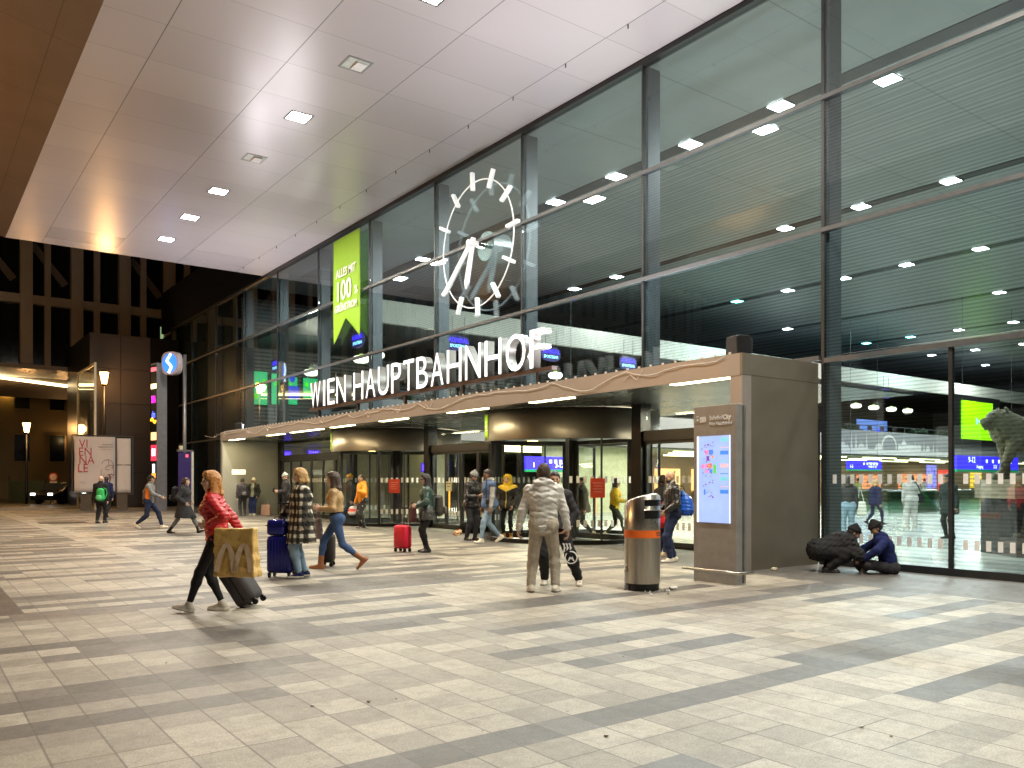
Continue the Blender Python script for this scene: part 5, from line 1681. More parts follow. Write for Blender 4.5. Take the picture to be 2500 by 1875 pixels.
VB = empty('video_board', (xat(28.6, 2385), 28.6, 0), 0, 'big lime green video board in black frame behind the lion', 'video board')
w = (xat(28.6, 2417) - xat(28.6, 2341)) / 2
MB().box(-w, w, -.06, 0, 4.56, 7.35).build('display', emit('board_lime', (.30, .80, .0), 1.0), VB)
MB().box(-w - .9, w + 1.3, .002, .2, 4.15, 7.75).build('frame', M_black, VB)
MB().box(-.25, -.05, -.075, -.062, 5.7, 6.15).box(.05, 1.3, -.075, -.062, 5.85, 5.98).build('logo_mark', emit('board_mark', (.3, .9, .8), 1.0), VB)

# bar furniture and plants along the gallery edge
BC = empty('bar_counter', (0, 0, 0), 0, 'dark bar counter with bottles and back shelf on the gallery', 'bar counter')
MB().box(18, 30, 36, 36.8, 4.21, 5.35).build('counter', plain('counter_wood', (.10, .06, .035), .4), BC)
m = MB(); r2 = random.Random(6)
for k in range(80):
    x = 18.2 + r2.random() * 11.5; m.lathe([(.04, 0), (.04, .2), (.015, .26), (.015, .32)], (x, 41.6, 5.6 + .5 * r2.randint(0, 3)), 6)
m.build('bottle_row', emit('bottles_glow', (.55, .40, .20), .35), BC)
MB().box(18, 30, 41.4, 41.9, 5.55, 5.59).box(18, 30, 41.4, 41.9, 6.05, 6.09).box(18, 30, 41.4, 41.9, 6.55, 6.59).box(18, 30, 41.4, 41.9, 7.05, 7.09).build('back_shelf', plain('shelf_dark', (.05, .04, .03), .5), BC)
M_leaf = plain('gallery_leaf', (.035, .07, .03), .5, 0, .4, 8)
def plant(x, Y, label):
    t = empty('potted_plant', (x, Y, 4.205), 0, label, 'plant', 'potted plants along the gallery edge')
    MB().lathe([(.0, 0), (.16, 0), (.22, .4), (.19, .41), (.0, .36)], n=14).build('pot', plain('pot_dark', (.04, .035, .03), .5), t)
    m = MB(); r3 = random.Random(int(x * 7))
    for k in range(90):
        a = r3.random() * 6.28; el = r3.uniform(.1, 1.5); l = r3.uniform(.35, .85)
        d = Vector((math.cos(a) * math.cos(el), math.sin(a) * math.cos(el), math.sin(el)))
        s_ = d.cross(Vector((0, 0, 1))).normalized() * (.05 + .03 * r3.random()); b0 = Vector((0, 0, .4)); dn = Vector((0, 0, -.15 * l))
        m.add([b0 + d * .1, b0 + d * l * .6 + s_, b0 + d * l + dn, b0 + d * l * .6 - s_], [(0, 1, 2, 3)])
    m.build('foliage', M_leaf, t)
for k, px in enumerate((1005, 1080, 1440, 2075, 2230, 2252, 2290, 2310)):
    plant(xat(29.7, px), 29.7, 'leafy potted plant at the gallery edge, ' + ('left of the first bar sign over letter N', 'below the bar sign over letter N', 'between two bar signs right of the name', 'at the start of the skyline frieze', 'third before the video board', 'over the spires of the frieze', 'second before the video board', 'next to the video board')[k])
M_chr = plain('chair_dark', (.03, .028, .026), .5)
for k, px in enumerate((1030, 1110, 1180, 1250, 1310, 1400, 2100, 2130, 2160, 2190)):
    x = xat(30.6, px)
    t = empty('bar_stool', (x, 30.6, 4.2), 0, 'dark bar stool with low back on the gallery', 'bar stool', 'bar stools along the gallery edge')
    MB().lathe([(.0, .70), (.2, .70), (.21, .75), (.0, .78)], n=14).build('seat', M_chr, t)
    MB().box(-.2, .2, .16, .19, .80, 1.12).build('backrest', M_chr, t)
    for sx_ in (-1, 1):
        for sy_ in (-1, 1): MB().tube([(sx_ * .12, sy_ * .12, .7), (sx_ * .2, sy_ * .2, 0)], .014, 5).build('leg', M_chr, t)
GR = MB()
for X in np.arange(15.0, 83, 1.5): GR.box(X, X + .03, 28.86, 28.90, 4.72, 5.05)
GR.box(14.7, 83.9, 28.85, 28.91, 5.05, 5.09)
o = GR.build('handrail', M_trans); o.parent = ST
o = MB().box(14.0, 14.6, 28.8, 29.0, 3.2, 4.7).box(14.0, 14.1, 29.0, 41.9, 3.3, 4.3).build('gallery_parapet', M_par); o.parent = ST

# strip lights under the gallery
ST1 = emit('tube_yellow', (1.0, .95, .50), 5.0)
k = 0
for Y in (30.2, 32.4, 34.8):
    X = 14.6 + (Y - 30) * .9
    while X < 80:
        t = MB().box(X, X + 4.0, Y, Y + .16, 3.05, 3.115).build('strip_light', ST1)
        tag(t, 'long yellowish strip light under the gallery, ' + {30.2: 'front row', 32.4: 'middle row', 34.8: 'back row'}[Y], 'strip light', 'strip lights under the gallery')
        if k % 2 == 0:
            L = bpy.data.lights.new('tube_lamp', 'AREA'); L.shape = 'RECTANGLE'; L.size = 3.8; L.size_y = .2; L.energy = 60; L.color = (1, .92, .62)
            lo = bpy.data.objects.new('tube_lamp', L); COL.objects.link(lo); lo.parent = t; lo.location = (X + 2, Y, 3.03)
        X += 6.1; k += 1

# shops
SHW = 36.5
sp('shop_wall', MB().box(31, 84, SHW, SHW + .3, 0, 3.1), plain('shop_wall_warm', (.40, .30, .22), 0.6))
def shop(px0, px1, z0, z1, mat, label, pieces=None):
    x0, x1 = xat(SHW - .1, px0), xat(SHW - .1, px1)
    t = empty('shop_front', ((x0 + x1) / 2, SHW - .12, 0), 0, label, 'shop front', 'lit shop fronts under the gallery')
    w = (x1 - x0) / 2
    MB().box(-w, w, 0, .1, z0, z1).build('lit_panel', mat, t)
    m = MB(); r3 = random.Random(int(px0))
    for k in range(14):
        a = r3.uniform(-1, .85) * w; b_ = z0 + (z1 - z0) * r3.random() * .8
        m.box(a, a + w * .12, -.02, -.002, b_, b_ + (z1 - z0) * .14)
    m.build('goods', pieces or plain('goods_pale', (.7, .6, .45), .6), t)
    MB().box(-w, w, -.1, .1, 0, .9).build('counter', plain('shop_counter', (.30, .24, .18), .5), t)
o_or = emit('shop_orange', (1.0, .30, .12), 1.5)
shop(2093, 2150, .9, 2.0, o_or, 'orange glowing shop front behind the passers-by'); shop(2195, 2262, .9, 2.1, o_or, 'second orange glowing shop front left of the blue column')
shop(2292, 2322, .6, 2.5, emit('shop_red', (1, .06, .04), 1.5), 'tall red glowing shop panel by the mullion')
shop(2264, 2286, .2, 2.9, emit('shop_violet', (.32, .30, 1.0), 1.3), 'pale violet advertising column between shops')
shop(2370, 2396, .8, 2.3, emit('shop_yellow', (1, .62, .05), 1.3), 'yellow glowing shop front behind the lion plinth')
shop(1905, 1995, .8, 2.2, emit('shop_cream', (1, .80, .45), 1.3), 'cream lit shop front hidden beside the porch wall')
for px0, px1, lab in ((1600, 1660, 'warm lit shop front behind the bald man'), (1690, 1740, 'warm lit shop front behind the info column')):
    shop(px0, px1, .8, 2.3, emit('shop_amber', (1, .62, .25), 1.3), lab)
# blue glows in the lobby behind the far doors
for px0, px1, z0, z1, lab in ((694, 712, 2.62, 2.92, 'small round blue glowing panel behind the far doors'), (752, 782, 2.66, 2.98, 'wider blue glowing panel behind the far doors'), (1030, 1046, 1.9, 2.3, 'blue lit panel behind the far revolving door')):
    Yn = 36.9 if px1 < 900 else 31.3
    x0, x1 = xat(Yn, px0), xat(Yn, px1)
    t = empty('glow_panel', ((x0 + x1) / 2, Yn, 0), 0, lab, 'sign', 'blue glowing panels in the lobby')
    MB().box(-(x1 - x0) / 2, (x1 - x0) / 2, .02, .08, z0, z1).build('panel', emit('glow_navy', (.03, .01, .4), 1.0), t)
    m = MB()
    for k in range(5): m.box(-(x1 - x0) / 2 * .8 + k * (x1 - x0) * .16, -(x1 - x0) / 2 * .8 + k * (x1 - x0) * .16 + (x1 - x0) * .09, -.01, .018, z0 + .06, z1 - .06)
    m.build('glow_bar', emit('glow_blue', (.10, .05, 1.0), 3.0), t)

# escalator well
EX = empty('escalator', (40, 21.5, 0), 0, 'glass sided escalator running down from the hall floor', 'escalator')
MB().box(-3.6, -3.52, -1.2, 1.2, 0, 1.05).build('glass_side', M_dglass, EX)
for sy_ in (-1.2, 1.2):
    MB().box(-3.5, 5.5, sy_ - .02, sy_ + .02, .02, 1.0).build('glass_side', glass('balustrade_glass', (.55, .74, .66), False, .02, 1.0, .08), EX)
    MB().tube([(-3.6, sy_, 1.05), (5.6, sy_, 1.05)], .035, 8).build('handrail', M_steel, EX)
MB().obox((.6, -.6, .55), (.8, 0, -.6), (0, 1, 0), (.6, 0, .8), 2.6, .9, .12).build('step_band', plain('escalator_green', (.16, .30, .10), .5), EX)
MB().tube([(-.9, -1.0, 1.5), (1.9, -1.0, -.1)], .04, 8).tube([(-.6, -.2, 1.5), (2.2, -.2, -.1)], .04, 8).build('handrail', M_steel, EX)

# lion on plinth
LP2 = (18.36, 7.34, 0)
PLN = empty('statue_plinth', LP2, heading(180), 'dark plinth with pale stone slab inside the hall at right', 'plinth')
MB().box(-.62, .62, -2.9, .52, 0, 1.15).build('base', plain('plinth_dark', (.028, .026, .026), .3), PLN)
MB().box(-.70, .70, -3.0, .60, 1.152, 1.54).build('slab', plain('slab_stone', (.20, .165, .115), .7, bump=.3), PLN)
M_lion = plain('lion_stone', (.17, .155, .10), .85, 0, .25, 9.0, bump=.5, bscale=40)
F = Field((-.75, -2.8, -.05), (.75, .75, 1.75), .022)
F.cone((0, -.35, .88), (0, -1.75, .82), (.27, .33), (.22, .26), (1, 0, 0), .08)
F.cone((0, -.30, .92), (0, .08, 1.15), .33, .25, None, .10)          # chest and neck with mane
F.ball((0, .06, 1.02), (.30, .26, .34), .10)
F.ball((0, .20, 1.24), (.18, .20, .19), .05)                         # head
F.cone((0, .32, 1.19), (0, .46, 1.155), .105, .085, None, .05)       # muzzle
F.cone((0, .35, 1.07), (0, .44, 1.06), .075, .055, None, .03)
F.ball((0, .49, 1.19), (.05, .04, .035), .02)
F.cone((-.11, .33, 1.31), (.11, .33, 1.31), .04, .04, None, .03)
for sx_ in (-1, 1):
    F.ball((sx_ * .15, .10, 1.40), (.05, .04, .07), .02)
    fy = .25 if sx_ < 0 else -.10
    F.cone((sx_ * .20, -.05, .78), (sx_ * .19, fy * .5 - .02, .42), .15, .095, None, .06)
    F.cone((sx_ * .19, fy * .5 - .02, .42), (sx_ * .19, fy, .08), .09, .07, None, .04)
    F.cone((sx_ * .19, fy, .06), (sx_ * .19, fy + .14, .05), .08, .065, None, .03)
    F.cone((sx_ * .20, -1.65, .75), (sx_ * .22, -1.45, .45), .20, .12, None, .06)
    F.cone((sx_ * .22, -1.45, .45), (sx_ * .20, -1.72, .28), .10, .07, None, .04)
    F.cone((sx_ * .20, -1.72, .28), (sx_ * .20, -1.62, .06), .07, .06, None, .03)
    F.cone((sx_ * .20, -1.62, .05), (sx_ * .20, -1.48, .05), .075, .065, None, .03)
    for q in range(6):                                               # wing feathers
        F.cone((sx_ * .26, -.35 - .03 * q, 1.0 + .02 * q), (sx_ * (.40 + .02 * q), -.95 - .12 * q, 1.30 + .055 * q), (.05, .13), (.03, .05), (1, 0, 0), .02)
F.cone((0, -1.85, .85), (0, -2.25, .55), .06, .05, None, .04); F.cone((0, -2.25, .55), (0, -2.45, .75), .05, .07, None, .03)
F.shift(folds(17, .026, .15)); F.shift(folds(18, .010, .06))
V, Q = F.mesh()
LN = empty('lion_statue', (LP2[0] - RT.x * .33, LP2[1] - RT.y * .33, 1.54), heading(180), 'weathered stone winged lion statue standing on the dark plinth', 'statue')
np_mesh('body', V, Q, M_lion, LN)
# ================================================================== people
M_jet = cloth('fabric_black', (.016, .016, .018))
M_char = cloth('fabric_charcoal', (.035, .035, .04))
M_navy = cloth('fabric_navy', (.012, .016, .06))
M_jeans = cloth('denim_blue', (.055, .10, .22))
M_jeansd = cloth('denim_dark', (.022, .032, .075))
M_jeansl = cloth('denim_pale', (.22, .32, .42))
M_lgrey = cloth('fabric_pale_grey', (.60, .59, .55), .6)
M_wool = cloth('wool_grey', (.15, .155, .165))
M_hood = cloth('hoodie_grey', (.36, .35, .32))
M_redj = plain('nylon_red', (.50, .018, .022), .42, var=.15, bump=.2, bscale=30)
M_yel = cloth('nylon_yellow', (.75, .50, .02), .6)
M_ora = plain('nylon_orange', (.85, .30, .005), .55, var=.10, bump=.25, bscale=30)
M_tan = plain('leather_tan', (.42, .27, .12), .42, var=.15, bump=.2, bscale=25)
M_leath = plain('leather_black', (.014, .014, .016), .33, var=.2, bump=.35, bscale=30)
M_shoew = plain('shoe_white', (.70, .66, .56), .5, var=.06)
M_sole = plain('sole_offwhite', (.50, .47, .40), .6)
M_shoeb = plain('shoe_black', (.012, .012, .012), .35)
M_cream = cloth('shoe_cream', (.55, .47, .33))
M_brownb = plain('boot_tan', (.30, .11, .04), .45)
M_hblond = plain('hair_blonde', (.50, .30, .11), .5, var=.35, scale=40, bump=.6, bscale=90, stretch=(4, 4, .6))
M_hginger = plain('hair_ginger', (.50, .21, .045), .45, var=.35, scale=40, bump=.6, bscale=90, stretch=(4, 4, .6))
M_hbrown = plain('hair_brown', (.050, .027, .015), .5, var=.35, scale=40, bump=.6, bscale=90, stretch=(4, 4, .6))
M_hdark = plain('hair_dark', (.014, .010, .009), .45, var=.35, scale=40, bump=.6, bscale=90, stretch=(4, 4, .6))

def plaid_mat():
    t = NT('plaid_wool')
    x, y, z = t.xyz()
    u = t.math('ADD', y, t.math('MULTIPLY', x, .85))
    a = t.math('SINE', t.math('MULTIPLY', u, 2 * PI / .115)); b = t.math('SINE', t.math('MULTIPLY', z, 2 * PI / .125))
    a = t.math('ADD', t.math('MULTIPLY', a, 1.1), .5, True); b = t.math('ADD', t.math('MULTIPLY', b, 1.1), .5, True)
    f = t.math('ADD', t.math('MULTIPLY', t.math('ADD', a, b), .5), t.math('MULTIPLY', t.math('SUBTRACT', t.noise(55, 4), .5), .45), True)
    t.set(Base_Color=t.ramp(f, [(.12, (.010, .009, .009)), (.42, (.045, .038, .028)), (.62, (.10, .085, .06)), (.86, (.52, .48, .36)), (.97, (.66, .62, .52))]), Roughness=.95)
    t.bump(t.noise(150, 3), .5, .01)
    return t.m
def split_mat(name, fn, a, b, rough=.6):
    t = NT(name)
    f = fn(t)
    n = t.noise(9, 4)
    t.set(Base_Color=t.mix(t.math('MULTIPLY', t.math('SUBTRACT', n, .5), .2), t.mix(f, c4(a), c4(b)), c4((0, 0, 0))), Roughness=rough)
    t.bump(t.noise(28, 3), .3, .012)
    return t
W_ = {}
def feet_stand(w=.10, fl=0, fr=.03): return {'L': (-w, fl, 0, 0), 'R': (w, fr, 0, 0)}

# --- woman in red with paper bag (faces left in the picture; her left side is nearest)
W_['red'] = person('woman in red quilted jacket and black leggings striding left with paper bag', ground(535, 1492), 186, 1.66, .009, tone='fair', female=True,
    lean=6, lean_up=5, pelvis=(0, 0.02, .905), feet={'L': (-.07, .34, .0, -14), 'R': (.08, -.02, .0, 0)}, knees={'L': (-.1, 1, .1), 'R': (.1, 1, 0)},
    arms={'L': ((-.19, .09, 1.05), (-.5, -1, -.3), (.2, 1, .0), (1, 0, .2), 60), 'R': ((.26, -.30, .80), (.3, -1, .1))},
    head=(28, 2), hair='long', hairmat=M_hginger, seed=4,
    top=dict(mat=M_redj, o=.022, hem=.80, quilt=(.048, .011), folds=.009, relax=1, seat=True), pants=dict(mat=M_jet, loose=.001, upto=.90, folds=.003), shoes=dict(mat=M_sole, solemat=M_shoew, h=.0, sole=.036), curl=50)
W_['plaid'] = person('woman with blonde bob in long black and cream plaid coat and jeans', ground(737, 1409), 196, 1.72, .009, tone='fair', female=True, lean=1, build=1.08,
    feet={'L': (-.10, .05, 0, 0), 'R': (.11, -.05, 0, 0)}, arms={'R': ((.30, .37, .86), (.8, -1, .2), (.1, 1, -.45), (0, -.2, -1), 65), 'L': ((-.24, .02, .80), (-.4, -1, 0))},
    head=(8, 4), hair='bob', hairmat=M_hblond, seed=6, top=dict(name='coat', mat=plaid_mat(), o=.040, hem=.55, flare=.035, folds=.010, slv=.8, belly=True),
    pants=dict(mat=M_jeansl, loose=.016, upto=.95), shoes=dict(mat=M_navy, solemat=M_sole, h=.0, sole=.035), scarf=M_char)
W_['tan'] = person('woman in tan leather jacket, blue jeans and brown boots walking left', ground(822, 1390), 184, 1.72, .009, tone='fair', female=True, lean=4, pelvis=(0, 0, .885),
    feet={'L': (-.08, -.44, .10, 44), 'R': (.08, .30, 0, -4)}, arms={'L': ((-.15, .26, 1.06), (-.6, -1, -.3), (.1, 1, .12), (1, 0, -.2), 40), 'R': ((.20, .24, 1.02), (.6, -1, -.2), (-.1, 1, .1), None or (-1, 0, -.2), 40)},
    head=(0, 3), hair='long', hairmat=M_hbrown, seed=8, top=dict(mat=M_tan, o=.016, hem=.99, folds=.007), vest=dict(mat=M_jet, o=.010, hem=.86, collar=False, seat=True),
    pants=dict(mat=M_jeans, loose=.003, upto=.95, folds=.004), shoes=dict(mat=M_brownb, h=.12, sole=.02, w=.010, heel=True))
W_['orange'] = person('man in bright orange jacket and spattered black trousers by the drum door', ground(886, 1291), 212, 1.72, .011, tone='tan', lean=4, head=(10, 14),
    arms={'L': ((-.16, .22, 1.22), (-1, -.3, -.6), (.4, .5, 1), (.3, -1, 0), 50), 'R': ((.30, .12, .86), (.5, -1, 0), (.2, .2, -1), (-1, 0, 0), 70)}, hair='buzz', hairmat=M_hbrown, seed=9,
    top=dict(mat=M_ora, o=.035, hem=.80, folds=.014, seat=True, hood=True), pants=dict(mat=split_mat('spatter_black', lambda t: t.math('GREATER_THAN', t.noise(16, 2), .66), (.012, .012, .012), (.6, .6, .58)).m, loose=.022, folds=.012), shoes=dict(mat=M_shoeb, solemat=M_sole))
W_['green'] = person('woman in shiny dark green coat and sunglasses waiting beside red suitcase', ground(1043, 1348), 192, 1.67, .010, tone='fair', female=True, lean=2,
    arms={'L': ((-.14, .24, 1.02), (-1, -.8, -.2), (.3, 1, 0), (1, 0, -.1), 60), 'R': ((.18, .26, .98), (1, -.8, -.2), (-.1, 1, -.1), (-1, 0, -.1), 70)}, head=(6, 3), hair='long', hairmat=M_hdark, glasses=True, seed=12,
    top=dict(name='coat', mat=split_mat('coat_green', lambda t: t.ramp(t.xyz()[2], [(.90, (0,) * 3), (1.02, (1,) * 3)]), (.065, .07, .068), (.03, .075, .065), .38).m, o=.024, hem=.72, flare=.02, folds=.010), scarf=M_jet,
    pants=dict(mat=M_jet, loose=.004, upto=.95), shoes=dict(mat=M_shoeb, h=.06))
W_['phone'] = person('man in grey beanie and black clothes looking down at his phone', ground(1150, 1319), 318, 1.78, .010, tone='tan', lean=4, lean_up=10, head=(0, 32),
    feet={'L': (-.02, .12, 0, 0), 'R': (.10, -.06, 0, 0)}, arms={'L': ((-.05, .30, 1.10), (-1, -.8, -.5), (.5, .9, .1), (.3, -.2, 1), 55), 'R': ((.07, .28, 1.10), (1, -.8, -.5), (-.5, .9, .1), (-.3, -.2, 1), 55)},
    hat='beanie', hatmat=M_wool, hair='short', hairmat=M_hdark, seed=14, top=dict(mat=M_leath, o=.026, hem=.84, folds=.012), pants=dict(mat=M_char, loose=.018, folds=.010), shoes=dict(mat=M_shoeb))
W_['denim'] = person('tall man in denim vest over grey hoodie and pale jeans walking', ground(1196, 1325), 207, 1.84, .010, tone='brown', lean=3, pelvis=(0, 0, .905),
    feet={'L': (-.08, .26, 0, -4), 'R': (.08, -.30, .06, 30)}, arms={'L': ((-.25, .10, .80), (-.3, -1, 0)), 'R': ((.27, .06, .82), (.4, -1, 0))}, head=(-8, 12), hair='short', hairmat=M_hdark, seed=15,
    top=dict(name='hoodie', mat=M_hood, o=.018, hem=.86, folds=.010, hood=True), vest=dict(mat=cloth('denim_vest', (.085, .13, .24)), o=.036, hem=.84, folds=.010, collar=False),
    pants=dict(mat=M_jeansl, loose=.006, upto=.95, folds=.006), shoes=dict(mat=M_shoew, solemat=M_sole, sole=.03))
def vline(t):
    x, y, z = t.xyz()
    v = t.math('GREATER_THAN', z, t.math('ADD', 1.235, t.math('MULTIPLY', t.math('ABSOLUTE', x), .42)))
    zp = t.math('MULTIPLY', t.math('LESS_THAN', t.math('ABSOLUTE', x), .008), t.math('GREATER_THAN', y, 0))
    return t.math('MAXIMUM', v, zp)
W_['yellow'] = person('young person in yellow and black hooded windbreaker standing by the post', ground(1240, 1316), 252, 1.68, .010, tone='fair', lean=0, head=(-8, 2), build=.95,
    feet={'L': (-.10, .02, 0, 0), 'R': (.11, 0, 0, 0)}, arms={'L': ((-.20, .16, .90), (-1, -.7, -.2)), 'R': ((.20, .16, .90), (1, -.7, -.2))}, hood='up', hatmat=M_yel, hair='short', hairmat=M_hbrown, seed=18,
    top=dict(mat=split_mat('windbreaker', vline, (.014, .014, .015), (.72, .50, .03)).m, o=.040, hem=.84, folds=.012), pants=dict(mat=M_jet, loose=.003, upto=.94), shoes=dict(mat=plain('boot_mustard', (.48, .24, .04), .6), h=.06))
W_['grey'] = person('man in pale grey puffer jacket and joggers seen from behind', ground(1327, 1445), 84, 1.77, .008, tone='tan', lean=2, build=1.06, pelvis=(0, 0, .915),
    feet={'L': (-.17, -.02, 0, 0, 14), 'R': (.16, .02, 0, 0, -16)}, arms={'L': ((-.34, .02, .84), (-1, -.6, .2), (-.1, .15, -1), (1, 0, 0), 55), 'R': ((.33, .04, .82), (1, -.6, .2), (.05, .1, -1), (-1, 0, 0), 40)}, head=(0, 4), hair='messy', hairmat=M_hbrown, seed=21,
    top=dict(mat=M_lgrey, o=.034, hem=.80, quilt=(.085, .021), qmask=.185, folds=.012, hood=True, slv=.55, seat=True, relax=1), pants=dict(mat=cloth('jogger_beige', (.42, .375, .30)), loose=.014, upto=.93, folds=.007, flare=.012),
    shoes=dict(mat=M_shoew, solemat=M_shoeb, h=.05, sole=.016, w=.012))
W_['black'] = person('person in black joggers with white prints standing behind the grey jacket', ground(1346, 1427), 262, 1.72, .009, tone='tan', lean=2, pelvis=(-.05, 0, .875),
    feet={'L': (-.41, .02, 0, 0), 'R': (.10, 0, 0, 0)}, arms={'L': ((-.24, .12, .86), (-1, -.6, 0)), 'R': ((.22, .12, .86), (1, -.6, 0))}, head=(10, 6), hair='short', hairmat=M_hdark, seed=23,
    top=dict(mat=M_char, o=.026, hem=.84, folds=.010), pants=dict(mat=M_jet, loose=.026, upto=.93, folds=.012), shoes=dict(mat=M_shoew, solemat=M_sole, sole=.03, h=.02))
W_['bald'] = person('bald bearded man in black leather jacket carrying a blue drawstring bag', ground(1642, 1372), 186, 1.71, .009, tone='tan', lean=2,
    feet={'L': (-.08, .07, 0, 0), 'R': (.09, -.06, 0, 0)}, arms={'L': ((-.18, .18, .96), (-.8, -1, 0)), 'R': ((.20, .20, .96), (.8, -1, 0))}, head=(0, 18), hair=None, seed=25,
    top=dict(mat=M_leath, o=.034, hem=.80, folds=.012, seat=True), scarf=M_hood, pants=dict(mat=M_jeansd, loose=.020, folds=.010), shoes=dict(mat=M_shoew, solemat=M_sole, sole=.03))
W_['hidden'] = person('person in dark jeans half hidden between the litter bin and bald man', ground(1615, 1359), 20, 1.64, .012, tone='tan', lean=2, head=(0, 8), hair='short', hairmat=M_hdark, seed=27,
    top=dict(mat=M_char, o=.026, hem=.80, seat=True), pants=dict(mat=M_jeansd, loose=.014), shoes=dict(mat=M_cream))
# crouching and seated pair
W_['crouch'] = person('person in bulky black coat crouching low over the ground by the glass', ground(2030, 1396), 2, 1.74, .009, tone='tan', lean=78, lean_up=66, pelvis=(0, -.20, .37), build=1.22,
    feet={'L': (-.14, -.02, 0, 0), 'R': (.16, -.12, 0, 0)}, knees={'L': (-.35, 1, .5), 'R': (.4, 1, .5)}, arms={'R': ((.26, .36, .10), (.6, -.2, .5), (.1, .4, -.7), (-.6, .6, -.1), 45), 'L': ((-.02, .52, .27), (-.8, -.2, .3), (.3, .9, 0), (.2, 0, 1), 30)},
    head=(-12, 8), hat='beanie', hatmat=M_jet, hair='short', hairmat=M_hdark, seed=31, top=dict(mat=cloth('coat_black_matte', (.019, .019, .021), .8), o=.055, hem=.62, hemrel=-.17, folds=.024, lam=.16, hood=True, seat=True), pants=dict(mat=M_jet, loose=.03, folds=.012), shoes=dict(mat=M_shoeb))
W_['seated'] = person('person in navy hoodie and black beanie sitting cross-legged on the paving', ground(2163, 1400), 172, 1.70, .009, tone='tan', lean=8, lean_up=26, pelvis=(0, -.05, .115),
    feet={'L': (.16, .34, -.02, 30, -60), 'R': (-.14, .40, -.02, 30, 60)}, knees={'L': (-1, .35, .28), 'R': (1, .35, .28)}, arms={'L': ((-.24, .42, .26), (-1, -.3, .3), (.2, 1, -.3), (.3, 0, -1), 45), 'R': ((.20, .42, .24), (1, -.3, .3), (-.2, 1, -.3), (-.3, 0, -1), 45)},
    head=(0, 30), hat='beanie', hatmat=M_jet, hair='short', hairmat=M_hdark, seed=33, top=dict(name='hoodie', mat=cloth('hoodie_navy', (.014, .022, .10)), o=.030, hem=.10, flat=True, folds=.008, hood=True, seat=True), pants=dict(mat=M_char, loose=.016, folds=.008), shoes=dict(mat=plain('shoe_grey', (.16, .16, .16), .5)))
# by the far porch wall
W_['pack'] = person('man with dark backpack and grey hood facing the far porch wall', (11.85, 35.8), 118, 1.64, .013, tone='fair', lean=3, head=(-30, 8), hat='cap', hatmat=M_char, hair='short', hairmat=M_hbrown, seed=35,
    top=dict(mat=cloth('jacket_plum', (.05, .045, .055)), o=.032, hem=.78, hood=False, seat=True), scarf=M_hood, pants=dict(mat=M_char, loose=.014), shoes=dict(mat=M_shoeb))
W_['whitecap'] = person('man in white cap, dark open jacket and blue jeans leaning at porch wall', (12.45, 36.15), 262, 1.66, .013, tone='tan', lean=-2, head=(0, 14), hat='beanie', hatmat=cloth('cap_white', (.62, .62, .45)), seed=37,
    feet=feet_stand(.09, .06, .10), arms={'L': ((-.24, .12, .88), (-1, -.6, 0)), 'R': ((.24, .12, .88), (1, -.6, 0))},
    top=dict(mat=split_mat('open_jacket', lambda t: t.math('MULTIPLY', t.math('LESS_THAN', t.math('ABSOLUTE', t.xyz()[0]), .075), t.math('GREATER_THAN', t.xyz()[1], .02)), (.014, .016, .013), (.26, .27, .22)).m, o=.034, hem=.84), pants=dict(mat=cloth('denim_bright', (.03, .055, .20)), loose=.018), shoes=dict(mat=M_shoew))
W_['beanie'] = person('man in pale grey beanie and black jacket reading at the far doors', ground(700, 1279), 200, 1.80, .012, tone='fair', lean=3, head=(8, 20), hat='beanie', hatmat=cloth('beanie_pale', (.33, .37, .38)), seed=39,
    arms={'L': ((-.08, .28, 1.08), (-1, -.8, -.4), (.3, 1, .3), (1, 0, .3), 60), 'R': ((.16, .30, 1.10), (1, -.8, -.4), (-.2, 1, .3), (-1, 0, .3), 60)}, top=dict(mat=M_char, o=.030, hem=.80, seat=True), pants=dict(mat=M_jet, loose=.014), shoes=dict(mat=M_shoeb))
# walkers at the left
W_['walkone'] = person('bald man in long dark coat walking away with green backpack', ground(245, 1277), 88, 1.74, .013, tone='fair', lean=3, pelvis=(0, 0, .91), feet={'L': (-.07, -.10, 0, 0), 'R': (.07, .16, 0, 0)}, hair=None, seed=41,
    top=dict(mat=M_jet, o=.035, hem=.72, flare=.01), pants=dict(mat=M_jet, loose=.020), shoes=dict(mat=M_shoeb))
W_['walktwo'] = person('dark haired person in navy jacket walking away beside the bald man', ground(259, 1262), 98, 1.74, .013, tone='fair', lean=3, pelvis=(0, 0, .91), feet={'L': (-.07, .18, 0, 0), 'R': (.07, -.16, .05, 20)}, hair='short', hairmat=M_hdark, seed=43,
    top=dict(mat=M_navy, o=.032, hem=.80, seat=True), pants=dict(mat=M_jet, loose=.014), shoes=dict(mat=M_shoeb))
def patch(t):
    x, y, z = t.xyz()
    m = t.math('MULTIPLY', t.math('LESS_THAN', t.math('ABSOLUTE', t.math('ADD', y, .0)), .06), t.math('MULTIPLY', t.math('GREATER_THAN', z, .90), t.math('LESS_THAN', z, 1.27)))
    return t.math('MULTIPLY', m, t.math('GREATER_THAN', x, .10))
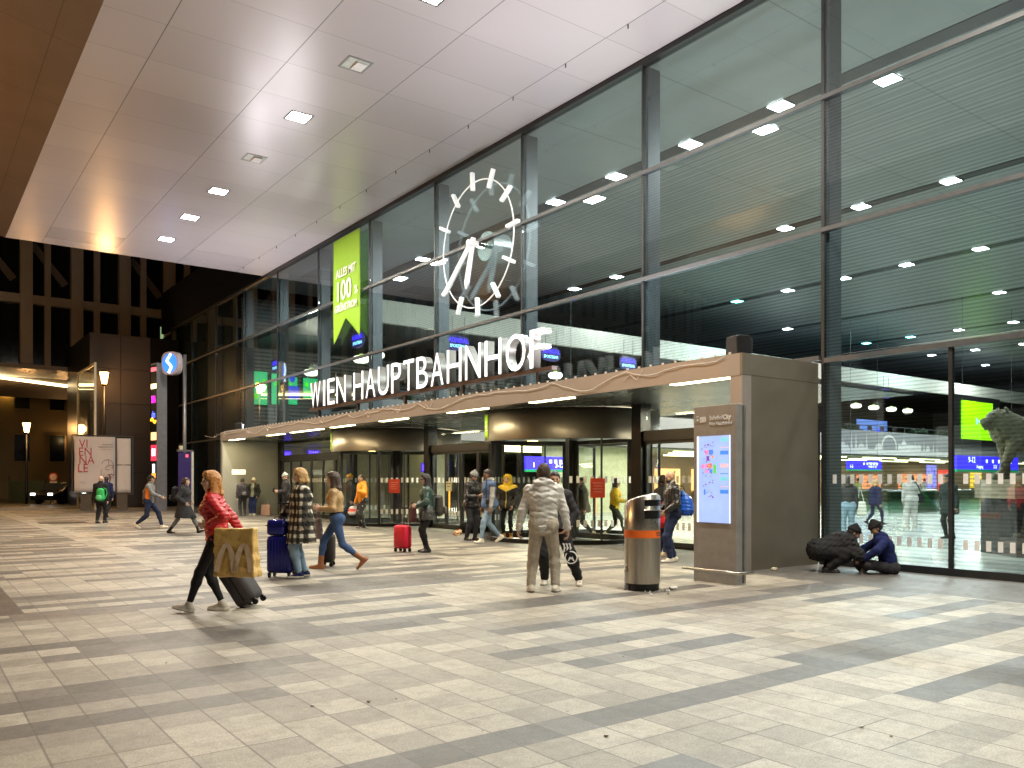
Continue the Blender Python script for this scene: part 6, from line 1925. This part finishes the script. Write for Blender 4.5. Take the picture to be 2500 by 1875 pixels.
W_['panel'] = person('man in cap and grey jacket with orange side panel striding right', ground(364, 1290), 6, 1.78, .012, tone='tan', lean=4, pelvis=(0, 0, .865), feet={'L': (-.08, .36, 0, -6), 'R': (.08, -.36, .06, 28)}, hat='cap', hatmat=M_jet, hair='short', hairmat=M_hdark, seed=45,
    arms={'L': ((-.22, -.22, .90), (-.3, -1, 0)), 'R': ((.20, .42, .98), (.6, -1, -.3))}, top=dict(mat=split_mat('jacket_panel', patch, (.16, .16, .165), (.9, .22, .01)).m, o=.030, hem=.84, seat=True),
    vest=dict(mat=cloth('hem_white', (.6, .6, .56)), o=.020, hem=.80, collar=False, seat=True), pants=dict(mat=M_jeansd, loose=.014, folds=.006), shoes=dict(mat=M_shoew))
W_['coat'] = person('woman in long dark coat and ankle boots striding right past the pole', ground(449, 1301.5), 2, 1.70, .012, tone='fair', female=True, lean=4, pelvis=(0, 0, .85), feet={'L': (-.07, .42, .0, -18), 'R': (.07, -.40, .0, 6)}, hair='pony', hairmat=M_hbrown, seed=47,
    arms={'L': ((-.20, .12, .92), (-.5, -1, 0)), 'R': ((.20, .10, .90), (.5, -1, 0))}, top=dict(name='coat', mat=M_char, o=.036, hem=.46, flare=.05, folds=.008, hood=True), pants=dict(mat=M_wool, loose=.004), shoes=dict(mat=M_shoeb, h=.12, w=.006))
# inside the doors and the hall
W_['yelj'] = person('dark haired woman in yellow jacket walking inside the revolving door', ground(1500, 1313.5), 350, 1.63, .012, tone='tan', female=True, lean=4, pelvis=(0, 0, .89), feet={'L': (-.07, -.26, .05, 22), 'R': (.07, .28, 0, -6)}, hair='long', hairmat=M_hdark, seed=51,
    arms={'L': ((-.12, .28, 1.05), (-1, -.8, -.3)), 'R': ((.14, .28, 1.05), (1, -.8, -.3))}, top=dict(mat=M_yel, o=.030, hem=.82, seat=True), pants=dict(mat=cloth('leggings_olive', (.05, .055, .035)), loose=.004), shoes=dict(mat=M_cream))
W_['drum'] = person('grey coated person walking left inside the revolving door', ground(1425, 1312), 190, 1.66, .013, tone='fair', lean=4, pelvis=(0, 0, .89), feet={'L': (-.07, .28, 0, -6), 'R': (.07, -.28, .05, 24)}, hair='short', hairmat=M_hdark, seed=53,
    top=dict(mat=cloth('coat_taupe', (.14, .13, .11)), o=.034, hem=.70, flare=.02), pants=dict(mat=M_char, loose=.010), shoes=dict(mat=M_cream))
W_['left'] = person('person in dark clothes and mustard beanie stepping through the far revolving door', ground(858, 1278), 200, 1.80, .013, tone='tan', lean=4, pelvis=(0, 0, .90), feet={'L': (-.07, .28, 0, -6), 'R': (.07, -.28, .05, 24)}, hat='beanie', hatmat=cloth('beanie_mustard', (.55, .33, .06)), seed=55,
    top=dict(mat=M_char, o=.034, hem=.80, seat=True), pants=dict(mat=M_jeansd, loose=.010), shoes=dict(mat=M_shoeb))
W_['tote'] = person('person in black top and pale jeans with white tote behind the glass', (19.4, 11.85), 80, 1.66, .013, tone='fair', female=True, lean=2, hair='long', hairmat=M_hdark, seed=57,
    top=dict(mat=M_char, o=.020, hem=.86, seat=True), pants=dict(mat=M_jeansl, loose=.018), shoes=dict(mat=M_shoew))
W_['navyw'] = person('blonde woman in navy jacket walking right inside the hall', (27.0, 15.5), 20, 1.62, .014, tone='fair', female=True, lean=5, pelvis=(0, 0, .88), feet={'L': (-.07, -.32, .06, 26), 'R': (.07, .30, 0, -6)}, hair='bob', hairmat=M_hblond, seed=59,
    top=dict(mat=M_navy, o=.032, hem=.72, flare=.01), pants=dict(mat=M_jeansd, loose=.006), shoes=dict(mat=M_shoeb, h=.08))
W_['white'] = person('man in white jacket and grey joggers with black shoulder bag inside', (26.8, 14.1), 82, 1.74, .013, tone='tan', lean=2, hair='short', hairmat=M_hdark, seed=61, build=1.1,
    feet=feet_stand(.13), top=dict(mat=cloth('jacket_cream', (.52, .50, .46)), o=.040, hem=.84, seat=True, hood=True), pants=dict(mat=M_lgrey, loose=.034), shoes=dict(mat=M_shoew))
W_['plinth'] = person('person in dark coat leaning at the left end of the plinth', (22.0, 10.55), 200, 1.72, .014, tone='tan', lean=8, head=(0, 15), hair='short', hairmat=M_hdark, seed=63,
    top=dict(mat=cloth('coat_bottle', (.016, .028, .026)), o=.034, hem=.66, flare=.02), pants=dict(mat=M_jet, loose=.012), shoes=dict(mat=M_shoeb))
for k, (px, t_, phi, lab, tm, hm) in enumerate(((2256, 60, 300, 'distant man in white jacket near the shop fronts', cloth('far_white', (.62, .62, .60)), M_hdark), (2240, 60, 280, 'distant long haired person in dark brown near the shops', cloth('far_brown', (.07, .03, .03)), M_hdark),
        (2229, 61, 250, 'distant person in lime top near the shops', cloth('far_lime', (.45, .50, .16)), M_hbrown), (2310, 58, 200, 'distant person in pale green beside the red panel', cloth('far_green', (.30, .36, .27)), M_hdark), (2095, 55, 100, 'distant person in lime jacket behind the white tote', cloth('far_olive', (.42, .42, .14)), M_hbrown))):
    p = FW * t_ + RT * (t_ * (px - 1250) / FPX)
    W_['far%d' % k] = person(lab, (p.x, p.y), phi, 1.72, .026, tone='tan', hair='short', hairmat=hm, seed=70 + k, top=dict(mat=tm, o=.03, hem=.82, seat=True), pants=dict(mat=M_char, loose=.012), shoes=dict(mat=M_shoeb))

# beard for the bald man, prints on the joggers, headphones and straps
J = W_['bald']
F = Field((-.1, -.02, -.14), (.1, .15, .02), .008)
F.ball((0, .034, -.045), (.062, .068, .075), .02); F.ball((0, .064, -.095), (.032, .03, .026), .02)
F.cut(lambda X, Y, Z: np.maximum(Z + .035 - .25 * np.abs(X) * 3, -Y * .6 + .0))
V, Q = F.mesh()
if len(V): np_mesh('beard', J['head'] + (V * J['s']) @ J['hr'].T, Q, M_hdark, J['root'])
J = W_['black']
hp, K, an, Mf = J['legs']['L']
# the leg on the right of the picture is his left one
def on_leg(f, off):
    p = Vector(K + (an - K) * f) if f >= 0 else Vector(K + (hp - K) * (-f))
    return p
for f, body, sz in ((-.28, '}}}', .13), (.12, 'A', .13)):
    p = on_leg(f, 0)
    o_ = p + Vector((0, .098 if f < 0 else .088, -sz * .35))
    text('print', body, sz, o_ + Vector((-.0, 0, 0)), (-1, 0, 0), M_white, J['root'], bold=.004, extrude=.006)
    if body == 'A':
        c = o_ + Vector((0, 0, sz * .36))
        MB().tube([c + Vector((.085 * math.cos(2 * PI * q / 20), 0, .085 * math.sin(2 * PI * q / 20))) for q in range(21)], .009, 5, cap=False).build('print', M_white, J['root'])
J = W_['phone']
ph = world(J, (J['handL'] + J['handR']) / 2 + np.array([0, .03, .03]))
t = tag(MB().obox((0, 0, 0), RT, FW + Vector((0, 0, .5)), Vector((0, 0, 1)) - FW * .5, .075, .15, .01).build('mobile_phone', M_black, loc=ph, bevel=.003), 'dark mobile phone held by the man in grey beanie', 'phone')
J = W_['beanie']
ph = world(J, J['handR'] + np.array([-.04, .04, .03]))
tag(MB().obox((0, 0, 0), RT, FW, Z3, .07, .012, .14).build('mobile_phone', M_black, loc=ph, bevel=.003), 'mobile phone held up by man in pale grey beanie', 'phone')

# ================================================================== bags and cases
def suitcase(name, at, phi, w, d, h, mat, label, tilt=0, handle=.45, ribs=True, wheels=4, cat='suitcase', soft=False):
    t = empty(name, at, heading(phi), label, cat)
    t.rotation_euler = (R_(tilt), 0, heading(phi)); t.rotation_mode = 'XYZ'
    z0 = .07
    MB().box(-w / 2, w / 2, -d / 2, d / 2, z0, z0 + h).build('shell', mat, t, bevel=min(d * .28, .06), smooth=True)
    if ribs:
        for k in range(7):
            x = -w * .36 + w * .72 * k / 6
            MB().box(x - .009, x + .009, -d / 2 - .006, d / 2 + .006, z0 + .06, z0 + h - .06).build('rib', mat, t, bevel=.005)
    MB().box(-w / 2 - .004, w / 2 + .004, -.008, .008, z0 + .03, z0 + h - .03).build('zip_seam', M_black, t)
    for sx_ in (-1, 1):
        for sy_ in ((-1, 1) if wheels == 4 else (-1,)):
            wh = MB().tube([(sx_ * (w / 2 - .05) - .014, sy_ * (d / 2 - .04), .035), (sx_ * (w / 2 - .05) + .014, sy_ * (d / 2 - .04), .035)], .035, 14)
            wh.box(sx_ * (w / 2 - .05) - .02, sx_ * (w / 2 - .05) + .02, sy_ * (d / 2 - .04) - .022, sy_ * (d / 2 - .04) + .022, .045, z0 + .012)
            wh.build('wheel', M_black, t)
    if handle:
        y = -d / 2 + .04
        for sx_ in (-.085, .085): MB().tube([(sx_, y, z0 + h - .02), (sx_, y, z0 + h + handle)], .009, 8).build('handle_tube', M_steel, t)
        MB().obox((0, y, z0 + h + handle), (1, 0, 0), (0, 1, 0), Z3, .21, .035, .03).build('grip', M_black, t, bevel=.008)
    MB().tube([(-.08, 0, z0 + h), (-.07, 0, z0 + h + .03), (.07, 0, z0 + h + .03), (.08, 0, z0 + h)], .010, 6).build('top_handle', M_black, t)
    return t
M_cobalt = plain('case_blue', (.012, .014, .17), .22, .2, .15, 5)
suitcase('suitcase', ground(688, 1409), 262, .42, .27, .58, M_cobalt, 'glossy dark blue hard suitcase under a matching vanity case', handle=.50)
VC = empty('vanity_case', ground(679, 1409) + Vector((0, 0, .655)), heading(262), 'small glossy blue vanity case sitting on the blue suitcase', 'vanity case')
MB().box(-.15, .15, -.12, .12, 0, .25).build('shell', M_cobalt, VC, bevel=.05, smooth=True)
MB().box(-.153, .153, -.123, .123, .150, .162).build('zip_seam', M_black, VC)
MB().tube([(-.07, 0, .25), (-.05, 0, .285), (.05, 0, .285), (.07, 0, .25)], .009, 6).build('top_handle', M_black, VC)
suitcase('suitcase', ground(983, 1347), 235, .36, .24, .50, plain('case_red', (.62, .008, .035), .5, 0, .15, 7, bump=.2, bscale=40), 'bright red soft suitcase standing beside woman in green coat', handle=.36, ribs=False)
suitcase('suitcase', ground(622, 1480), 178, .38, .26, .58, cloth('case_charcoal', (.045, .04, .042), .6), 'dark grey suitcase tilted and pulled behind the woman in red', tilt=-33, handle=.38, ribs=False)
suitcase('suitcase', ground(800, 1382), 184, .36, .24, .50, cloth('case_black', (.022, .018, .017), .55), 'black suitcase half hidden behind the plaid coat', handle=.40, ribs=False)

def paper_bag(name, c, u, w, h, d, mat, label, lean=0.0, seed=3, cat='bag', handles=True):
    t = empty(name, c, math.atan2(u.y, u.x), label, cat)
    F = Field((-w / 2 - .12, -d / 2 - .12, -.05), (w / 2 + .12, d / 2 + .12, h + .10), .011)
    X, Y, Z = F.all()
    k = Z / h
    hx = w / 2 * (1 - .04 * k) ; hy = d / 2 * (1 - .55 * k) + .01
    F.D = np.maximum(np.maximum(np.abs(X - lean * k) - hx, np.abs(Y) - hy), np.maximum(-Z, Z - h)).astype(np.float32) + 0 * (X + Y + Z).astype(np.float32)
    F.shift(lambda X, Y, Z: folds(seed, .012, .26)(X, Y * 0, Z)); F.shift(folds(seed + 1, .006, .09))
    V, Q = F.mesh(); V = relax(V, Q, 1)
    np_mesh('paper_body', V, Q, mat, t, smooth=True)
    if handles:
        for sy_ in (-1, 1):
            MB().tube([(-w * .2, sy_ * .02, h - .02), (-w * .16, sy_ * .02, h + .10), (0, sy_ * .02, h + .13), (w * .16, sy_ * .02, h + .10), (w * .2, sy_ * .02, h - .02)], .007, 6).build('cord_handle', mat, t)
    return t
J = W_['red']
def kraft(nm, ca, cb):
    t = NT(nm)
    n = t.noise(5.0, 4.0, .6)
    t.set(Base_Color=t.ramp(n, [(.3, ca), (.7, cb)]), Roughness=.36)
    rg = t.math('ABSOLUTE', t.math('SUBTRACT', t.noise(5.0, 2.5, .5), .5)); r2 = t.math('ABSOLUTE', t.math('SUBTRACT', t.noise(11.0, 2.0, .5), .5))
    t.bump(t.math('ADD', t.math('MULTIPLY', rg, 2.4), t.math('MULTIPLY', r2, .5)), .40, .04)
    return t.m
M_kraft = kraft('kraft_paper', (.60, .37, .10), (.72, .48, .16))
bc = FW * (9.585 * .955) + RT * (9.585 * .955 * (581 - 1250) / FPX)
bag = paper_bag('paper_bag', Vector((bc.x, bc.y, .44)), (RT * .97 + FW * -.22).normalized(), .50, .54, .17, M_kraft, 'large crumpled golden brown paper bag on the red woman’s arm'.replace('’', "'"), -.03, 5, handles=False)
M_loop = kraft('print_cream', (.76, .56, .36), (.82, .63, .43))
m = MB()
for (xa, za, xm, zm, xb, zb) in ((-.20, .06, -.10, .36, .02, .07), (.02, .07, .12, .36, .22, .06)):
    pts = []
    for q in range(11):
        f = q / 10
        pts.append((xa + (xb - xa) * f, -.105 + .028 * (za + (zm - za) * math.sin(PI * f)) / .4, za + (zm - za) * math.sin(PI * f) ** .8))
    vs = []
    for q in range(11):
        x_, z_ = pts[q][0], pts[q][2]
        dx = pts[min(q + 1, 10)][0] - pts[max(q - 1, 0)][0]; dz = pts[min(q + 1, 10)][2] - pts[max(q - 1, 0)][2]
        l_ = math.hypot(dx, dz); wd = .022 + .014 * abs(math.cos(PI * q / 10))
        for sg_ in (-1, 1):
            zz_ = z_ + sg_ * wd * dx / l_; xx_ = x_ - sg_ * wd * dz / l_
            vs.append((xx_, -(.085 * (1 - .55 * zz_ / .54) + .026), zz_))
    m.add(vs, [(2 * q + 1, 2 * q + 3, 2 * q + 2, 2 * q) for q in range(10)])
m.build('printed_mark', M_loop, bag)
paper_bag('shopping_bag', (12.95, 36.0, 0), RT, .42, .46, .20, plain('bag_pink', (.62, .42, .40), .6, 0, .08, 6), 'pale pink paper carrier bag on the ground at the porch wall', 0, 8)
# soft bags
def soft_bag(name, c, prims, mat, label, vox=.012, amp=.012, seed=2, cat='bag', rz=0, extra=None):
    t = empty(name, c, rz, label, cat)
    F = Field((-.55, -.55, -.05), (.55, .55, .75), vox)
    for p in prims: F.cone(*p)
    F.shift(folds(seed, amp, .12))
    V, Q = F.mesh(); V = relax(V, Q, 1)
    np_mesh('sack', V, Q, mat, t)
    if extra: extra(t)
    return t
def strap(t, pts, mat, r=.012):
    MB().tube(pts, r, 6).build('strap', mat, t)
J = W_['bald']
bp = world(J, (J['shl'] + J['waist']) / 2 + np.array([0, -.27, -.12]))
soft_bag('drawstring_bag', (bp.x, bp.y, bp.z - .18), [((0, 0, .06), (0, 0, .22), (.19, .15), (.15, .12), (1, 0, 0)), ((0, 0, .22), (0, .07, .38), (.13, .09), (.05, .04), (1, 0, 0))], plain('nylon_blue', (.015, .10, .55), .45, 0, .15, 8), 'bright blue drawstring bag on the bald man in leather jacket', rz=heading(186), seed=5,
    extra=lambda t: (strap(t, [(-.10, .05, .38), (-.13, .10, .50), (-.12, .24, .52)], M_black, .008), strap(t, [(.10, .05, .38), (.13, .10, .50), (.12, .24, .52)], M_black, .008)))
g = ground(1617, 1362)
soft_bag('holdall', (g.x - .05, g.y, .62), [((0, 0, .08), (0, 0, .20), (.15, .12), (.12, .09), (1, 0, 0))], plain('nylon_red_bag', (.62, .01, .015), .5), 'red bag held between the litter bin and the bald man', seed=6, extra=lambda t: strap(t, [(-.05, 0, .28), (-.03, 0, .46), (.04, 0, .46), (.05, 0, .28)], plain('nylon_red_bag', (.62, .01, .015), .5), .012))
J = W_['green']
bp = world(J, np.array([.02, .30, .60]))
soft_bag('tote_bag', bp, [((0, 0, .10), (0, 0, .33), (.17, .07), (.15, .05), (1, 0, 0))], plain('bag_maroon', (.05, .008, .014), .5), 'dark maroon bag held by woman in green coat', rz=heading(192) + .25, seed=7, extra=lambda t: (strap(t, [(-.08, 0, .36), (-.05, 0, .46), (.05, 0, .46), (.08, 0, .36)], M_black)))
def backpack(J, mat, mat2, label, zc=1.12, s=1.0, dx=0):
    bp = world(J, np.array([dx, -.25, zc - .25]))
    def ex(t):
        for sx_ in (-.10, .10): strap(t, [(sx_, .06, .44), (sx_ * 1.1, .17, .42), (sx_ * 1.3, .19, .25), (sx_ * 1.2, .10, .08)], mat, .016)
        F = Field((-.2, -.25, -.05), (.2, .1, .4), .012)
        F.cone((0, -.12, .08), (0, -.12, .16), (.11, .05), (.10, .045), (1, 0, 0)); V, Q = F.mesh(); np_mesh('pocket', V, Q, mat2, t)
    return soft_bag('backpack', bp, [((0, 0, .08), (0, 0, .36), (.15 * s, .10 * s), (.135 * s, .085 * s), (1, 0, 0))], mat, label, rz=J['root'].rotation_euler[2], seed=9, extra=ex, cat='backpack', amp=.008)
backpack(W_['green'], plain('pack_olive', (.05, .045, .038), .7), plain('pack_brown', (.09, .07, .055), .7), 'dull brown backpack worn by woman in green coat', 1.02)
backpack(W_['pack'], M_char, plain('pack_lining', (.12, .11, .12), .6), 'dark grey backpack worn at the far porch wall', 1.10)
backpack(W_['walkone'], plain('pack_green', (.02, .42, .10), .5, 0, .2), plain('pack_mint', (.12, .55, .25), .5), 'bright green backpack on the bald walker in dark coat', 1.06, 1.0, .14)
backpack(W_['coat'], M_jet, M_char, 'black backpack on the woman in long dark coat', 1.16)
J = W_['orange']
bp = world(J, J['handR'] + np.array([0, .10, -.30]))
soft_bag('plastic_bag', bp, [((0, 0, .05), (0, 0, .20), (.15, .09), (.09, .05), (1, 0, 0))], split_mat('bag_print', lambda t: t.math('LESS_THAN', t.math('ABSOLUTE', t.math('SUBTRACT', t.xyz()[2], .12)), .045), (.70, .68, .62), (.65, .08, .05)).m, 'white and red plastic bag held by man in orange jacket', seed=12, amp=.02)
J = W_['tan']
bp = world(J, J['handR'] + np.array([.02, .02, -.50]))
soft_bag('shoulder_bag', bp, [((0, 0, .05), (0, 0, .30), (.16, .06), (.10, .05), (0, 1, 0))], cloth('bag_mauve', (.24, .20, .21)), 'mauve grey soft bag carried by woman in tan jacket', seed=13, extra=lambda t: strap(t, [(0, -.08, .32), (0, 0, .50), (0, .08, .32)], cloth('bag_mauve', (.24, .20, .21))))
J = W_['denim']
bp = world(J, J['waist'] + np.array([-.19, .10, -.17]))
soft_bag('hip_bag', bp, [((0, 0, .06), (0, 0, .14), (.10, .045), (.10, .045), (0, 1, 0))], M_leath, 'small black bag on the hip of man in denim vest', rz=heading(207), seed=14, amp=.004, extra=lambda t: strap(t, [(0, .08, .16), (.06, .06, .45), (.14, 0, .62)], M_black, .010))
J = W_['tote']
bp = world(J, np.array([.30, -.04, .62]))
soft_bag('tote_bag', bp, [((0, 0, .05), (0, 0, .34), (.16, .05), (.13, .03), (0, 1, 0))], cloth('tote_white', (.62, .62, .58)), 'white cotton tote bag hanging from a shoulder inside the glass', seed=15, extra=lambda t: strap(t, [(0, -.08, .36), (-.06, 0, .78), (0, .08, .36)], cloth('tote_white', (.62, .62, .58))))
J = W_['white']
bp = world(J, np.array([.24, -.10, .80]))
soft_bag('shoulder_bag', bp, [((0, 0, .05), (0, 0, .25), (.14, .06), (.12, .05), (0, 1, 0))], M_jet, 'black shoulder bag on the man in white jacket inside', seed=16, extra=lambda t: strap(t, [(-.05, -.06, .28), (-.24, -.05, .55), (-.38, -.02, .68)], M_jet, .016))
g = ground(1149, 1303)
soft_bag('holdall', (g.x + .25, g.y + .15, 0), [((-.30, 0, .16), (.25, .05, .18), (.17, .16), (.20, .17), (0, 1, 0)), ((-.1, .1, .20), (.2, .1, .34), .16, .12)], M_jet, 'heap of black bags on the ground behind the phone reader', rz=-YAW, seed=17, amp=.025)
g = ground(1119, 1307)
soft_bag('carrier_bag', (g.x, g.y, 0), [((-.05, 0, .05), (.05, 0, .10), .09, .06)], split_mat('carrier_print', lambda t: t.math('GREATER_THAN', t.noise(14, 2), .52), (.62, .5, .30), (.5, .12, .03)).m, 'small orange and white carrier bag beside black bags', seed=18, amp=.03)
# ================================================================== camera, sky, render settings
cam = bpy.data.cameras.new('camera')
cam.sensor_fit = 'HORIZONTAL'; cam.sensor_width = 36.0
cam.lens = 36.0 * FPX / 2500.0
cam.shift_y = (1175.0 - 937.5) / 2500.0
cam.clip_start = 0.05; cam.clip_end = 600
co = bpy.data.objects.new('camera', cam); COL.objects.link(co)
co.location = (0, 0, CAMH); co.rotation_euler = (PI / 2, 0, -YAW)
SC.camera = co

w = bpy.data.worlds.new('World'); SC.world = w; w.use_nodes = True
nt = w.node_tree
bg = nt.nodes['Background']
sky = nt.nodes.new('ShaderNodeTexSky'); sky.sky_type = 'NISHITA'; sky.sun_disc = False
sky.sun_elevation = R_(-4.0); sky.sun_rotation = R_(250)
nt.links.new(sky.outputs[0], bg.inputs[0]); bg.inputs[1].default_value = 0.05
sun = bpy.data.lights.new('moonlight', 'SUN'); sun.energy = 0.004; sun.angle = R_(0.5); sun.color = (1, .95, .88)
so = bpy.data.objects.new('moonlight', sun); COL.objects.link(so); so.rotation_euler = (R_(55), 0, R_(200))

SC.view_settings.view_transform = 'Standard'; SC.view_settings.look = 'None'
SC.view_settings.exposure = 0.15; SC.view_settings.gamma = 1.0; SC.view_settings.use_curve_mapping = False
SC.render.engine = 'CYCLES'
cy = SC.cycles
cy.use_denoising = True
try: cy.denoiser = 'OPENIMAGEDENOISE'
except Exception: pass
cy.max_bounces = 7; cy.diffuse_bounces = 3; cy.glossy_bounces = 4; cy.transmission_bounces = 4; cy.transparent_max_bounces = 40
cy.sample_clamp_indirect = 4.0; cy.sample_clamp_direct = 0.0
cy.caustics_reflective = False; cy.caustics_refractive = False
cy.use_light_tree = True
SC.render.film_transparent = False
bpy.context.view_layer.update()
